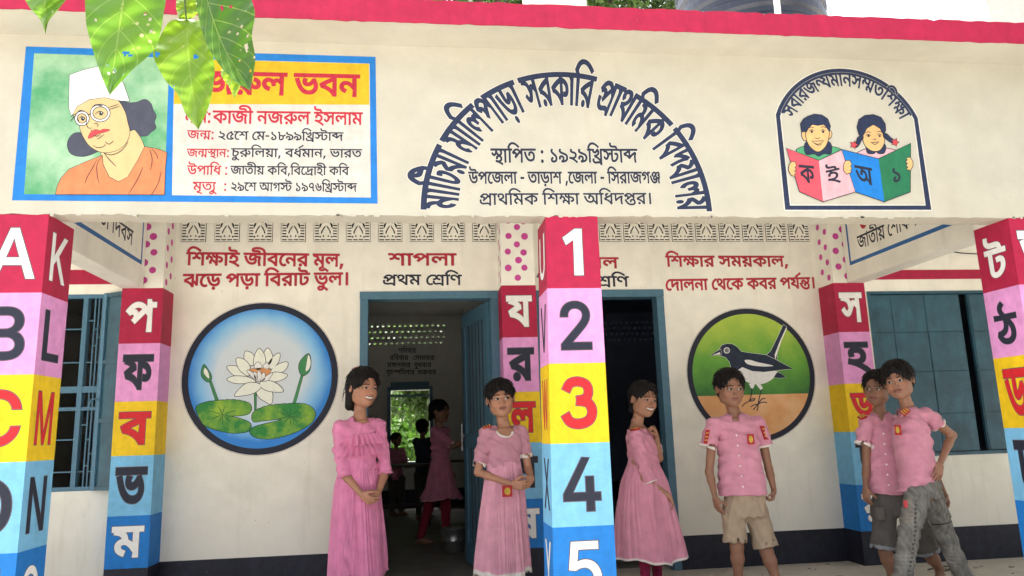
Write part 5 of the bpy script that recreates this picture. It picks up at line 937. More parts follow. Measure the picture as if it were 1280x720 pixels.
LS('stamen_crown', [(320, 325), (340, 320), (368, 316), (400, 320), (418, 328), (400, 350), (368, 360), (335, 350)], 'stamen_orange', 16, .4)
for q, ly in (([(360, 290), (345, 305), (350, 322), (372, 322), (376, 305)], 16), ([(398, 292), (384, 308), (392, 322), (406, 318), (408, 304)], 16), ([(312, 328), (330, 352), (355, 372), (345, 345), (328, 330)], 18), ([(424, 338), (400, 350), (378, 374), (400, 372), (416, 356)], 18),
              ([(345, 332), (343, 355), (358, 374), (360, 350)], 18), ([(366, 326), (356, 350), (366, 376), (376, 352)], 18), ([(388, 336), (374, 352), (378, 376), (392, 362)], 18)): LS('inner_petal', q, 'white_paint', ly, .7)
LS('lotus_bud', [(123, 302), (112, 330), (115, 355), (135, 375), (152, 374), (155, 350), (140, 322)], 'stem_green', 6); LS('bud_petal', [(128, 316), (122, 335), (132, 352), (146, 362), (142, 335)], 'petal_white', 8, .4)
LS('lotus_bud', [(583, 254), (555, 275), (540, 305), (545, 338), (560, 350), (585, 330), (592, 290)], 'stem_green', 6); LS('bud_petal', [(582, 258), (574, 295), (570, 330), (586, 318), (592, 290)], 'petal_white', 8, .4)
# magpie mural
zm = Z(850, 380, .2429)
bx, bz = at(939.5, 468, Y=YW)[[0, 2]]; br = .522
mag = sheet(wall, 'bird_mural', BACK, [circle(bx, bz, br, 72)], 'ink', 2, label='round mural of a black and white magpie robin on green')
sheet(mag, 'mural_halo', BACK, [circle(bx, bz, br+.009, 72)], 'halo', 1)
t = newmat('meadow_green'); sp_ = t.new('ShaderNodeSeparateXYZ'); t.link(t.pos(), sp_.inputs[0])
nn_ = t.noise(5, 5, .6); ma = t.new('ShaderNodeMath', operation='MULTIPLY_ADD'); t.link(nn_, ma.inputs[0]); ma.inputs[1].default_value = .5; t.link(sp_.outputs[2], ma.inputs[2])
mr = t.new('ShaderNodeMapRange'); t.link(ma.outputs[0], mr.inputs[0]); mr.inputs[1].default_value = bz+.05; mr.inputs[2].default_value = bz+.75
r_ = t.new('ShaderNodeValToRGB'); t.link(mr.outputs[0], r_.inputs[0]); r_.color_ramp.elements[0].color = (0.02, 0.14, 0.025, 1); r_.color_ramp.elements[1].color = (0.46, 0.6, 0.07, 1)
e_ = r_.color_ramp.elements.new(.45); e_.color = (0.12, 0.36, 0.035, 1); t.link(r_.outputs[0], t.b.inputs['Base Color']); t.b.inputs['Roughness'].default_value = .55
cc_ = circle(bx, bz, br-.042, 72); hz = uv_of(BACK, zm([(90, 472), (665, 462)])); zh = hz[:, 1].mean()
top = np.array([q for q in cc_ if q[1] >= zh]); bot = np.array([q for q in cc_ if q[1] < zh])
def clip_circle(up):
    a0 = math.asin((zh-bz)/(br-.042))
    ts = np.linspace(a0, math.pi-a0, 50) if up else np.linspace(math.pi-a0, 2*math.pi+a0, 50)
    return np.stack([bx+(br-.042)*np.cos(ts), bz+(br-.042)*np.sin(ts)], 1)
sheet(mag, 'meadow', BACK, [clip_circle(True)], 'meadow_green', 3); sheet(mag, 'sand', BACK, [clip_circle(False)], 'sand_orange', 3)
def BS(name, pts, mat, layer, lw=.0, smooth=True, line='white_paint'): return shape(mag, name, BACK, zm(pts), mat, lw, layer, line, smooth)
BS('tail', [(440, 266), (468, 240), (500, 175), (532, 105), (548, 118), (520, 190), (500, 250), (498, 300)], 'bird_blue', 4, .5, False)
BS('tail_stripe', [(545, 122), (550, 124), (515, 205), (497, 262), (490, 288), (486, 262), (512, 195)], 'white_paint', 6, 0, False)
BS('belly', [(290, 345), (320, 325), (380, 345), (500, 348), (480, 380), (440, 405), (395, 412), (345, 400), (312, 375)], 'white_paint', 4, .5)
BS('body', [(205, 265), (200, 235), (215, 212), (240, 204), (270, 206), (295, 222), (315, 245), (360, 252), (440, 262), (490, 285), (540, 312), (582, 334), (530, 338), (480, 344), (430, 350), (370, 345), (320, 325), (285, 348), (262, 330), (255, 300), (235, 275)], 'bird_blue', 6, .5, False)
BS('beak', [(155, 266), (180, 248), (210, 232), (214, 262), (180, 264)], 'bird_blue', 8, .4, False); BS('beak_light', [(165, 263), (205, 248), (208, 260)], 'white_paint', 10, 0, False)
BS('wing_bar', [(332, 290), (360, 288), (400, 300), (440, 308), (480, 318), (440, 322), (400, 320), (370, 316), (345, 308)], 'white_paint', 8)
BS('wing_tip', [(500, 350), (520, 358), (545, 378), (510, 382), (482, 376)], 'bird_blue', 6, .4, False)
for r1, mm, ly in ((16, 'white_paint', 8), (11, 'ink', 9), (6, 'white_paint', 10), (4.5, 'ink', 11)): paint(mag, 'eye_ring', BACK, [np.array(zm([tuple(q) for q in circle(240, 239, r1, 18)]))], mm, ly)
BS('thigh', [(355, 410), (385, 410), (375, 435), (365, 432)], 'white_paint', 6, .4, False); BS('thigh', [(385, 405), (405, 402), (425, 432), (415, 442)], 'white_paint', 6, .4, False)
lines(mag, 'bird_leg', BACK, [zm(q) for q in ([(370, 430), (366, 470), (356, 500)], [(420, 438), (408, 480), (402, 515)], [(356, 500), (330, 515), (318, 530)], [(356, 500), (372, 488), (388, 488)], [(356, 500), (375, 498), (386, 490)], [(402, 515), (380, 520), (362, 530)], [(402, 515), (385, 535), (375, 545)], [(402, 515), (400, 535), (395, 550)], [(402, 515), (425, 505), (448, 508)], [(402, 515), (420, 490), (440, 486)])], 1.3, 'ink', 6, .2)

# ------------------------------------------------------------------ doors
def door_frame(x0, x1, zt, parent_label, x_leaf=None):
    th = thing('door_frame', parent_label, 'door frame', ((x0+x1)/2, YW, 0))
    w = .055
    b = MB(); b.box(x0-.004, x0+w, YW-.012, YW+.12, 0, zt-w); b.build('jamb', 'teal_wood', th, bevel=.004)
    b = MB(); b.box(x1-w, x1+.004, YW-.012, YW+.12, 0, zt-w); b.build('jamb', 'teal_wood', th, bevel=.004)
    b = MB(); b.box(x0-.006, x1+.006, YW-.014, YW+.121, zt-w+.0005, zt+.003); b.build('head', 'teal_wood', th, bevel=.004)
    return th
door_frame(d1[0], d1[1], d1[2], 'blue wooden frame of the open first doorway right of the lotus mural')
door_frame(d2[0], d2[1], d2[2], 'blue wooden frame of the dark second doorway behind the numbered pillar')
def leaf(name, label, hinge, end, zt):
    h = np.array(hinge); e_ = np.array(end); d = e_-h; L = np.linalg.norm(d); d /= L; n_ = np.array([-d[1], d[0]])
    if n_[0] > 0: n_ = -n_                                  # faces the room side seen from the doorway
    th = thing(name, label, 'door', (h[0], h[1], 0))
    def q(s0, s1, z0, z1, o0, o1):
        pts = []
        for zz in (z0, z1):
            for s_, o_ in ((s0, o0), (s1, o0), (s1, o1), (s0, o1)): pts.append((h[0]+d[0]*s_+n_[0]*o_, h[1]+d[1]*s_+n_[1]*o_, zz))
        return MB().hexa(pts)
    q(0, L, .01, zt, -.03, 0).build('door_panel', 'teal_wood', th)
    for a0, a1, z0, z1 in ((0, .09, .01, zt), (L-.09, L, .01, zt), (.09, L-.09, .01, .17), (.09, L-.09, zt-.12, zt), (.09, L-.09, .92, 1.04)):
        q(a0, a1, z0+.001, z1-.001, .0005, .014).build('door_rail', 'teal_wood', th, bevel=.003)
    for k in range(1, 6):
        s_ = .09+(L-.18)*k/6; q(s_-.004, s_+.004, .17, zt-.12, .0002, .005).build('board_seam', 'wood_dark', th)
    b = MB(); p_ = h+d*(L-.05)+n_*.02; b.bar((p_[0], p_[1], 1.02), (p_[0]+n_[0]*.02, p_[1], 1.02), .012); b.bar((p_[0]+n_[0]*.02, p_[1]+n_[1]*.02, .9), (p_[0]+n_[0]*.02, p_[1]+n_[1]*.02, 1.12), .008)
    b.build('bolt_handle', 'steel', th)
    return th
leaf('door', 'blue boarded door standing open into the first classroom', (d1[1]-.06, YW+.09), (-.225, YW+.8), 2.045)
leaf('door', 'blue boarded door folded back inside the dark second classroom', (d2[0]+.058, YW+.13), (d2[0]-.12, YW+.93), 2.045)

# ------------------------------------------------------------------ side bays: walls with windows
YB = YW+.002
wl_, wr_ = at(64, 610, Y=YB)[0], at(132.5, 367, Y=YB)[0]
zt1, zb1 = at(110, 367.5, Y=YB)[2], at(110, 613.5, Y=YB)[2]
lb = thing('side_wall', 'cream wall with the barred window left of the lettered pillar', 'wall', (-4, YB, 0))
WL0 = wr_-.95
slab(lb, 'wall_face', rect(-7, back_spec[0][2]+.1, 0, 2.92), [rect(WL0, wr_, zb1, zt1)], YB, YB+.2, 'cream')
slab(lb, 'red_band', rect(-7, back_spec[0][2]+.04, at(110, 355.5, Y=YB)[2], at(110, 337.5, Y=YB)[2]), [], YB-.006, YB-.0005, 'red')
YR = YP+.002
rb = thing('side_wall', 'cream wall with the steel shutters right of the lettered pillar', 'wall', (4, YR, 0))
wx0, wx1 = back_spec[2][3]+.012, back_spec[2][3]+1.55
slab(rb, 'wall_face', rect(back_spec[2][3]-.002, 7.5, 0, 2.92), [rect(wx0, wx1, .762, 2.035)], YR, YR+.22, 'cream')
slab(rb, 'red_band', rect(back_spec[2][3]+.03, 7.5, 2.13, 2.205), [], YR-.006, YR-.0005, 'red')
slab(rb, 'black_dado', rect(back_spec[2][3]+.001, 7.5, 0, .24), [], YR-.006, YR-.0005, 'dado')
# barred window
win = thing('barred_window', 'blue steel window with a pattern of bars and its shutter folded open, at the left edge', 'window', ((WL0+wr_)/2, YB, zb1))
b = MB(); f_ = .028
b.box(WL0, wr_, YB+.02, YB+.07, zt1-f_, zt1); b.box(WL0, wr_, YB+.02, YB+.07, zb1, zb1+f_); b.box(WL0, WL0+f_, YB+.02, YB+.07, zb1+f_, zt1-f_); b.box(wr_-f_, wr_, YB+.02, YB+.07, zb1+f_, zt1-f_)
b.build('window_frame', 'window_blue', win)
midx_ = at(97, 500, Y=YB)[0]
b = MB(); b.box(midx_-.016, midx_+.016, YB+.018, YB+.072, zb1+f_, zt1-f_); b.build('mullion', 'window_blue', win)
b = MB(); b.box(WL0+f_, wr_-f_, YB+.021, YB+.069, 1.405, 1.45); b.box(WL0+f_, wr_-f_, YB+.021, YB+.069, 1.28, 1.305); b.build('transom', 'window_blue', win)
gw = .0085
for x_a, x_b in ((WL0+f_, midx_-.016), (midx_+.016, wr_-f_)):
    W = x_b-x_a; vs_ = [x_a+W*k for k in (.45, .72)] if W < .45 else [x_a+W*k/5 for k in range(1, 5)]
    for i, xv in enumerate(vs_):
        b = MB(); b.box(xv-gw/2, xv+gw/2, YB+.035, YB+.045, zb1+f_, zt1-f_); b.build('grille_bar', 'window_blue', win)
    xs = [x_a]+vs_+[x_b]
    for i in range(len(xs)-1):
        for z_ in ([.86+.04*(i % 2), 1.18-.1*(i % 3), 1.62+.12*(i % 2), 1.92-.06*(i % 3)]):
            b = MB(); b.box(xs[i]+gw/2, xs[i+1]-gw/2, YB+.036, YB+.044, z_-gw/2, z_+gw/2); b.build('grille_bar', 'window_blue', win)
# open shutter, almost flat against the pillar
hx, ex = at(132, 363, Y=YB)[0], None
s0 = np.array([wr_+.004, YB-.004]); s1 = np.array([at(161, 480, Y=YB-.15)[0], YB-.15]); dv = s1-s0; L = np.linalg.norm(dv); dv /= L; nv = np.array([dv[1], -dv[0]])
nv = -nv if nv[0] > 0 else nv
sh = []
def sbox(a, c, z0, z1, o0, o1): return MB().hexa([(s0[0]+dv[0]*s_+nv[0]*o_, s0[1]+dv[1]*s_+nv[1]*o_, zz) for zz in (z0, z1) for s_, o_ in ((a, o0), (c, o0), (c, o1), (a, o1))])
shp = sbox(0, L, zb1, zt1, -.004, .004).build('shutter', 'teal_steel', win)
for z_ in (zb1+.001, 1.19, 1.60, zt1-.03): sbox(.001, L-.001, z_, z_+.028, .0045, .016).build('shutter_rail', 'teal_steel', shp)
for a in (.0, L-.03): sbox(a, a+.03, zb1, zt1, .0045, .018).build('shutter_rail', 'window_blue' if a == 0 else 'teal_steel', shp)
b = MB(); b.tube([(wr_+.01, YB-.03, 1.36), (wr_-.03, YB-.05, 1.35), (wr_-.045, YB-.05, 1.30)], .006); b.build('shutter_hook', 'window_blue', win)
# shuttered steel window
win = thing('steel_shutters', 'wide teal steel shutters closed over the window behind the two boys', 'window', ((wx0+wx1)/2, YR, .762))
b = MB(); z0_, z1_ = .762, 2.035
b.box(wx0, wx1, YR-.006, YR+.05, z1_-.022, z1_); b.box(wx0, wx1, YR-.006, YR+.05, z0_, z0_+.025); b.box(wx0, wx0+.022, YR-.006, YR+.05, z0_+.025, z1_-.022); b.box(wx1-.022, wx1, YR-.006, YR+.05, z0_+.025, z1_-.022)
b.build('window_frame', 'teal_steel', win)
seams = [at(px, 364, Y=YR)[0] for px in (1082, 1113, 1155, 1199, 1211, 1252)]
gap0, gap1 = seams[3], seams[4]
zr = [z0_+.025]+[at(1140, y_, Y=YR)[2] for y_ in (517, 464, 415)][::1]+[z1_-.022]
zr = [z0_+.026, at(1160, 517, Y=YR)[2], at(1150, 464, Y=YR)[2], at(1140, 415, Y=YR)[2], z1_-.023]
colx = [wx0+.023, seams[1], seams[2], gap0-.002]; colx2 = [gap1, seams[4]+.3, wx1-.023]
for cx_ in (colx, colx2):
    for i in range(len(cx_)-1):
        for k in range(4):
            b = MB(); a, c_ = cx_[i]+.005, cx_[i+1]-.005; z_a, z_b = zr[k]+.004, zr[k+1]-.004
            y_ = YR+.018+RNG.uniform(-.0015, .0015); b.hexa([(a, y_, z_a), (c_, y_+.001, z_a), (c_, y_+.01, z_a), (a, y_+.01, z_a), (a, y_+RNG.uniform(-.001, .003), z_b), (c_, y_, z_b), (c_, y_+.01, z_b), (a, y_+.01, z_b)])
            b.build('shutter_panel', 'teal_steel', win)
    for x_ in cx_: 
        b = MB(); b.box(x_-.006, x_+.006, YR+.024, YR+.05, z0_+.0255, z1_-.0225); b.build('shutter_stile', 'teal_steel', win)
    for z_ in zr[1:-1]:
        b = MB(); b.box(cx_[0]+.0075, cx_[-1]-.0075, YR+.030, YR+.036, z_-.009, z_+.009); b.build('shutter_rail', 'teal_steel', win)
b = MB(); b.box(wx0-.02, wx1+.02, YR+.16, YR+.17, .74, 2.06); b.build('gap_backing', 'backing_dark', win)  # dark sheet standing in for the unlit room behind the shutter gaps
b = MB(); b.tube([at(1193, 315, Y=YR-.01), at(1203, 316.5, Y=YR-.012), at(1220, 317.5, Y=YR-.01), at(1250, 316, Y=YR-.01)], .0045); b.build('wire_stub', 'wire', rb)

# ------------------------------------------------------------------ classrooms behind
XP = .07
def room(label, x0, x1, far_y, win_, z_vent, wm='room_wall'):
    r = thing('classroom', label, 'room', ((x0+x1)/2, 5, 0))
    b = MB(); b.box(x0, x1, YW+.21, far_y, 2.86, 2.9); b.build('room_ceiling', wm, r)
    hs = []
    for k in range(4):
        n = 0
        x = x0+.35
        while x < x1-.25:
            hs.append(circle(x+(.042 if k % 2 else 0), z_vent+.09*k, .025, 8, .021)); x += .084
    if win_: hs += [rect(*win_)]
    slab(r, 'far_wall', rect(x0, x1, 0, 2.86), hs, far_y, far_y+.15, wm)
    slab(r, 'room_dado', rect(x0, x1, 0, .26), [], far_y-.006, far_y-.0005, 'dado')
    return r
r1 = room('dim first classroom behind the open blue door', -5.4, XP, 8.2, (-1.03, -.45, .66, 1.72), at(500, 429, Y=8.2)[2])
b = MB(); b.box(XP, XP+.12, YW+.201, 8.2, 0, 2.86); b.build('partition_wall', 'room_wall', r1)
b = MB(); b.box(-5.5, -5.4, YW+.201, 8.2, 0, 2.86); b.build('partition_wall', 'room_wall', r1)
r2 = room('dark second classroom behind the numbered pillar', XP+.12, 4.2, 8.2, None, at(500, 429, Y=8.2)[2], 'room_wall_dimmed')
b = MB(); b.box(4.2, 4.3, YW+.201, 8.2, 0, 2.86); b.build('partition_wall', 'room_wall_dimmed', r2)
FARP = ('Y', 8.2, -1)
for s, a, c_, y_ in (('শনিবার', 498, 520, 441), ('রবিবার   সোমবার', 487, 543, 450), ('মঙ্গলবার  বুধবার', 484, 539, 459), ('বৃহস্পতিবার  শুক্রবার', 483, 545, 468)):
    text(r1, s, FARP, (a, y_), (c_, y_), 5.5, 'ink', e=14, layer=1)
b = MB(); wx, wX, wz, wZ = -1.03, -.45, .66, 1.72
b.box(wx-.05, wx, 8.17, 8.23, wz-.05, wZ+.05); b.box(wX, wX+.05, 8.17, 8.23, wz-.05, wZ+.05); b.box(wx, wX, 8.17, 8.23, wZ, wZ+.12); b.box(wx, wX, 8.17, 8.23, wz-.05, wz); b.box(wx, wX, 8.18, 8.2, wZ-.1, wZ-.07)
b.build('window_frame', 'teal_wood', r1)
def desk(x, y, w=.9, label=''):
    th = thing('school_desk', label, 'desk', (x, y, 0), 'desks in the first classroom')
    b = MB(); b.box(x-w/2, x+w/2, y-.19, y+.19, .68, .705); b.build('desk_top', 'wood_dark', th)
    for sx in (-1, 1):
        for sy in (-1, 1):
            b = MB(); b.box(x+sx*(w/2-.05)-.015, x+sx*(w/2-.05)+.015, y+sy*.15-.015, y+sy*.15+.015, 0, .68); b.build('leg', 'wood_dark', th)
    b = MB(); b.box(x-w/2+.07, x+w/2-.07, y+.14, y+.16, .2, .23); b.build('stretcher', 'wood_dark', th)
desk(-.85, 6.0, .8, 'dark wooden school desk below the far classroom window')
desk(-1.75, 5.2, .9, 'dark wooden school desk hidden in the left shade of the classroom')
desk(-.3, 6.9, .7, 'dark wooden school desk against the far end of the classroom')
# bucket by the door
bp = at(568, 692, Z=0); bx_, by_ = bp[0], bp[1]+.1
th = thing('bucket', 'grey metal bucket standing inside the first doorway', 'bucket', (bx_, by_, 0))
vs = []; n = 28
prof = [(.085, 0.0), (.088, .006), (.1, .1), (.103, .104), (.1, .108), (.112, .2), (.118, .204), (.118, .21), (.111, .21), (.098, .1), (.082, .01)]
for r_, z_ in prof:
    for k in range(n): vs.append((bx_+r_*math.cos(k*2*math.pi/n), by_+r_*math.sin(k*2*math.pi/n), z_))
fs = [(i*n+k, i*n+(k+1) % n, (i+1)*n+(k+1) % n, (i+1)*n+k) for i in range(len(prof)-1) for k in range(n)]+[tuple(range(n))[::-1], tuple(range((len(prof)-1)*n, len(prof)*n))]
mesh('pail', vs, fs, 'steel', th, smooth=True)
b = MB(); b.tube([(bx_+.116*math.cos(a), by_-.02-.07*math.sin(a), .2-.07*math.sin(a)) for a in np.linspace(0, math.pi, 14)], .003, 6); b.build('bail_handle', 'steel', th)

# ------------------------------------------------------------------ on the roof
tc = at(936.5, 18, Y=1.9); tr = (at(1021, 10, Y=1.9)[0]-at(852, 10, Y=1.9)[0])/2
th = thing('water_tank', 'dark ribbed plastic water tank standing on the roof', 'water tank', (tc[0], 1.9, 3.034))
prof = []
z_ = 3.9
zt0 = at(936, 19, Y=1.9)[2]
prof = [(tr*.97, 3.9)]
k = 0; z_ = 3.95
while z_ < 5.0:
    prof += [(tr, z_), (tr, z_+.05), (tr*.965, z_+.075), (tr*.965, z_+.115)]; z_ += .14
prof += [(tr*.8, z_+.1), (tr*.3, z_+.22), (tr*.3, z_+.28), (0.01, z_+.29)]
n = 56; vs = [(tc[0]+r_*math.cos(a), 1.9+r_*math.sin(a), zz) for r_, zz in prof for a in np.arange(n)*2*math.pi/n]
fs = [(i*n+k, i*n+(k+1) % n, (i+1)*n+(k+1) % n, (i+1)*n+k) for i in range(len(prof)-1) for k in range(n)]+[tuple(range(n))[::-1]]
mesh('tank_shell', vs, fs, 'tank_plastic', th, smooth=False)
b = MB(); b.box(tc[0]-.75, tc[0]+.75, 1.2, 2.6, 3.034, 3.9); b.build('tank_stand', 'concrete_pale', th)
p_ = at(971, 10, Y=1.1); b = MB(); b.bar((p_[0], 1.1, 3.03), (p_[0]+.01, 1.1, 5.2), .022, n=12)
o = b.build('overflow_pipe', 'pvc', smooth=False); tag(o, 'pale upright pipe in front of the roof tank', 'pipe')
def stub(px0, px1, label, y):
    a, c_ = at(px0, 8, Y=y)[0], at(px1, 8, Y=y)[0]
    b = MB(); b.box(a, c_, y, y+.3, 3.034, 4.6); o = b.build('column_stub', 'concrete_pale', bevel=.01); tag(o, label, 'column', 'concrete stubs on the roof')
stub(662, 734, 'pale concrete column stub on the roof above the middle pillar', .9)
stub(1233, 1330, 'grey concrete column stub on the roof at the right corner', .4)

# ------------------------------------------------------------------ trees
def leafmat(name, col, trans):
    t = newmat(name); n = t.noise(1.7, 4, .6)
    c = t.mix(t.ramp(n, .3, .7), tuple(x*.7 for x in col), tuple(x*1.35 for x in col))
    t.link(c, t.b.inputs['Base Color']); t.b.inputs['Roughness'].default_value = .55
    tr_ = t.new('ShaderNodeBsdfTranslucent'); t.link(t.mix(1.0, c, (1.3, 1.5, .6), 'MULTIPLY'), tr_.inputs[0])
    mx = t.new('ShaderNodeMixShader'); mx.inputs[0].default_value = trans; t.link(t.b.outputs[0], mx.inputs[1]); t.link(tr_.outputs[0], mx.inputs[2])
    t.link(mx.outputs[0], t.n['Material Output'].inputs[0])
leafmat('leaves_far', (0.055, 0.1, 0.025), .35)
leafmat('leaves_shade', (0.03, 0.06, 0.02), .2)
leafmat('leaves_bright', (0.1, 0.2, 0.04), .45)
def tree(label, x, y, h, r, nleaf, ls, mat, seed, trunk_r=.16, z0=-.45, group=None, squash=.75):
    rg = np.random.default_rng(seed)
    th = thing('tree', label, 'tree', (x, y, z0), group)
    b = MB(); top = np.array([x, y, z0+h*.6]); b.tube([(x, y, z0), (x+.06, y, z0+h*.2), (x-.05, y+.05, z0+h*.42), tuple(top)], [trunk_r, trunk_r*.8, trunk_r*.6, trunk_r*.4])
    cen = []
    for k in range(13):
        a = rg.uniform(0, 2*math.pi); q = rg.uniform(.35, .95); zz = z0+h*.5+r*squash*rg.uniform(-.35, 1.0)
        c_ = np.array([x+r*q*math.cos(a), y+r*q*math.sin(a), zz]); cen.append(c_)
        s_ = np.array([x, y, z0+h*rg.uniform(.3, .55)]); m_ = (s_+c_)/2+[0, 0, -.1*r]
        b.tube([s_, m_, c_], [trunk_r*.35, trunk_r*.22, trunk_r*.08], 6)
    b.build('trunk', 'bark', th)
    cen = np.array(cen); sub = []
    for c_ in cen:
        for _ in range(7): sub.append(c_+rg.normal(0, 1, 3)*[r*.27, r*.27, r*.2])
    sub = np.array(sub); idx = rg.integers(0, len(sub), nleaf)
    P = sub[idx]+rg.normal(0, 1, (nleaf, 3))*r*.12
    d = rg.normal(0, 1, (nleaf, 3)); d[:, 2] -= .5; d /= np.linalg.norm(d, axis=1, keepdims=True)
    u = np.cross(d, rg.normal(0, 1, (nleaf, 3))); u /= np.linalg.norm(u, axis=1, keepdims=True)
    L = ls*rg.uniform(.7, 1.4, (nleaf, 1))
    V = np.concatenate([P, P+d*L*.5+u*L*.28, P+d*L, P+d*L*.5-u*L*.28], 1).reshape(-1, 3)
    F = np.arange(nleaf*4).reshape(-1, 4)
    mesh('crown', V, F, mat, th)
q = at(600, -8, Y=14); tree('leafy tree behind the roof, left of the pale column stub', q[0], 14, 2*(q[2]+.45)-.6, 2.0, 9000, .16, 'leaves_far', 3)
q = at(765, 0, Y=15); tree('leafy tree behind the roof, between the column stub and the tank', q[0], 15, 2*(q[2]+.45)-.6, 1.5, 7000, .16, 'leaves_far', 4)
for k, (x, y, h, r) in enumerate(((-2.2, 13.5, 3.0, 1.5), (-.7, 12.4, 2.3, 1.2), (-.1, 10.1, 4.6, .9), (-1.5, 17, 5.5, 2.2))):
    tree(['round bush outside the far window, its left one', 'bright low bush seen through the far window', 'leafy tree added outside to dim the holes of the far wall', 'taller tree outside, behind the bushes'][k], x, y, h, r, 5000, .13, 'leaves_bright' if k != 2 else 'leaves_far', 20+k, .08)  # third tree is added to cut the daylight through the vent holes
tree('tree added behind the second classroom to darken its pierced wall', 2.7, 10.2, 4.6, 1.2, 12000, .15, 'leaves_shade', 33, .1)  # added tree, keeps daylight out of the second room's vent holes

tree('big leafy tree added out of view on the right to shade the school front', 6.4, -3.6, 7.5, 2.9, 12000, .2, 'leaves_shade', 40, .22)  # unseen tree added to block sky light from the right

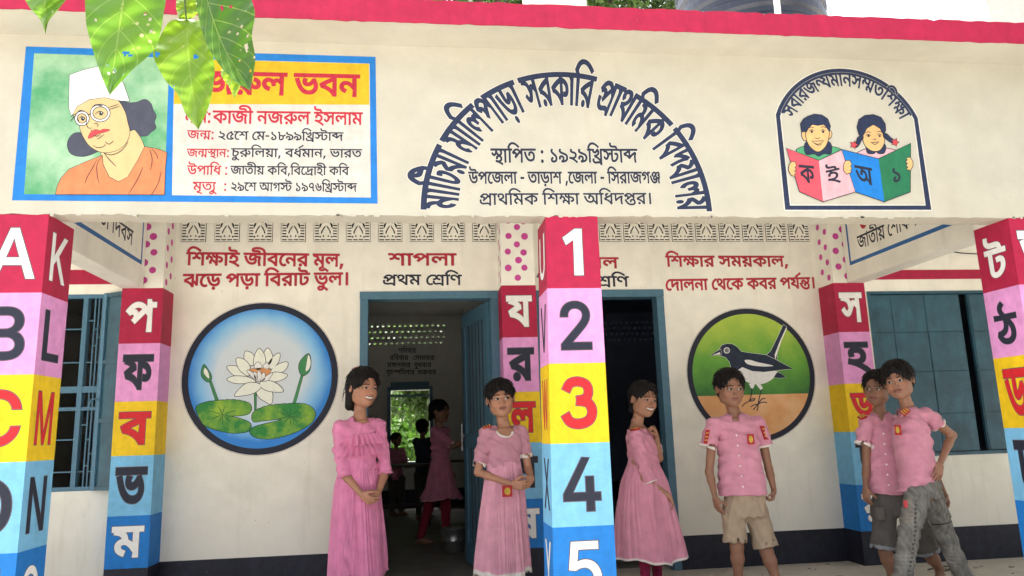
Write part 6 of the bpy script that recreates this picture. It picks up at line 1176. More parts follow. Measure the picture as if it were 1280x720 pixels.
# ------------------------------------------------------------------ people: bodies grown as smooth volumes
import openvdb as vdb
def unit(v): v = np.asarray(v, float); return v/(np.linalg.norm(v)+1e-12)
class Vox:
    """signed distance volume; shapes melt into each other, then one continuous skin is drawn round it"""
    SIZE = 1.0
    def __init__(s, lo, hi, h, K=None):
        s.K = Vox.SIZE if K is None else K
        s.h = h; s.lo = np.asarray(lo, float)-4*h; n = np.ceil((np.asarray(hi, float)+4*h-s.lo)/h).astype(int)+1
        s.n = n; s.g = np.full(n, 1.0, np.float32)
    def block(s, lo, hi):
        i0 = np.clip(np.floor((np.asarray(lo)-s.lo)/s.h).astype(int), 0, s.n); i1 = np.clip(np.ceil((np.asarray(hi)-s.lo)/s.h).astype(int)+1, 0, s.n)
        sl = tuple(slice(a, b) for a, b in zip(i0, i1))
        ax = [(s.lo[k]+s.h*np.arange(i0[k], i1[k])).astype(np.float32) for k in range(3)]
        return sl, ax[0][:, None, None], ax[1][None, :, None], ax[2][None, None, :]
    def put(s, sl, d, k, sub):
        if 0 in d.shape: return
        a = s.g[sl]
        if sub:
            d = -d; hh = np.maximum(k-np.abs(a-d), 0)/max(k, 1e-6); s.g[sl] = np.maximum(a, d)+hh*hh*k*.25
        else:
            hh = np.maximum(k-np.abs(a-d), 0)/max(k, 1e-6); s.g[sl] = np.minimum(a, d)-hh*hh*k*.25
    def cap(s, a, b, r1, r2=None, k=.012, flat=None, sub=False, cut=None):
        a = np.asarray(a, float); b = np.asarray(b, float); r2 = r1 if r2 is None else r2; r1 = r1*s.K; r2 = r2*s.K
        m = max(r1, r2)+k+4*s.h
        sl, X, Y, Z_ = s.block(np.minimum(a, b)-m, np.maximum(a, b)+m)
        qx, qy, qz = X-a[0], Y-a[1], Z_-a[2]; d = b-a; L = max(float(d@d), 1e-9)
        t = np.clip((qx*d[0]+qy*d[1]+qz*d[2])/L, 0, 1)
        ex, ey, ez = qx-t*d[0], qy-t*d[1], qz-t*d[2]
        if flat is not None:
            n_, f = flat; n_ = unit(n_); c = (ex*n_[0]+ey*n_[1]+ez*n_[2])*(1/f-1); ex = ex+c*n_[0]; ey = ey+c*n_[1]; ez = ez+c*n_[2]
        D = np.sqrt(ex*ex+ey*ey+ez*ez)-(r1+(r2-r1)*t)
        if cut is not None:
            p, n_ = cut; n_ = unit(n_); D = np.maximum(D, (X-p[0])*n_[0]+(Y-p[1])*n_[1]+(Z_-p[2])*n_[2])
        s.put(sl, D.astype(np.float32), k, sub)
    def ell(s, c, r, fr=None, k=.012, sub=False, fn=None):
        c = np.asarray(c, float); r = np.asarray(r, float); m = r.max()+k+4*s.h
        sl, X, Y, Z_ = s.block(c-m, c+m); x, y, z = X-c[0], Y-c[1], Z_-c[2]
        if fr is None: fr = np.eye(3)
        u = [(x*f[0]+y*f[1]+z*f[2])/q for f, q in zip(fr, r)]
        n0 = np.sqrt(u[0]**2+u[1]**2+u[2]**2); u2 = [a/q for a, q in zip(u, r)]
        g = np.sqrt(u2[0]**2+u2[1]**2+u2[2]**2)
        D = n0*(n0-1)/np.maximum(g, 1e-6)
        if fn is not None: D = fn(D, x, y, z)
        s.put(sl, D.astype(np.float32), k, sub)
    def loft(s, secs, k=.012, sub=False):
        """secs: (centre, half width, half depth, facing angle) from the bottom up"""
        zs = np.array([q[0][2] for q in secs]); lo = np.min([q[0] for q in secs], 0)-.3; hi = np.max([q[0] for q in secs], 0)+.3
        lo[2] = zs[0]-.05; hi[2] = zs[-1]+.05
        sl, X, Y, Z_ = s.block(lo, hi); z = Z_.ravel(); zc = np.clip(z, zs[0], zs[-1])
        I = lambda v: np.interp(zc, zs, v)[None, None, :]
        cx, cy, w, d, ph = (I([q[0][0] for q in secs]), I([q[0][1] for q in secs]), I([q[1]*s.K for q in secs]), I([q[2]*s.K for q in secs]), I([q[3] for q in secs]))
        S_ = (X-cx)*np.cos(ph)+(Y-cy)*np.sin(ph); F_ = -(X-cx)*np.sin(ph)+(Y-cy)*np.cos(ph)
        n0 = (np.abs(S_/w)**2.3+np.abs(F_/d)**2.3)**(1/2.3)
        D = (n0-1)*np.minimum(w, d)
        D = np.maximum(D, np.maximum(zs[0]-Z_, Z_-zs[-1]))
        s.put(sl, D.astype(np.float32), k, sub)
    def wrinkle(s, amp, freq, seed, dirv=(0.3, 0.2, 1), region=None):
        sl, X, Y, Z_ = s.block(s.lo, s.lo+s.h*s.n)
        band = np.abs(s.g[sl]) < .03; r = np.random.default_rng(seed); d = np.zeros(s.g[sl].shape, np.float32)
        for i in range(4):
            v = unit(np.array(dirv)+r.normal(0, .35, 3))*freq*r.uniform(.6, 1.5); w = r.normal(0, 1, 3)*freq*.35
            ph = r.uniform(0, 6.28, 2)
            d += np.sin(X*v[0]+Y*v[1]+Z_*v[2]+ph[0]+1.4*np.sin(X*w[0]+Y*w[1]+Z_*w[2]+ph[1]))
        s.g[sl] += np.where(band, d*amp*.5, 0).astype(np.float32)
    def skin(s):
        g = vdb.FloatGrid(3.0); g.copyFromArray(np.clip(s.g/s.h, -3, 3).astype(np.float32), tolerance=0.0)
        v, q = g.convertToQuads(0.0)
        return v.astype(float)*s.h+s.lo, q[:, ::-1].astype(int)
def join(parts):
    V, F, Cc = [], [], []; n = 0
    for v, f, c in parts:
        V.append(v); F += (f+n).tolist() if isinstance(f, np.ndarray) else [tuple(i+n for i in q) for q in f]; Cc.append(np.broadcast_to(c, v.shape)); n += len(v)
    return np.vstack(V), F, np.vstack(Cc)

def cmat(name, rough, sss=0, bump=(400, .15, .002), spec=.3, sheen=0, weave=False, stretch=None):
    t = newmat(name); a = t.new('ShaderNodeAttribute', attribute_name='Col')
    n = t.noise(14, 4, .6); c = t.mix(t.ramp(n, .3, .7), t.mix(1.0, a.outputs['Color'], (.86,)*3, 'MULTIPLY'), t.mix(1.0, a.outputs['Color'], (1.08,)*3, 'MULTIPLY'))
    t.link(c, t.b.inputs['Base Color']); t.b.inputs['Roughness'].default_value = rough; t.b.inputs['Specular IOR Level'].default_value = spec
    if sss:
        t.b.inputs['Subsurface Weight'].default_value = sss; t.b.inputs['Subsurface Radius'].default_value = (.012, .005, .003); t.b.inputs['Subsurface Scale'].default_value = .6
    if sheen: t.b.inputs['Sheen Weight'].default_value = sheen
    n2 = t.noise(bump[0], 3, .6, stretch=stretch); nn = t.bump(n2, bump[1], bump[2])
    if weave:
        n3 = t.noise(26, 5, .62, stretch=(1, 1, .45)); nn = t.bump(n3, .55, .012, nn)
    t.link(nn, t.b.inputs['Normal'])
cmat('skin', .5, sss=.12, spec=.4); cmat('cloth', .85, weave=True, sheen=.15, spec=.15)
cmat('denim', .9, weave=True, spec=.1, bump=(300, .4, .003)); cmat('hair', .6, spec=.22, bump=(260, .6, .004), stretch=(1, 1, .15))
SKIN = np.array((0.43, 0.215, 0.135)); HAIRC = (0.008, 0.0065, 0.007)
PINK = np.array((0.62, 0.27, 0.36)); CUFF = np.array((0.78, 0.72, 0.68))

def rel(a, x, Y): return a-math.degrees(math.atan2(x-CAM[0], Y-CAM[1]))
def frame(phi, tilt=0, roll=0):
    """phi: degrees turned towards picture right (0 = to the camera side, -Y); returns side, forward, up"""
    p = math.radians(phi); F = np.array([math.sin(p), -math.cos(p), 0]); U = np.array([0, 0, 1.0]); S = np.cross(F, U)
    t = math.radians(tilt); F, U = F*math.cos(t)+U*math.sin(t), U*math.cos(t)-F*math.sin(t)
    r = math.radians(roll); S, U = S*math.cos(r)+U*math.sin(r), U*math.cos(r)-S*math.sin(r)
    return np.array([S, F, U])         # S points to the figure's left-hand side seen from behind = picture left when phi = 0

def head(c, h, fr, neck, tone=SKIN, smile=0, gaze=0, neck_r=.152, brow=0):
    vx = Vox(np.array(c)-h*.62-[0, 0, .03], np.array(c)+h*.62, h*.0098, 1)
    P = lambda x, y, z: np.asarray(c)+h*(fr[0]*x+fr[1]*y+fr[2]*z)
    E = lambda x, y, z, a, b, g, k=.05, sub=False: vx.ell(P(x, y, z), np.array((a, b, g))*h, fr, k*h, sub)
    E(0, -.07, .13, .36, .405, .36); E(0, .05, -.12, .3, .32, .34, .1); E(0, .24, -.40, .085, .085, .07, .12); E(0, .1, -.33, .2, .2, .12, .12)
    for s in (-1, 1):
        E(s*.155, .225, -.15, .105, .1, .1, .09)
        E(s*.215, .0, -.27, .06, .12, .1, .1)
    E(0, .3, .055, .2, .07, .05, .08)
    for s in (-1, 1): E(s*.13, .425, -.01, .075, .085, .045, .05, True)
    for s in (-1, 1): E(s*.132, .295, -.012, .07, .072, .058, .012)
    vx.cap(P(0, .34, .03), P(0, .445, -.115), .024*h, .036*h, .04*h); E(0, .455, -.125, .042, .04, .036, .02)
    for s in (-1, 1): E(s*.05, .40, -.14, .032, .04, .028, .015)
    for s in (-1, 1): vx.ell(P(s*.022, .42, -.163), np.array((.011, .014, .008))*h, fr, .004*h, True)
    sw = .095+.03*smile; up = .035*smile
    for (za, r_) in ((-.236, .018), (-.276-.018*smile, .022)):
        pts = [P(-sw, .31, za+up), P(-sw*.5, .352, za+up*.25), P(0, .368, za), P(sw*.5, .352, za+up*.25), P(sw, .31, za+up)]
        for a, b in zip(pts, pts[1:]): vx.cap(a, b, r_*h, r_*h, .02*h)
    if smile < .5:
        pts = [P(-sw, .338, -.256+up), P(0, .388, -.256), P(sw, .338, -.256+up)]
        for a, b in zip(pts, pts[1:]): vx.cap(a, b, .006*h, .006*h, .008*h, sub=True)
    for s in (-1, 1):
        E(s*.362, -.03, -.04, .035, .075, .11, .03); E(s*.40, .0, -.03, .02, .04, .06, .015, True)
    nk = np.asarray(neck, float)
    vx.cap(P(0, -.13, -.2), nk, neck_r*h*1.02, neck_r*h*1.05, .06*h)
    v, f = vx.skin(); q = (v-np.asarray(c))@fr.T/h; x, y, z = q[:, 0], q[:, 1], q[:, 2]; ax = np.abs(x)
    col = np.tile(tone, (len(v), 1)).astype(float)
    m = lambda cond, cc, a=1.0: col.__setitem__(slice(None), np.where(np.asarray(cond)[:, None], col*(1-a)+np.array(cc)*a, col))
    front = y > .15
    m(front & (np.hypot((ax-.16)/.1, (z+.15)/.09) < 1), tone*[1.12, .98, .95], .6)
    e = np.hypot((ax-.13)/.058, (z+.010)/(.029 if smile < .5 else .022)); fe = front & (y > .24)
    m(fe & (e < 1.3) & (z > -.005), (.03, .02, .018)); m(fe & (e < 1.12) & (z <= -.005), tone*.6, .7); m(fe & (e < 1), (.40, .36, .33))
    gx = gaze*.022; m(fe & (np.hypot(x-(np.sign(x)*.132+gx), z+.008) < .031) & (e < 1.05), (.012, .008, .007))
    bz = .085+.02*brow-((ax-.12)/.13)**2*.04; m(front & (np.abs(z-bz) < .017) & (ax > .05) & (ax < .225), (.02, .014, .012), .85)
    zu = -.245+up*(ax/sw)**2*.9; fl = front & (y > .25)
    m(fl & (np.abs(z-(zu+.012)) < .022) & (ax < sw*1.02), (.26, .09, .075), .75)
    m(fl & (np.abs(z-(zu-.032-.018*smile)) < .026) & (ax < sw*.8), (.30, .105, .09), .75)
    if smile >= .5: m(fl & (np.abs(z-(zu-.012)) < .021) & (ax < sw*.88), (.72, .68, .62)); m(fl & (np.abs(z-(zu-.012)) < .028) & (np.abs(z-(zu-.012)) >= .021) & (ax < sw*.9), (.12, .04, .035))
    else: m(fl & (np.abs(z-(zu-.009)) < .0085) & (ax < sw), (.08, .03, .025))
    m(front & (np.hypot(ax-.022, z+.163) < .014) & (y > .38), (.05, .02, .015))
    m((ax > .3) & (y < .08) & (np.abs(z+.03) < .07), tone*.8, .6)
    return v, f, col

def hair(name, parent, c, h, fr, style, seed=1, extra=None, lift=.035):
    vx = Vox(np.array(c)-h*(.95 if style != 'short' else .6), np.array(c)+h*.66, h*.0125, 1)
    P = lambda x, y, z: np.asarray(c)+h*(fr[0]*x+fr[1]*y+fr[2]*z)
    r = np.random.default_rng(seed); ph = r.uniform(0, 6, 6)
    def strands(D, x, y, z):
        sx = (x*fr[0][0]+y*fr[0][1]+z*fr[0][2])/h; sy = (x*fr[1][0]+y*fr[1][1]+z*fr[1][2])/h; sz = (x*fr[2][0]+y*fr[2][1]+z*fr[2][2])/h
        a = np.arctan2(sx, sy+.0); b = np.arctan2(np.sqrt(sx*sx+sy*sy), sz)
        w = np.sin(a*23+ph[0]+2*np.sin(b*5+ph[1]))*.5+np.sin(a*47+ph[2]+3*np.sin(b*7+ph[3]))*.35+np.sin(a*11+b*9+ph[4])*.5
        return D+w*.011*h
    L = lift
    vx.ell(P(0, -.075, .15), np.array((.36+L, .405+L, .36+L))*h, fr, .02*h, fn=strands)
    if style == 'short': vx.ell(P(0, -.17, -.06), np.array((.30+L*.6, .29+L*.6, .3))*h, fr, .06*h, fn=strands)
    else: vx.ell(P(0, -.15, -.02), np.array((.325+L, .31+L, .34))*h, fr, .06*h, fn=strands)
    if extra:
        for a, b, r1, r2 in extra: vx.cap(P(*a), P(*b), r1*h, r2*h, .05*h)
    # face opening with a ragged hairline
    top = {'short': .30, 'fringe': .205, 'bob': .27, 'back': .27, 'boyfringe': .215}[style]
    def rag_(D, x, y, z):
        sx = (x*fr[0][0]+y*fr[0][1]+z*fr[0][2])/h; sz = (x*fr[2][0]+y*fr[2][1]+z*fr[2][2])/h
        return D+(np.sin(sx*55+ph[5])*.5+np.sin(sx*97+ph[1])*.5)*.014*h
    zc = -.2; rz = top-zc
    vx.ell(P(0, .42, zc), np.array((.275, .46 if style != 'fringe' else .42, rz))*h, fr, .01*h, True, fn=rag_)
    vx.ell(P(0, .5, -.42), np.array((.3, .62, .36))*h, fr, .01*h, True)
    if style in ('short', 'boyfringe', 'fringe', 'back'):      # ears free, trimmed nape
        for s in (-1, 1): vx.ell(P(s*.42, .02, -.12), np.array((.14, .13, .19))*h, fr, .02*h, True)
        vx.ell(P(0, .05, -.5), np.array((.42, .42, .3))*h, fr, .03*h, True)
    v, f = vx.skin()
    # loose strands break the outline
    b = MB(); cc = np.asarray(c); up = v[(v-cc)@fr[2] > (-.1*h if style != 'bob' else -.35*h)]
    for p in up[r.integers(0, len(up), 260)]:
        n_ = unit(p-(cc+fr[2]*.1*h-fr[1]*.07*h)); d = unit(-fr[2]*1.0+fr[1]*(.35 if (p-cc)@fr[1] > 0 else -.3)+r.normal(0, .35, 3)); d = unit(d-n_*(d@n_)); l_ = h*r.uniform(.08, .2)
        b.tube([p-n_*.002, p+d*l_*.5+n_*h*r.uniform(.004, .018), p+d*l_+n_*h*r.uniform(-.006, .022)], [h*.009, h*.007, h*.002], 4)
    v, f, _ = join([(v, f, (0, 0, 0)), (np.array(b.v), b.f, (0, 0, 0))])
    col = np.tile(HAIRC, (len(v), 1))
    return mesh(name, v, f, 'hair', parent, smooth=True, cols=col)

def hand(wrist, d, s, L=.145, curl=(20, 30, 25), spread=4, thumb=(.6, .55, .35), tone=SKIN, arm=None, n=None):
    """d: towards the fingertips, s: towards the thumb side; five separate fingers bent by curl towards n"""
    d = unit(d); s = unit(np.asarray(s, float)-d*(np.asarray(s, float)@d)); n_ = np.cross(d, s) if n is None else unit(np.asarray(n, float)-d*(np.asarray(n, float)@d)-s*(np.asarray(n, float)@s))
    w = np.asarray(wrist, float); L = L*Vox.SIZE; vx = Vox(w-L*1.15, w+L*1.15, .0021)
    if arm is not None: vx.cap(w-unit(w-arm)*.05, w, .0205, .0175, .006)
    vx.cap(w, w+d*.12*L, .0175, .019, .01, flat=(n_, .75))
    for i in range(4):
        o = (.165-.11*i)*L; vx.cap(w+d*.1*L+s*o*.7, w+d*.46*L+s*o, .0115, .0092, .012)
    ln = [.40, .45, .41, .32]
    for i in range(4):
        o = (.17-.113*i)*L; b = w+d*(.47-.02*abs(i-1))*L+s*o; a = 0; sp = math.radians(spread*(1.5-i)); dd = d*math.cos(sp)+s*math.sin(sp)
        r0 = .0075 if i < 3 else .0066
        for j, (fr_, cu) in enumerate(zip((.45, .31, .24), curl)):
            a += math.radians(cu+i*2); v_ = dd*math.cos(a)+n_*math.sin(a); e = b+v_*ln[i]*L*fr_; vx.cap(b, e, r0*(1-.08*j), r0*(1-.08*(j+1)), .002 if j else .006); b = e
    b = w+d*.1*L+s*.13*L; v_ = unit(d*thumb[0]+s*thumb[1]+n_*thumb[2]); e = b+v_*.24*L; vx.cap(b, e, .012, .0095, .01)
    v2 = unit(v_+n_*.35+d*.4); e2 = e+v2*.17*L; vx.cap(e, e2, .009, .008, .003); vx.cap(e2, e2+unit(v2+n_*.2)*.12*L, .0078, .0062, .003)
    v, f = vx.skin(); col = np.tile(tone, (len(v), 1)).astype(float)
    return v, f, col

def arm_leg(segs, lo, hi, tone, h=.0045, torso=None, tone_fn=None):
    vx = Vox(lo, hi, h)
    if torso: vx.loft(torso, .02)
    for s in segs: vx.cap(*s)
    v, f = vx.skin(); return v, f, np.tile(tone, (len(v), 1)).astype(float)
def bounds(pts, m): p = np.array(pts); return p.min(0)-m, p.max(0)+m
def limb(a, b, c_, r):   # shoulder, elbow, wrist with muscle bulges
    a, b, c_ = map(np.asarray, (a, b, c_)); out = [(a, b, r[0], r[1], .012), (b, b+(c_-b)*.3, r[1]*1.02, r[2], .012), (b+(c_-b)*.3, c_, r[2], r[3], .012)]
    return out
def foot(ankle, toe_dir, L=.19):
    d = unit([toe_dir[0], toe_dir[1], 0]); a = np.asarray(ankle); g = np.array([a[0], a[1], .022])
    return [(a, g+d*.02, .026, .026, .02), (g-d*.035, g+d*.06, .024, .026, .02), (g+d*.06, g+d*(L-.06)-[0, 0, .006], .027, .014, .015)]
def cuffcol(v, base, ends, wid=.014, cc=CUFF):
    col = np.tile(base, (len(v), 1)).astype(float)
    for p, n_, R in ends:
        t = (v-np.asarray(p))@unit(n_); m_ = (t > -wid) & (t < .01) & (np.linalg.norm(v-np.asarray(p), axis=1) < R); col[m_] = cc
    return col
def sleeve(vx, a, mid, b, r1, r2, r3, k=.018):
    b = np.asarray(b, float); n_ = unit(b-np.asarray(mid)); vx.cap(a, mid, r1, r2, k)
    vx.cap(mid, b+n_*.02, r2, r3, k*.6, cut=(b, n_)); vx.cap(b-n_*.02, b+n_*.03, r3-.009, r3-.008, .002, sub=True)
    return (b, n_, r3*1.4*vx.K)
def skirt(parent, name, rows, col, hemcol=None, npl=26, amp=.012, seed=1, hem_rows=2, gather=.004):
    """rows: (centre, half width, half depth, facing degrees) from waist down; pleats deepen towards the hem"""
    r = np.random.default_rng(seed); n = 240; m = 46; th_ = np.arange(n)*2*math.pi/n
    T_ = np.linspace(0, 1, m); key = np.linspace(0, 1, len(rows))
    I = lambda v, t: np.interp(t, key, v)
    ph = r.uniform(0, 6.28, 8); V = []; C_ = []
    warp = th_+.35*np.sin(th_*3+ph[0])/3+.25*np.sin(th_*5+ph[1])/5
    for t in T_:
        cx, cy, cz = (I([q[0][k] for q in rows], t) for k in range(3)); w = I([q[1] for q in rows], t); d = I([q[2] for q in rows], t); p_ = math.radians(I([q[3] for q in rows], t))
        pl = (np.abs(np.sin(npl/2*(warp+.22*np.sin(4*th_+ph[5])*(.4+t)+.12*np.sin(9*th_+ph[6]))+ph[2]+.8*math.sin(3*t+ph[3])))-.5)*(gather+(amp*.9)*t**.8)+amp*1.1*t*np.sin(7*warp+ph[4]+.6*t)+amp*.6*t*np.sin(12*warp+ph[5])
        env = .75+.25*np.sin(th_*2+ph[6])
        ww, dd = w+pl*env, d+pl*env
        S_ = np.cos(th_)*ww; F_ = np.sin(th_)*dd
        x = cx+S_*math.cos(p_)+F_*math.sin(p_); y = cy+S_*math.sin(p_)-F_*math.cos(p_)
        z = cz+.012*t*np.sin(3*th_+ph[7])+.006*t*np.sin(8*warp+ph[1])
        V.append(np.stack([x, y, z], 1)); C_.append(np.tile(hemcol if (hemcol is not None and t > 1-hem_rows/m) else col, (n, 1)))
    V = np.vstack(V); F = [(i*n+k, (i+1)*n+k, (i+1)*n+(k+1) % n, i*n+(k+1) % n) for i in range(m-1) for k in range(n)]
    # inner side
    V2 = V.copy(); cen = V.reshape(m, n, 3).mean(1); V2 = (V.reshape(m, n, 3)-(V.reshape(m, n, 3)-cen[:, None])*[.03, .03, 0]).reshape(-1, 3); k0 = len(V)
    F += [(k0+a, k0+d_, k0+c_, k0+b) for a, b, c_, d_ in F]; F += [((m-1)*n+k, k0+(m-1)*n+k, k0+(m-1)*n+(k+1) % n, (m-1)*n+(k+1) % n) for k in range(n)]
    return mesh(name, np.vstack([V, V2]), F, 'cloth', parent, smooth=True, cols=np.vstack(C_+C_))
paint_mat('badge_red', (.42, .02, .03), bump=0); paint_mat('badge_gold', (.62, .42, .06), bump=0, var=.3, scale=200); plain('button_white', (.8, .78, .76), .3)
plain('gold_braid', (.6, .36, .07), .5); plain('red_ribbon', (.5, .02, .03), .6)
def badge(parent, p, fr, w=.03, h=.038, name='pocket_badge'):
    S, F, U = fr; P = lambda x, y, z: p+S*x+F*y+U*z
    b = MB(); b.hexa([P(-w, -.004, -h), P(w, -.004, -h), P(w, .004, -h), P(-w, .004, -h), P(-w, -.004, h), P(w, -.004, h), P(w, .004, h), P(-w, .004, h)]); o = b.build(name, 'badge_red', parent)
    c = [P(w*.62*math.cos(a), .0055, h*.68*math.sin(a)) for a in np.arange(16)*math.pi/8]; c2 = [P(w*.62*math.cos(a), .002, h*.68*math.sin(a)) for a in np.arange(16)*math.pi/8]
    b = MB(); b.add(c+c2, [tuple(range(16))]+[(k, (k+1) % 16, 16+(k+1) % 16, 16+k) for k in range(16)]); b.build('gold_crest', 'badge_gold', o)
def epaulette(parent, p, d, n_, L=.06, w=.02):
    d = unit(d); n_ = unit(np.asarray(n_)-d*(np.asarray(n_)@d)); s = np.cross(d, n_); P = lambda x, y, z: p+d*x+s*y+n_*z
    b = MB(); b.hexa([P(-L/2, -w, -.006), P(L/2, -w, -.006), P(L/2, w, -.006), P(-L/2, w, -.006), P(-L/2, -w, .005), P(L/2, -w, .005), P(L/2, w, .005), P(-L/2, w, .005)]); o = b.build('shoulder_badge', 'badge_red', parent, bevel=.002)
    for t in (-.32, 0, .32):
        b = MB(); b.hexa([P(L*(t-.07), -w*.8, .0045), P(L*(t+.07), -w*.8, .0045), P(L*(t+.07), w*.8, .0045), P(L*(t-.07), w*.8, .0045), P(L*(t-.07), -w*.8, .009), P(L*(t+.07), -w*.8, .009), P(L*(t+.07), w*.8, .009), P(L*(t-.07), w*.8, .009)]); b.build('gold_stripe', 'gold_braid', o)
A3 = lambda px, py, Y: at(px, py, Y=Y)
rad = math.radians

# ================================================================== the children
# ---- girl with the ruffled dress
def girl_ruffle():
    Y = 1.72; C = A3(449, 600, Y)
    th = thing('person', 'girl in a long bright pink ruffled dress, hands clasped, smiling beside the first doorway', 'person', (C[0], Y, 0))
    ph = 26; fr = frame(rel(30, C[0], Y), -5, 4); hc = A3(454.5, 484.5, Y-.01); h = .258
    nb = A3(450, 523, Y+.01)
    shL, shR = A3(424.5, 533, Y-.06), A3(474, 531, Y+.04)      # picture left / right
    elL, elR = A3(428, 590, Y-.08), A3(482, 588, Y+.03)
    wrL, wrR = A3(452, 618, Y-.17), A3(473, 616, Y-.13)
    tor = [(A3(449, 590, Y), .10, .075, rad(ph)), (A3(449, 560, Y), .105, .08, rad(ph)), (A3(449, 540, Y), .11, .075, rad(ph)), (A3(449.5, 527, Y), .07, .05, rad(ph))]
    legs = []
    hipL, hipR = C+[-.05, -.02, .05], C+[.06, .03, .05]
    for hp in (hipL, hipR):
        kn = np.array([hp[0], hp[1]-.01, .40]); an = np.array([hp[0], hp[1]+.01, .075]); legs += [(hp, kn, .062, .043, .02), (kn, an, .042, .028, .02)]+foot(an, fr[1])
    segs = limb(shL, elL, wrL, (.036, .028, .027, .0185))+limb(shR, elR, wrR, (.036, .028, .027, .0185))+legs
    segs.append((nb+[0, 0, .03], nb-[0, 0, .02], .042, .05, .03))
    lo, hi = bounds([shL, shR, elL, wrL, wrR, nb+[0, 0, .03], (C[0], Y, 0), (C[0], Y, .0)], .14)
    parts = [arm_leg(segs, lo, hi, SKIN, torso=tor), head(hc, h, fr, nb+[0, .0, 0], smile=1)]
    parts.append(hand(wrL, A3(466, 629, Y-.20)-wrL, (0.2, -.5, .7), .14, (28, 30, 20), arm=elL, n=(.3, .6, -.3)))
    parts.append(hand(wrR, A3(463, 627, Y-.185)-wrR, (-.1, -.4, .8), .135, (35, 40, 25), arm=elR, n=(-.3, .6, -.5)))
    v, f, c = join(parts); mesh('body', v, f, 'skin', th, smooth=True, cols=c)
    hair('hair', th, hc, h, fr, 'bob', 3, [((-.0, -.3, -.1), (.02, -.32, -.48), .24, .15), ((.29, -.12, -.02), (.30, -.12, -.47), .13, .09), ((-.29, -.12, -.02), (-.29, -.1, -.42), .11, .08), ((.2, -.24, -.1), (.2, -.26, -.5), .16, .12)], .045)
    b = MB()
    for k in range(16):
        s_ = np.random.default_rng(k); a0 = hc-fr[0]*0+fr[1]*(-.25*h)+fr[0]*s_.uniform(.1, .3)*h+fr[2]*s_.uniform(-.2, .25)*h
        e_ = a0+fr[0]*0-fr[1]*s_.uniform(.1, .28)*h+fr[2]*s_.uniform(-.35, -.05)*h; m_ = (a0+e_)/2-fr[1]*.1*h+fr[2]*.08*h
        b.tube([a0, m_, e_], [.003, .0022, .0012], 5)
    o = b.build('stray_hair', MATS['hair'], th, cols=np.tile(HAIRC, (len(b.v), 1)))
    p = A3(445.5, 461, Y-.02); b = MB()
    for k in range(5):
        a = k*2*math.pi/5+.3; b.tube([p, p+np.array([math.cos(a)*.009, -.004, math.sin(a)*.009]), p+np.array([math.cos(a)*.017, 0, math.sin(a)*.015])], [.003, .006, .002], 6)
    b.build('hair_bow', 'red_ribbon', th)
    col = np.array((0.74, 0.25, 0.44))
    vx = Vox(*bounds([shL, shR, elL, elR, A3(449, 600, Y)], .14), .0045)
    vx.loft([(A3(448, 586, Y), .122, .095, rad(ph)), (A3(448, 570, Y), .118, .092, rad(ph)), (A3(448, 552, Y), .128, .098, rad(ph)), (A3(449, 537, Y), .125, .088, rad(ph)), (A3(449.5, 528, Y), .09, .062, rad(ph))], .02)
    vx.cap(shL+[.015, 0, -.009], shR-[.015, 0, .009], .037, .037, .03)
    for q in (shL, shR): vx.cap(nb+(q-nb)*.2-[0, 0, .006], nb+(q-nb)*.8-[0, 0, .004], .034, .03, .03)
    e1 = sleeve(vx, shL+[0, 0, -.004], (shL+elL)/2+[-.004, 0, 0], elL+(wrL-elL)*.12, .046, .046, .046); e2 = sleeve(vx, shR+[0, 0, -.004], (shR+elR)/2, elR+(wrR-elR)*.08, .044, .042, .043)
    vx.cap(nb+[.002, -.01, .06], nb+[.01, -.035, -.004], .05, .05, .006, sub=True); vx.ell(nb+fr[1]*.06+[0, 0, .0], (.03, .04, .028), None, .006, True)
    vx.wrinkle(.0042, 95, 5, (.5, .2, 1))
    v, f = vx.skin(); dr = mesh('dress', v, f, 'cloth', th, smooth=True, cols=cuffcol(v, col, []))
    # ruffles: three frilled bands across the chest
    for r_i, (zc_, wd) in enumerate(((550, .10), (563, .108), (545, .085))):
        if r_i == 2: continue
        n, m_ = 150, 9; V = []; a_ = np.linspace(-1.55, 1.25, n)
        c_ = A3(449, zc_-7, Y)
        for j in range(m_):
            t = j/(m_-1); rr = .008+.032*t; wv = (.005+.014*t)*np.sin(a_*26+.8*np.sin(a_*5+r_i))+.004*t*np.sin(a_*51)
            S_ = np.sin(a_)*(.124+rr+wv); F_ = np.cos(a_)*(.094+rr+wv*1.2); p_ = rad(ph)
            drop = .062*t+.006*np.sin(a_*26+1)*t; lift = -.02*np.abs(np.sin(a_))**2
            V.append(np.stack([c_[0]+S_*math.cos(p_)+F_*math.sin(p_), c_[1]+S_*math.sin(p_)-F_*math.cos(p_), c_[2]-drop+lift*0+.012*a_], 1))
        V = np.vstack(V); F = [(j*n+k, j*n+k+1, (j+1)*n+k+1, (j+1)*n+k) for j in range(m_-1) for k in range(n-1)]
        mesh('ruffle', V, F, 'cloth', dr, smooth=True, cols=np.tile(col*1.03, (len(V), 1)))
    for (b_, n_, R), mid in ((e1, elL), (e2, elR)):       # frilled cuffs
        n, m_ = 60, 5; V = []; u = unit(np.cross(n_, [0, 1, 0.2])); w = np.cross(n_, u); a_ = np.arange(n)*2*math.pi/n
        for j in range(m_):
            t = j/(m_-1); rr = .044+.006*t+.004*t*np.sin(a_*13); V.append(b_-n_*.008+n_*.022*t+np.outer(np.cos(a_)*rr, u)+np.outer(np.sin(a_)*rr, w))
        V = np.vstack(V); F = [(j*n+k, j*n+(k+1) % n, (j+1)*n+(k+1) % n, (j+1)*n+k) for j in range(m_-1) for k in range(n)]
        mesh('frilled_cuff', V, F, 'cloth', dr, smooth=True, cols=np.tile(col*.95, (len(V), 1)))
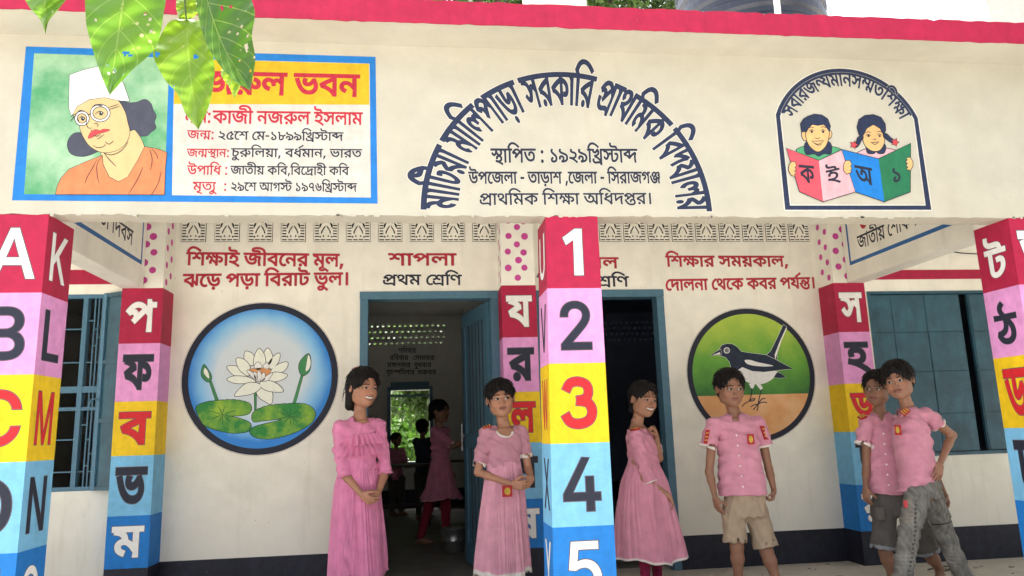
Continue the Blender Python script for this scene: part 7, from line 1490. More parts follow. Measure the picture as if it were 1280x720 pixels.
    skirt(dr, 'skirt', [(A3(448, 580, Y), .12, .092, ph), (A3(447, 604, Y), .15, .115, ph), (A3(446.5, 640, Y), .166, .135, ph), (A3(446.5, 690, Y), .182, .155, ph), (A3(447, 717, Y), .192, .165, ph)], col, None, 44, .011, 4, gather=.008)
girl_ruffle()

# ---- girl with cropped hair and scoop neck
def girl_short():
    Y = 1.55; C = A3(628, 600, Y)
    th = thing('person', 'short haired girl in a dusty pink frock with white cuffs beside the lettered pillar', 'person', (C[0], Y, 0))
    ph = 12; fr = frame(rel(6, C[0], Y), -2, -4); hc = A3(625.5, 498, Y-.01); h = .248
    nb = A3(630, 535, Y+.01)
    shL, shR = A3(606.5, 541, Y), A3(652.5, 540, Y+.02)
    elL, elR = A3(597.5, 590, Y-.02), A3(660, 586, Y+.02)
    wrL, wrR = A3(640, 606, Y-.15), A3(664.5, 598, Y-.10)
    tor = [(A3(630, 585, Y), .09, .065, rad(ph)), (A3(630, 560, Y), .10, .07, rad(ph)), (A3(630, 545, Y), .112, .07, rad(ph)), (A3(630, 536, Y), .075, .05, rad(ph))]
    legs = []
    for hp in (C+[-.05, 0, .03], C+[.05, 0.01, .03]):
        kn = np.array([hp[0], hp[1]-.01, .40]); an = np.array([hp[0], hp[1]+.01, .075]); legs += [(hp, kn, .058, .04, .02), (kn, an, .04, .027, .02)]+foot(an, fr[1])
    segs = limb(shL, elL, wrL, (.033, .025, .0245, .017))+limb(shR, elR, wrR, (.033, .025, .024, .017))+legs+[(nb+[0, 0, .03], nb-[0, 0, .02], .04, .05, .03)]
    lo, hi = bounds([shL, shR, elL, elR, wrL, wrR, nb+[0, 0, .03], (C[0], Y, 0)], .13)
    tone = SKIN*.95
    parts = [arm_leg(segs, lo, hi, tone, torso=tor), head(hc, h, fr, nb, tone=tone, smile=0, gaze=-1, brow=.5)]
    parts.append(hand(wrL, A3(655, 607, Y-.18)-wrL, (0.3, -.3, .7), .13, (25, 35, 30), arm=elL, n=(.2, .6, -.2), tone=tone))
    parts.append(hand(wrR, A3(657, 607, Y-.14)-wrR, (-.6, -.5, .3), .125, (30, 40, 30), arm=elR, n=(-.6, .3, -.4), tone=tone))
    v, f, c = join(parts); mesh('body', v, f, 'skin', th, smooth=True, cols=c)
    hair('hair', th, hc, h, fr, 'fringe', 8, None, .04)
    col = np.array((0.52, 0.25, 0.32)); colS = np.array((0.68, 0.33, 0.43))
    vx = Vox(*bounds([shL, shR, elL, elR, A3(630, 592, Y)], .12), .0042)
    vx.loft([(A3(630, 584, Y), .108, .082, rad(ph)), (A3(630, 574, Y), .106, .08, rad(ph)), (A3(630, 558, Y), .116, .086, rad(ph)), (A3(630, 546, Y), .122, .082, rad(ph)), (A3(630, 538, Y), .1, .062, rad(ph))], .02)
    vx.cap(shL+[.012, 0, -.004], shR-[.012, 0, .004], .034, .034, .03)
    for q in (shL, shR): vx.cap(nb+(q-nb)*.3-[0, 0, .006], nb+(q-nb)*.8-[0, 0, .004], .032, .03, .03)
    sL = elL+(shL-elL)*.13; sR = elR+(shR-elR)*.3
    e1 = sleeve(vx, shL, (shL+sL)/2, sL, .040, .043, .046); e2 = sleeve(vx, shR, (shR+sR)/2, sR, .038, .040, .042)
    vx.cap(nb+[0, -.0, .07], nb+[.004, -.02, -.002], .062, .055, .005, sub=True); vx.ell(nb+fr[1]*.085+[0, 0, -.008], (.052, .055, .045), None, .005, True)
    vx.wrinkle(.0035, 90, 12, (.6, .1, .9))
    v, f = vx.skin(); cc = cuffcol(v, col, [e1, e2], .026)
    dn = np.linalg.norm((v-(nb+fr[1]*.085+[0, 0, -.008]))/[.052, .055, .045], axis=1); cc[(dn < 1.17) & (v[:, 1] < Y-.02)] = CUFF
    dr = mesh('dress', v, f, 'cloth', th, smooth=True, cols=cc)
    skirt(dr, 'skirt', [(A3(630, 577, Y), .108, .082, ph), (A3(630, 600, Y), .128, .098, ph), (A3(629, 640, Y), .150, .118, ph), (A3(628, 690, Y), .172, .15, ph), (A3(628, 717, Y), .18, .155, ph)], colS, CUFF, 40, .010, 9, hem_rows=3, gather=.007)
    epaulette(dr, shL+[.012, -.012, .038], (1, 0, .25), (-.1, -.3, 1), .055, .022); epaulette(dr, shR+[-.01, -.005, .034], (1, 0, -.3), (.1, -.3, 1), .05, .02)
    p = A3(634, 614, Y-.178); badge(dr, p, frame(ph), .032, .034)
girl_short()

# ---- girl in profile with a hand at her chin
def girl_profile():
    Y = 1.62; C = A3(806, 600, Y)
    th = thing('person', 'girl in pink frock and dark red leggings, hand at chin, by the second doorway', 'person', (C[0], Y, 0))
    ph = rel(60, C[0], Y); fr = frame(rel(36, C[0], Y), -7, 5); hc = A3(804.5, 499, Y-.02); h = .238
    nb = A3(796.5, 533, Y+.02)
    shN, shF = A3(796, 545, Y-.08), A3(806, 543, Y+.10)      # near and far shoulder
    elN, elF = A3(806, 598, Y-.12), A3(824, 573, Y+.02)
    wrN, wrF = A3(832, 617, Y-.13), A3(820.5, 545, Y-.03)
    tor = [(A3(803, 585, Y), .085, .085, rad(ph)), (A3(801, 560, Y), .09, .08, rad(ph)), (A3(799, 545, Y), .1, .07, rad(ph)), (A3(798, 535, Y), .07, .05, rad(ph))]
    segs = limb(shN, elN, wrN, (.033, .026, .025, .0175))+limb(shF, elF, wrF, (.033, .025, .0245, .0175))+[(nb+[0, 0, .03], nb-[0, 0, .02], .04, .05, .03)]
    for sx, sy in ((-.05, -.05), (.06, .05)): kn = np.array([C[0]+sx, Y+sy, .4]); segs += [(C+[sx*.8, sy*.8, .1], kn, .05, .035, .02), (kn, (C[0]+sx, Y+sy, .07), .035, .025, .02)]+foot(np.array([C[0]+sx, Y+sy, .07]), fr[1])
    lo, hi = bounds([shN, shF, elN, elF, wrN, nb+[0, 0, .03], (C[0], Y, 0)], .14)
    tone = SKIN*.85
    parts = [arm_leg(segs, lo, hi, tone, torso=tor), head(hc, h, fr, nb, tone=tone, smile=1)]
    parts.append(hand(wrN, A3(838, 632, Y-.11)-wrN, (.5, -.7, .1), .13, (22, 30, 25), arm=elN, n=(-.6, .5, -.3), tone=tone))
    parts.append(hand(wrF, A3(816, 527, Y-.07)-wrF, (-.2, -.8, .1), .125, (50, 60, 35), arm=elF, n=(-.8, -.2, .1), tone=tone))
    v, f, c = join(parts); mesh('body', v, f, 'skin', th, smooth=True, cols=c)
    hair('hair', th, hc, h, fr, 'back', 5, [((0, -.4, -.05), (0, -.5, -.32), .15, .12)], .03)
    # leggings
    vx = Vox(*bounds([(C[0]-.12, Y-.12, .05), (C[0]+.14, Y+.12, .75)], .05), .0048)
    for sx, sy in ((-.05, -.05), (.06, .05)):
        kn = np.array([C[0]+sx, Y+sy, .40]); vx.cap(C+[sx, sy, -.13], kn, .06, .048, .02); vx.cap(kn, [C[0]+sx, Y+sy, .09], .047, .034, .02)
    vx.wrinkle(.003, 120, 3, (.1, .1, 1)); v, f = vx.skin(); mesh('leggings', v, f, 'cloth', th, smooth=True, cols=np.tile((.22, .012, .05), (len(v), 1)))
    col = np.array((0.62, 0.26, 0.35))
    vx = Vox(*bounds([shN, shF, elN, elF, A3(803, 592, Y)], .12), .0043)
    vx.loft([(A3(804, 585, Y), .10, .10, rad(ph)), (A3(804, 575, Y), .098, .098, rad(ph)), (A3(802, 556, Y), .105, .092, rad(ph)), (A3(800, 545, Y), .11, .082, rad(ph)), (A3(798.5, 537, Y), .09, .06, rad(ph))], .02)
    vx.cap(shN+[.0, .02, -.004], shF+[0, -.02, -.004], .038, .036, .03)
    e1 = sleeve(vx, shN, (shN+elN)/2, elN+(wrN-elN)*.28, .044, .047, .049); e2 = sleeve(vx, shF, (shF+elF)/2, elF+(wrF-elF)*.35, .040, .042, .042)
    vx.cap(nb+[0, -.0, .07], nb+[.004, -.0, .0], .054, .048, .005, sub=True)
    vx.wrinkle(.0038, 90, 21, (.4, .2, .9)); v, f = vx.skin(); dr = mesh('dress', v, f, 'cloth', th, smooth=True, cols=cuffcol(v, col, [e1, e2], .008))
    skirt(dr, 'skirt', [(A3(804, 578, Y), .1, .1, ph), (A3(805, 602, Y), .14, .152, ph), (A3(807, 640, Y), .165, .192, ph), (A3(811, 678, Y), .185, .22, ph), (A3(812, 698, Y), .195, .232, ph)], col, CUFF, 36, .013, 14, hem_rows=1.5, gather=.008)
    epaulette(dr, shN+[-.008, -.005, .046], (.3, -1, 0), (-.2, -.2, 1), .055, .024)
girl_profile()

# ---- boys' shirt
def shirt(th, secs, shA, shB, ends, nb, fr_t, seed, collar_dir, col=PINK, placket=None, wr=.0034):
    secs = secs+[(np.array([nb[0], nb[1], max(nb[2]-.004, secs[-1][0][2]+.02)]), .058, .052, secs[-1][3])]
    pts = [shA, shB, ends[0][1], ends[1][1]]+[q[0] for q in secs]
    vx = Vox(*bounds(pts, .15), .0043); vx.loft(secs, .02)
    vx.cap(shA+(shB-shA)*.12-[0, 0, .008], shB+(shA-shB)*.12-[0, 0, .008], .038, .038, .03)
    for q in (shA, shB): vx.cap(nb+(q-nb)*.12+[0, 0, -.004], nb+(q-nb)*.8-[0, 0, .004], .034, .03, .03)
    cf = [sleeve(vx, m_[0], (m_[0]+m_[1])/2, m_[1], .050, .054, m_[2]) for m_ in ends]
    vx.cap(nb+[0, 0, .07], nb+[0, 0, .0], .044, .040, .006, sub=True); vx.ell(nb+fr_t[1]*.05-[0, 0, .004], (.02, .03, .04), None, .006, True)
    vx.wrinkle(wr, 75, seed, (.45, .2, .9)); v, f = vx.skin(); sh_ = mesh('shirt', v, f, 'cloth', th, smooth=True, cols=cuffcol(v, col, cf, .015))
    S, F, U = fr_t
    # folded collar
    n = 44; V = []; a_ = np.linspace(rad(22), rad(338), n)
    for j, (dr_, dz) in enumerate(((.0, .004), (.003, .018), (.010, .020), (.023, .002), (.031, -.012))):
        rr = .045+dr_; sh2 = np.minimum(1, np.abs(a_-math.pi)/math.pi)**3
        V.append(nb+np.outer(np.sin(a_)*rr, S)+np.outer(np.cos(a_)*(rr*.95+.012*sh2)+.006, F)+np.outer(dz-.030*sh2-.028*sh2*(j > 2), U))
    V = np.vstack(V); Fc = [(j*n+k, j*n+k+1, (j+1)*n+k+1, (j+1)*n+k) for j in range(4) for k in range(n-1)]
    mesh('collar', V, Fc, 'cloth', sh_, smooth=True, cols=np.tile(col*1.05, (len(V), 1)))
    if placket:
        b = MB()
        for t in np.linspace(.06, .95, 6):
            p = placket[0]+(placket[1]-placket[0])*t+F*.004
            b.bar(p-F*.002, p+F*.005, .0055, .005, 10)
        b.build('shirt_buttons', 'button_white', sh_, kind='stuff')
        b = MB(); q0, q1 = placket; w_ = S*.0025
        o = F*.0035
    return sh_
# ---- boy in front of the bird mural
def boy_front():
    Y = 1.36; Vox.SIZE = .935; C = A3(930, 620, Y)
    th = thing('person', 'boy in a pink shirt and beige shorts standing before the bird mural', 'person', (C[0], Y, 0))
    ph = rel(6, C[0], Y); fr = frame(rel(22, C[0], Y), -7, 0); hc = A3(912.5, 485, Y-.02); h = .246; ft = frame(ph)
    nb = A3(918, 519, Y+.01)
    shA, shB = A3(892, 530, Y), A3(948, 528, Y+.01)
    elbow_a, elbow_b = A3(886.5, 590, Y+.02), A3(961, 586, Y+.03)
    wrA, wrB = A3(894, 622, Y-.03), A3(967.5, 613, Y-.01)
    tone = SKIN*.66
    hA, hB = A3(917, 640, Y), A3(945, 640, Y+.01); kA, kB = A3(921, 683, Y-.01), A3(958, 689, Y-.02)
    aA = np.array([A3(926, 740, Y)[0], Y+.02, .075]); aB = np.array([A3(973, 748, Y-.04)[0], Y-.04, .075])
    tor = [(A3(931, 625, Y), .095, .07, rad(ph)), (A3(927, 580, Y), .09, .07, rad(ph)), (A3(922, 545, Y), .105, .072, rad(ph)), (A3(919.5, 524, Y), .075, .05, rad(ph))]
    segs = limb(shA, elbow_a, wrA, (.036, .0275, .0265, .018))+limb(shB, elbow_b, wrB, (.036, .0275, .0265, .018))+[(nb+[0, 0, .03], nb-[0, 0, .02], .042, .05, .03)]
    for a, b, c_ in ((hA, kA, aA), (hB, kB, aB)): segs += [(a, b, .06, .044, .02), (b, b+(c_-b)*.35, .041, .043, .02), (b+(c_-b)*.35, c_, .043, .027, .02)]+foot(c_, fr[1])
    lo, hi = bounds([shA, shB, elbow_a, elbow_b, wrA, wrB, nb+[0, 0, .03], (C[0], Y, 0)], .15)
    parts = [arm_leg(segs, lo, hi, tone, torso=tor), head(hc, h, fr, nb, tone=tone, gaze=-.6)]
    parts.append(hand(wrA, A3(899, 640, Y-.04)-wrA, (.3, -.9, 0), .135, (10, 14, 10), arm=elbow_a, n=(.8, .4, 0), tone=tone))
    parts.append(hand(wrB, A3(965, 630, Y-.03)-wrB, (-.3, -.9, 0), .13, (45, 55, 40), arm=elbow_b, n=(-.8, .3, 0), tone=tone))
    v, f, c = join(parts); mesh('body', v, f, 'skin', th, smooth=True, cols=c)
    hair('hair', th, hc, h, fr, 'short', 11, None, .035)
    secs = [(A3(928, 618.5, Y), .165, .118, rad(ph)), (A3(927, 600, Y), .158, .112, rad(ph)), (A3(924, 570, Y), .142, .1, rad(ph)), (A3(921, 545, Y), .142, .092, rad(ph)), (A3(919.5, 528, Y), .11, .068, rad(ph))]
    s = shirt(th, secs, shA, shB, [(shA, A3(884, 560, Y), .058), (shB, A3(956, 559, Y+.01), .056)], nb, ft, 31, 0, placket=(A3(920, 540, Y-.098), A3(929, 612, Y-.122)))
    badge(s, A3(938.5, 549, Y-.108), frame(rel(14, C[0], Y)), .021, .032)
    for p, sgn in ((A3(883.5, 546, Y-.052), -1), (A3(955.5, 541, Y-.04), 1)):
        b = MB(); d = np.array([sgn*.25, 0, -1.0]); d /= np.linalg.norm(d); s_ = np.array([math.cos(.5*sgn), sgn*math.sin(.5*sgn)*1.0, 0])*.02; n_ = np.array([sgn*.45, -.9, 0])*.004
        q = [p-d*.045-s_, p-d*.045+s_, p+d*.045+s_, p+d*.045-s_]; b.hexa([q[3]-n_, q[2]-n_, q[2]+n_, q[3]+n_, q[0]-n_, q[1]-n_, q[1]+n_, q[0]+n_]); o = b.build('sleeve_badge', 'badge_red', s)
        for t in (-.025, .0, .022):
            b = MB(); c_ = p+d*t; n2 = n_*1.6; b.hexa([c_+d*.004-s_*.7, c_+d*.004+s_*.7, c_+d*.004+s_*.7+n2, c_+d*.004-s_*.7+n2, c_-d*.004-s_*.7, c_-d*.004+s_*.7, c_-d*.004+s_*.7+n2, c_-d*.004-s_*.7+n2]); b.build('gold_stripe', 'gold_braid', o)
    vx = Vox(*bounds([hA+[0, 0, .08], hB, kA, kB], .13), .0045)
    vx.loft([(A3(931, 645, Y), .14, .10, rad(ph)), (A3(931, 612, Y), .135, .1, rad(ph))], .02)
    for a, b, r2, px in ((hA, A3(919, 678, Y-.01), .078, 0), (hB, A3(957, 684, Y-.02), .082, 0)):
        d = unit(b-a); vx.cap(a, b+d*.03, .078, r2, .025, cut=(b, d)); vx.cap(b-d*.03, b+d*.04, r2-.012, r2-.01, .002, sub=True)
    vx.wrinkle(.0032, 90, 17, (.9, .4, .25)); v, f = vx.skin()
    col = np.tile((.40, .31, .225), (len(v), 1)); mesh('shorts', v, f, 'denim', th, smooth=True, cols=col)
boy_front()

# ---- boy behind, at the shuttered window
def boy_behind():
    Y = 1.27; Vox.SIZE = .91; C = A3(1110, 620, Y)
    th = thing('person', 'boy in pink shirt and grey shorts, half hidden behind the boy in jeans', 'person', (C[0], Y, 0))
    ph = rel(6, C[0], Y); fr = frame(rel(-18, C[0], Y), -6, 4); hc = A3(1096, 485, Y-.02); h = .227; ft = frame(ph)
    nb = A3(1100, 518, Y+.01)
    shA, shB = A3(1083, 528, Y), A3(1136, 530, Y+.03); elbow_a, elbow_b = A3(1083, 585, Y+.02), A3(1165, 585, Y+.08); wrA, wrB = A3(1082, 611, Y-.02), A3(1181, 618, Y+.04)
    tone = SKIN*.58
    hA, hB = A3(1106, 640, Y), A3(1140, 640, Y+.02); kA, kB = A3(1107, 690, Y-.01), A3(1162, 692, Y+.05)
    aA = np.array([A3(1117, 735, Y)[0], Y, .075]); aB = np.array([A3(1178, 740, Y+.08)[0], Y+.08, .075])
    tor = [(A3(1113, 625, Y), .095, .07, rad(ph)), (A3(1112, 580, Y), .09, .07, rad(ph)), (A3(1109, 545, Y), .105, .072, rad(ph)), (A3(1106, 524, Y), .075, .05, rad(ph))]
    segs = limb(shA, elbow_a, wrA, (.036, .0275, .0265, .018))+limb(shB, elbow_b, wrB, (.036, .0275, .0265, .018))+[(nb+[0, 0, .03], nb-[0, 0, .02], .042, .05, .03)]
    for a, b, c_ in ((hA, kA, aA), (hB, kB, aB)): segs += [(a, b, .06, .044, .02), (b, b+(c_-b)*.35, .041, .043, .02), (b+(c_-b)*.35, c_, .043, .027, .02)]+foot(c_, fr[1])
    lo, hi = bounds([shA, shB, elbow_a, elbow_b, wrA, wrB, nb+[0, 0, .03], (C[0], Y, 0), (aB[0], Y, 0)], .15)
    parts = [arm_leg(segs, lo, hi, tone, torso=tor), head(hc, h, fr, nb, tone=tone, smile=.35, gaze=.5)]
    parts.append(hand(wrA, A3(1084, 630, Y-.03)-wrA, (.3, -.9, 0), .13, (12, 20, 14), arm=elbow_a, n=(.8, .4, 0), tone=tone))
    parts.append(hand(wrB, A3(1187, 634, Y+.02)-wrB, (-.3, -.9, 0), .13, (20, 25, 20), arm=elbow_b, n=(-.8, .3, 0), tone=tone))
    v, f, c = join(parts); mesh('body', v, f, 'skin', th, smooth=True, cols=c)
    hair('hair', th, hc, h, fr, 'short', 12, None, .035)
    secs = [(A3(1112, 617, Y), .150, .112, rad(ph)), (A3(1112, 600, Y), .145, .108, rad(ph)), (A3(1110, 570, Y), .14, .1, rad(ph)), (A3(1109, 545, Y), .142, .092, rad(ph)), (A3(1107, 528, Y), .11, .066, rad(ph))]
    s = shirt(th, secs, shA, shB, [(shA, A3(1078, 556, Y), .054), (shB, A3(1152, 560, Y+.05), .054)], nb, ft, 41, 0, placket=(A3(1104, 538, Y-.098), A3(1111, 610, Y-.118)))
    epaulette(s, A3(1078, 521, Y-.03), (1, 0, .35), (-.1, -.4, 1), .05, .02)
    vx = Vox(*bounds([hA+[0, 0, .08], hB, kA, kB], .13), .0047)
    vx.loft([(A3(1115, 645, Y), .14, .105, rad(ph)), (A3(1115, 612, Y), .13, .1, rad(ph))], .02)
    ends = []
    for a, b, r2 in ((hA, A3(1104, 687, Y-.01), .082), (hB, A3(1160, 690, Y+.05), .082)):
        d = unit(b-a); vx.cap(a, b+d*.03, .08, r2, .025, cut=(b, d)); vx.cap(b-d*.03, b+d*.04, r2-.012, r2-.01, .002, sub=True); ends.append((b, d, .2))
    vx.wrinkle(.0032, 90, 19, (.9, .4, .25)); v, f = vx.skin(); col = cuffcol(v, (.115, .105, .098), ends, .022, (.26, .28, .30)); mesh('shorts', v, f, 'denim', th, smooth=True, cols=col)
    b = MB(); p = A3(1101, 641, Y-.085); b.box(p[0]-.03, p[0]+.026, p[1]-.006, p[1]+.02, p[2]-.045, p[2]+.035); b.build('side_pocket', 'pocket_grey', th, bevel=.008)
plain('pocket_grey', (.11, .1, .092), .9)
boy_behind()

# ---- boy striding with his hand on his hip
def boy_stride():
    Y = 1.0; Vox.SIZE = .91; C = A3(1150, 605, Y)
    th = thing('person', 'tall boy in pink shirt and torn grey jeans striding, hand on his hip', 'person', (C[0], Y, 0))
    ph = rel(-56, C[0], Y); fr = frame(rel(-12, C[0], Y), -5, -7); hc = A3(1122.5, 475.5, Y-.05); h = .233; ft = frame(ph)
    nb = A3(1135, 512.5, Y-.01)
    shA, shB = A3(1133, 521, Y+.13), A3(1158, 518, Y-.06)
    elbow_a, elbow_b = A3(1141, 560, Y+.17), A3(1190, 544, Y+.02); wrA, wrB = A3(1146, 588, Y+.14), A3(1175, 580, Y-.09)
    tone = SKIN*.76
    hA, hB = A3(1146, 622, Y-.05), A3(1163, 620, Y+.06); kA, kB = A3(1136, 668, Y-.10), A3(1183, 672, Y+.10)
    aA = np.array([A3(1128, 745, Y-.1)[0], Y-.10, .08]); aB = np.array([A3(1207, 740, Y+.04)[0], Y+.04, .08])
    tor = [(A3(1152, 612, Y), .09, .075, rad(ph)), (A3(1146, 575, Y), .09, .075, rad(ph)), (A3(1140, 540, Y), .105, .075, rad(ph)), (A3(1136, 520, Y), .075, .05, rad(ph))]
    segs = limb(shA, elbow_a, wrA, (.036, .028, .027, .018))+limb(shB, elbow_b, wrB, (.038, .029, .028, .019))+[(nb+[0, 0, .03], nb-[0, 0, .02], .042, .05, .03)]
    for a, k_, c_ in ((hA, kA, aA), (hB, kB, aB)): segs += [(tor[0][0]*.5+a*.5, a, .06, .055, .03), (a, k_, .055, .04, .02), (k_, c_, .04, .027, .02)]+foot(c_, np.array([-.8, -.6, 0]))
    lo, hi = bounds([shA, shB, elbow_a, elbow_b, wrA, wrB, nb+[0, 0, .03], (aA[0], Y, 0), (aB[0], Y, 0)], .15)
    parts = [arm_leg(segs, lo, hi, tone, torso=tor), head(hc, h, fr, nb, tone=tone, smile=0.3, gaze=.2)]
    parts.append(hand(wrB, A3(1172, 600, Y-.125)-wrB, (-.9, -.2, .1), .14, (6, 12, 10), 9, arm=elbow_b, n=(0, 1, -.2), tone=tone))
    v, f, c = join(parts); mesh('body', v, f, 'skin', th, smooth=True, cols=c)
    hair('hair', th, hc, h, fr, 'boyfringe', 15, None, .05)
    secs = [(A3(1141, 613, Y), .07, .095, rad(ph)), (A3(1148, 602, Y), .112, .118, rad(ph)), (A3(1147, 590, Y), .115, .118, rad(ph)), (A3(1142, 565, Y), .118, .115, rad(ph)), (A3(1139, 542, Y), .13, .112, rad(ph)), (A3(1137, 526, Y), .11, .078, rad(ph))]
    s = shirt(th, secs, shA, shB, [(shA, A3(1137, 545, Y+.15), .05), (shB, A3(1172, 530, Y-.02), .058)], nb, ft, 51, 0, wr=.005)
    badge(s, A3(1122.5, 537.5, Y-.095), frame(rel(-26, C[0], Y)), .019, .03)
    epaulette(s, A3(1131.5, 514.5, Y-.085), (.75, -.2, .55), (-.5, -.7, .5), .05, .018)
    # loose shirt tail hanging in front
    vx = Vox(*bounds([hA, hB, A3(1128, 740, Y-.1)*[1, 1, 0]+[0, 0, .1], aB, C+[0, 0, .1]], .15), .0048)
    vx.loft([(A3(1155, 622, Y), .115, .10, rad(ph)), (A3(1153, 596, Y), .105, .095, rad(ph))], .03)
    for a, k_, c_ in ((hA, kA, aA), (hB, kB, aB)):
        vx.cap(a, k_, .082, .062, .02); d = unit(c_-k_); vx.cap(k_, c_+d*.02, .062, .060, .02, cut=(c_+d*.005, d))
    vx.wrinkle(.0044, 95, 27, (.75, .1, .7)); v, f = vx.skin(); r = np.random.default_rng(5)
    base = np.tile((.19, .185, .17), (len(v), 1)).astype(float)
    w = np.sin(v[:, 2]*45+3*np.sin(v[:, 0]*30))*np.sin(v[:, 0]*60+2*np.sin(v[:, 2]*21)); base *= (1+.2*w)[:, None]; base *= (1+.12*np.sin(v[:, 0]*240+2*np.sin(v[:, 2]*60)))[:, None]
    for p_, R_, cc in ((A3(1171, 608, Y-.02), .035, (.42, .38, .33)), (A3(1137, 645, Y-.15), .05, (.32, .28, .23)), (A3(1134, 630, Y-.1), .03, (.34, .3, .24)), (A3(1186, 700, Y+.05), .06, (.3, .28, .25)), (A3(1130, 700, Y-.12), .05, (.3, .29, .27))):
        d = np.linalg.norm(v-p_, axis=1); a = np.clip(1.4-d/R_, 0, 1)[:, None]*(.6+.4*np.sin(v[:, 2:3]*300)); base = base*(1-a*.8)+np.array(cc)*a*.8
    # dark knee and inseam stitching
    sd_ = np.abs((v[:, 0]-kB[0])*.0+(v[:, 2]-A3(1180, 653, Y)[2]-.2*(v[:, 0]-kB[0]))) < .004; base[sd_ & (v[:, 0] > C[0]+.06)] *= .25
    lnA = kA+(aA-kA)*np.clip(((v-kA)@unit(aA-kA))[:, None]/np.linalg.norm(aA-kA), -1.2, 1)
    seam = (np.abs(v[:, 0]-lnA[:, 0]-.0) < .006) & (v[:, 1] < lnA[:, 1]-.02) & (np.sin(v[:, 2]*260) > -.1) & (v[:, 0] < C[0]+.05); base[seam] *= .35
    mesh('jeans', v, f, 'denim', th, smooth=True, cols=base)
    p = A3(1132.5, 630, Y-.145); b = MB(); b.box(p[0]-.008, p[0]+.008, p[1]-.003, p[1]+.012, p[2]-.02, p[2]+.02); b.build('red_patch', 'lips', th)
boy_stride()

Vox.SIZE = 1.0
# ---- pupils inside the first classroom
def inner(name_label, px, Y, top_px, kind, phi, cut=None, grp=None):
    C = A3(px, 600, Y); hz_ = A3(px, top_px, Y)[2]; H = hz_; s = H/1.42
    x = C[0]; th = thing('person', name_label, 'person', (x, Y, 0))
    fr = frame(phi, 0, 0); h = .235*s; hc = np.array([x, Y, H-.5*h]); nb = hc-[0, 0, .62*h]; F = fr[1]; S = fr[0]
    shA, shB = nb+S*.12*s-[0, 0, .045], nb-S*.12*s-[0, 0, .045]
    if kind == 'girl': wrA = nb+F*.38+[0, 0, -.14]; elbow_a = nb+S*.12+F*.2-[0, 0, .2]; elbow_b = shB-[0, 0, .24*s]; wrB = elbow_b-[0, 0, .18*s]+F*.05
    else: elbow_a = shA+[0, 0, -.2]+F*.08; wrA = elbow_a+F*.18+[0, 0, .02]; elbow_b = shB+[0, 0, -.2]+F*.08; wrB = elbow_b+F*.18
    hp = nb[2]-.52*s
    segs = limb(shA, elbow_a, wrA, (.034, .027, .026, .018))+limb(shB, elbow_b, wrB, (.034, .027, .026, .018))
    feet = [np.array([x-.2, Y+.02, .07]), np.array([x+.04, Y-.02, .07])] if kind == 'girl' else [np.array([x-.06, Y, .07]), np.array([x+.06, Y, .07])]
    tor = [((x, Y, hp-.04), .08*s, .06*s, rad(phi)), ((x, Y, nb[2]-.05), .09*s, .06*s, rad(phi))]
    for i, a in enumerate(feet): t = np.array([x+(-.05 if i == 0 else .05), Y, hp-.02]); segs += [(t, (t+a)/2, .05, .035, .02), ((t+a)/2, a, .035, .025, .02)]+foot(a, F)
    lo, hi = bounds([nb, wrA, wrB, elbow_a, elbow_b, feet[0]*[1, 1, 0], feet[1]*[1, 1, 0], shA, shB], .12)
    parts = [arm_leg(segs, lo, hi, SKIN*.7, .006, tor), head(hc, h, fr, nb-[0, 0, .03], tone=SKIN*.7)]
    parts.append(hand(wrA, wrA-elbow_a, (0, 0, 1), .13, (15, 20, 15), arm=elbow_a, tone=SKIN*.7)); parts.append(hand(wrB, wrB-elbow_b, F, .13, (15, 20, 15), arm=elbow_b, tone=SKIN*.7))
    v, f, c = join(parts); mesh('body', v, f, 'skin', th, smooth=True, cols=c)
    hair('hair', th, hc, h, fr, 'back' if kind == 'girl' else 'short', 7, [((0, -.42, -.05), (0, -.5, -.3), .13, .09)] if kind == 'girl' else None, .035)
    col = np.array((0.62, 0.22, 0.34)) if kind != 'dark' else np.array((.05, .06, .09))
    vx = Vox(*bounds([shA, shB, elbow_a, elbow_b, (x, Y, hp-.05)], .13), .006)
    vx.loft([((x, Y, hp-.02), .12*s, .09*s, rad(phi)), ((x, Y, hp+.2), .105*s, .085*s, rad(phi)), ((x, Y, nb[2]-.09), .13*s, .085*s, rad(phi)), ((x, Y, nb[2]-.03), .09*s, .06*s, rad(phi))], .02)
    vx.cap(shA*.9+shB*.1, shB*.9+shA*.1, .038, .038, .03); e = [sleeve(vx, a, (a+b)/2, b, .043, .044, .044) for a, b in ((shA, elbow_a), (shB, elbow_b))]
    vx.wrinkle(.004, 80, 5); v, f = vx.skin(); dr = mesh('top', v, f, 'cloth', th, smooth=True, cols=cuffcol(v, col, e, .012))
    if kind == 'girl':
        skirt(dr, 'skirt', [((x, Y, hp+.17), .11, .09, phi), ((x, Y, hp-.1), .17, .15, phi), ((x, Y, .42), .23, .20, phi)], col, CUFF, 30, .012, 3, hem_rows=1)
        low_ = (.30, .02, .045)
    else: low_ = (.1, .09, .08)
    vx = Vox(*bounds([(x, Y, hp), feet[0], feet[1]], .13), .006)
    for i, a in enumerate(feet):
        t = np.array([x+(-.05 if i == 0 else .05), Y, hp-.02]); kn = (t+a)/2; vx.cap(t, kn, .07, .05, .02); vx.cap(kn, a, .05, .036, .02)
    v, f = vx.skin(); mesh('trousers', v, f, 'cloth', th, smooth=True, cols=np.tile(low_, (len(v), 1)))
inner('pupil in pink kameez and red trousers inside the classroom, at the door', 551, 4.3, 500, 'girl', 60)
inner('pupil in pink seen at the left edge of the far classroom window', 496, 7.2, 541, 'boy', 40)
inner('pupil in dark clothes silhouetted against the far classroom window', 529, 6.6, 524, 'dark', 150)

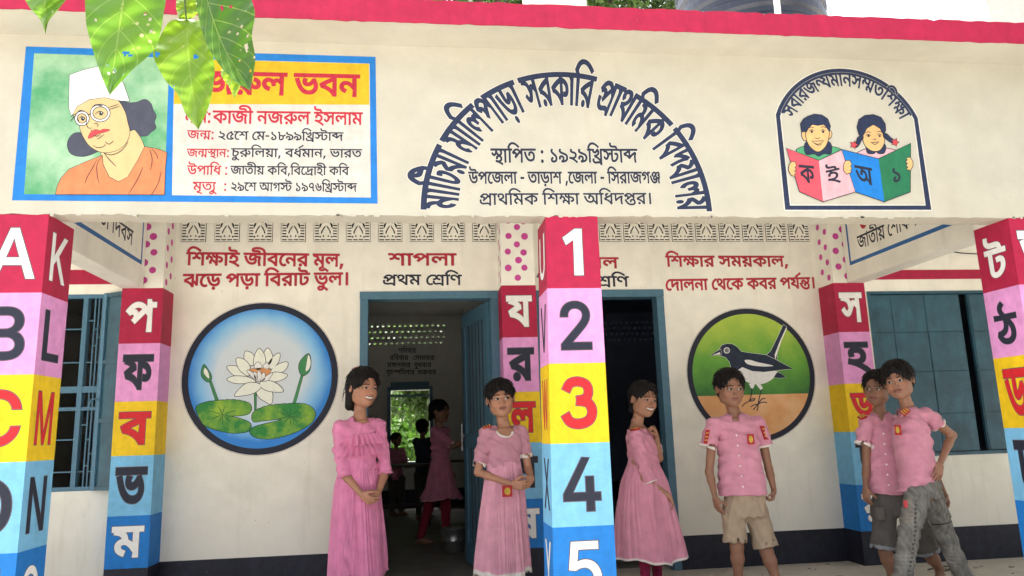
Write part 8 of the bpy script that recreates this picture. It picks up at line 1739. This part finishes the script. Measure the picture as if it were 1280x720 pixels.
# ------------------------------------------------------------------ leaves hanging into the view
def nearleaf():
    t = newmat('near_leaf'); uv = t.new('ShaderNodeUVMap', uv_map='UVMap'); sp = t.new('ShaderNodeSeparateXYZ'); t.link(uv.outputs[0], sp.inputs[0])
    u, v = sp.outputs[0], sp.outputs[1]
    def M_(op, a, b=None, c=None):
        m = t.new('ShaderNodeMath', operation=op)
        for i, q in enumerate((a, b, c)):
            if q is None: continue
            if isinstance(q, (int, float)): m.inputs[i].default_value = q
            else: t.link(q, m.inputs[i])
        return m.outputs[0]
    au = M_('ABSOLUTE', u); mid = M_('LESS_THAN', au, .022)
    w = M_('FRACT', M_('MULTIPLY', M_('SUBTRACT', v, M_('MULTIPLY', au, .28)), 7.0)); vein = M_('LESS_THAN', M_('ABSOLUTE', M_('SUBTRACT', w, .5)), .035)
    vein = M_('MAXIMUM', vein, mid)
    n = t.noise(30, 5, .6); n2 = t.noise(9, 3, .5)
    a = t.new('ShaderNodeAttribute', attribute_name='Col')
    c = t.mix(t.ramp(n2, .35, .7), a.outputs['Color'], t.mix(1.0, a.outputs['Color'], (1.35, 1.15, .8), 'MULTIPLY'))
    c = t.mix(M_('MULTIPLY', vein, .28), c, (.42, .55, .2))
    vo = t.new('ShaderNodeTexVoronoi'); vo.inputs['Scale'].default_value = 75; t.link(t.pos(), vo.inputs['Vector'])
    sp_ = t.mix(1.0, t.ramp(vo.outputs['Distance'], .16, .24, (1, 1, 1, 1), (0, 0, 0, 1)), t.ramp(n2, .57, .63), 'MULTIPLY')
    c = t.mix(sp_, c, (.62, .58, .38))
    t.link(c, t.b.inputs['Base Color']); t.b.inputs['Roughness'].default_value = .38
    t.link(t.bump(M_('MULTIPLY', vein, -1.0), .5, .002), t.b.inputs['Normal'])
    tr = t.new('ShaderNodeBsdfTranslucent'); t.link(t.mix(1.0, c, (1.15, 1.1, .5), 'MULTIPLY'), tr.inputs[0])
    mx = t.new('ShaderNodeMixShader'); mx.inputs[0].default_value = .45; t.link(t.b.outputs[0], mx.inputs[1]); t.link(tr.outputs[0], mx.inputs[2]); t.link(mx.outputs[0], t.n['Material Output'].inputs[0])
nearleaf(); plain('green_stem', (.06, .1, .03), .6)
LY = -2.45
br_o = A3(180, -60, LY)
twig = thing('leafy_twig', 'hanging green leaves with insect holes at the top left, in front of the name board', 'branch', tuple(br_o))
def bigleaf(mid, left, right, Yd, col, holes=(), fold=.01, seed=1, tilt=0):
    """mid, left, right: edge lines from the base to the tip, in picture points on the leaf's own plane"""
    n, m = 54, 15; r = np.random.default_rng(seed)
    def res_(p, k):
        p = spl(p, 10, False); d = np.r_[0, np.cumsum(np.linalg.norm(np.diff(p, axis=0), axis=1))]; t = np.linspace(0, d[-1], k); return np.stack([np.interp(t, d, p[:, 0]), np.interp(t, d, p[:, 1])], 1)
    Mi, Le, Ri = res_(mid, n), res_(left, n), res_(right, n); V = []; U = []; PX = []
    for i in range(n):
        for j in range(-m, m+1):
            s = j/m; e = Le[i] if s < 0 else Ri[i]; p = Mi[i]+(e-Mi[i])*abs(s)
            dep = Yd+fold*abs(s)**1.3+.004*math.sin(i*.35+s*4+seed)+tilt*(i/n)+.0015*math.sin(i*1.3)*abs(s)
            V.append(at(p[0], p[1], Y=dep)); U.append((s, i/(n-1))); PX.append(p)
    W = 2*m+1; F = []; PX = np.array(PX)
    for i in range(n-1):
        for j in range(W-1):
            q = (i*W+j, i*W+j+1, (i+1)*W+j+1, (i+1)*W+j); c = PX[list(q)].mean(0)
            if any(((c[0]-h[0])/h[2])**2+((c[1]-h[1])/h[3])**2 < 1 for h in holes): continue
            F.append(q)
    return mesh('leaf', np.array(V), F, 'near_leaf', twig, smooth=True, cols=np.tile(col, (len(V), 1)), uvs=np.array(U))
bigleaf([(55, -30), (56, 0), (57, 43)], [(55, -30), (30, -12), (36, 8), (50, 24), (57, 43)], [(55, -30), (88, -14), (76, 8), (61, 26), (57, 43)], LY, (.11, .25, .035), [(66, 15, 1.2, 1.2)], seed=3)
bigleaf([(158, -45), (154, 0), (146, 55), (137, 119)], [(158, -45), (112, -20), (107, 20), (113, 52), (125, 90), (137, 119)], [(158, -45), (204, -20), (204, 20), (194, 60), (165, 88), (137, 119)], LY+.02, (.10, .25, .032),
        [(157, 66, 3.5, 3), (163, 70, 3, 1.6), (169, 65, 2, 1.2), (134, 82, 2.5, 1.6), (143, 88, 2.2, 3), (136, 92, 1.8, 2.4), (118, 26, 2.2, 2), (187, 24, 1.6, 1.3), (182, 18, 1.3, 1), (190, 40, 1.5, 1.5), (154, 92, 1.2, 1.2)], seed=5)
bigleaf([(233, 24), (235, 60), (240, 110), (248, 162)], [(233, 24), (212, 27), (197, 52), (191, 68), (205, 98), (222, 118), (232, 142), (248, 162)], [(233, 24), (252, 28), (262, 50), (267, 72), (268, 95), (262, 130), (248, 162)], LY+.05, (.15, .30, .035),
        [(197, 68, 3.2, 2.6), (245, 71, 2.4, 3), (216, 45, 1, 1), (217, 107, 1.2, 1.2)], seed=7)
bigleaf([(240, -20), (234, 2), (224, 24)], [(240, -20), (224, -10), (220, 8), (224, 24)], [(240, -20), (256, -6), (250, 12), (238, 24), (224, 24)], LY+.09, (.2, .34, .05), seed=9)
bigleaf([(254, -30), (260, 5), (280, 60), (313, 113)], [(254, -30), (244, -10), (250, 30), (262, 62), (278, 86), (296, 104), (313, 113)], [(254, -30), (300, -20), (318, 12), (315, 45), (319, 75), (313, 113)], LY-.01, (.05, .14, .03),
        [(308, 60, 2.6, 4.5), (303, 33, 2.2, 2), (297, 42, 1.6, 2.4), (309, 45, 1.4, 2.2), (288, 8, 2, 2), (278, 10, 1.6, 2.2), (299, 76, 1.4, 1.2), (313, 88, 1.2, 1.6)], seed=11)
bigleaf([(284, 70), (290, 98), (293, 123)], [(284, 70), (276, 92), (286, 108), (293, 123)], [(284, 70), (304, 86), (300, 108), (293, 123)], LY+.07, (.26, .44, .06), seed=13)
b = MB()
b.tube([A3(-60, -110, LY), A3(60, -70, LY+.02), A3(160, -62, LY), A3(245, -66, LY), A3(330, -110, LY-.03)], [.006, .005, .0045, .0035, .003])
b.tube([A3(225, -64, LY), A3(229, -20, LY+.03), A3(233, 25, LY+.048)], [.0022, .0018, .0012]); b.tube([A3(250, -66, LY), A3(253, -45, LY), A3(254, -28, LY-.01)], .0018)
b.tube([A3(160, -62, LY), A3(158, -44, LY+.02)], .0018); b.tube([A3(60, -70, LY+.02), A3(55, -29, LY)], .0018); b.tube([A3(240, -64, LY), A3(240, -20, LY+.09)], .0015); b.tube([A3(262, -66, LY), A3(280, 10, LY+.09), A3(284, 70, LY+.07)], .0013)
b.build('stem', 'green_stem', twig)

# ---- rubble and sticks on the veranda edge
r = np.random.default_rng(77); b = MB()
for k in range(26):
    p = at(r.uniform(880, 1275), r.uniform(706, 722), Z=0); s = r.uniform(.004, .014)
    if p[1] > YW-.02: continue
    b.box(p[0]-s*1.5, p[0]+s, p[1]-s, p[1]+s, .0, s*.8)
b.build('floor_crumbs', 'rubble_grey', None, kind='stuff')
for (x0_, y0_, x1_, y1_) in ((1160, 712, 1186, 708), (1178, 714, 1198, 711)):
    b = MB(); a, c_ = at(x0_, y0_, Z=.008), at(x1_, y1_, Z=.01); m_ = (a+c_)/2+[0, .01, .004]; b.tube([a, m_, c_], [.005, .006, .004]); o = b.build('dry_stick', 'bark'); tag(o, 'longer dry stick on the veranda floor by the right pillar' if x0_ == 1160 else 'shorter dry stick nearest the right pillar on the veranda floor', 'stick', 'sticks on the veranda floor')
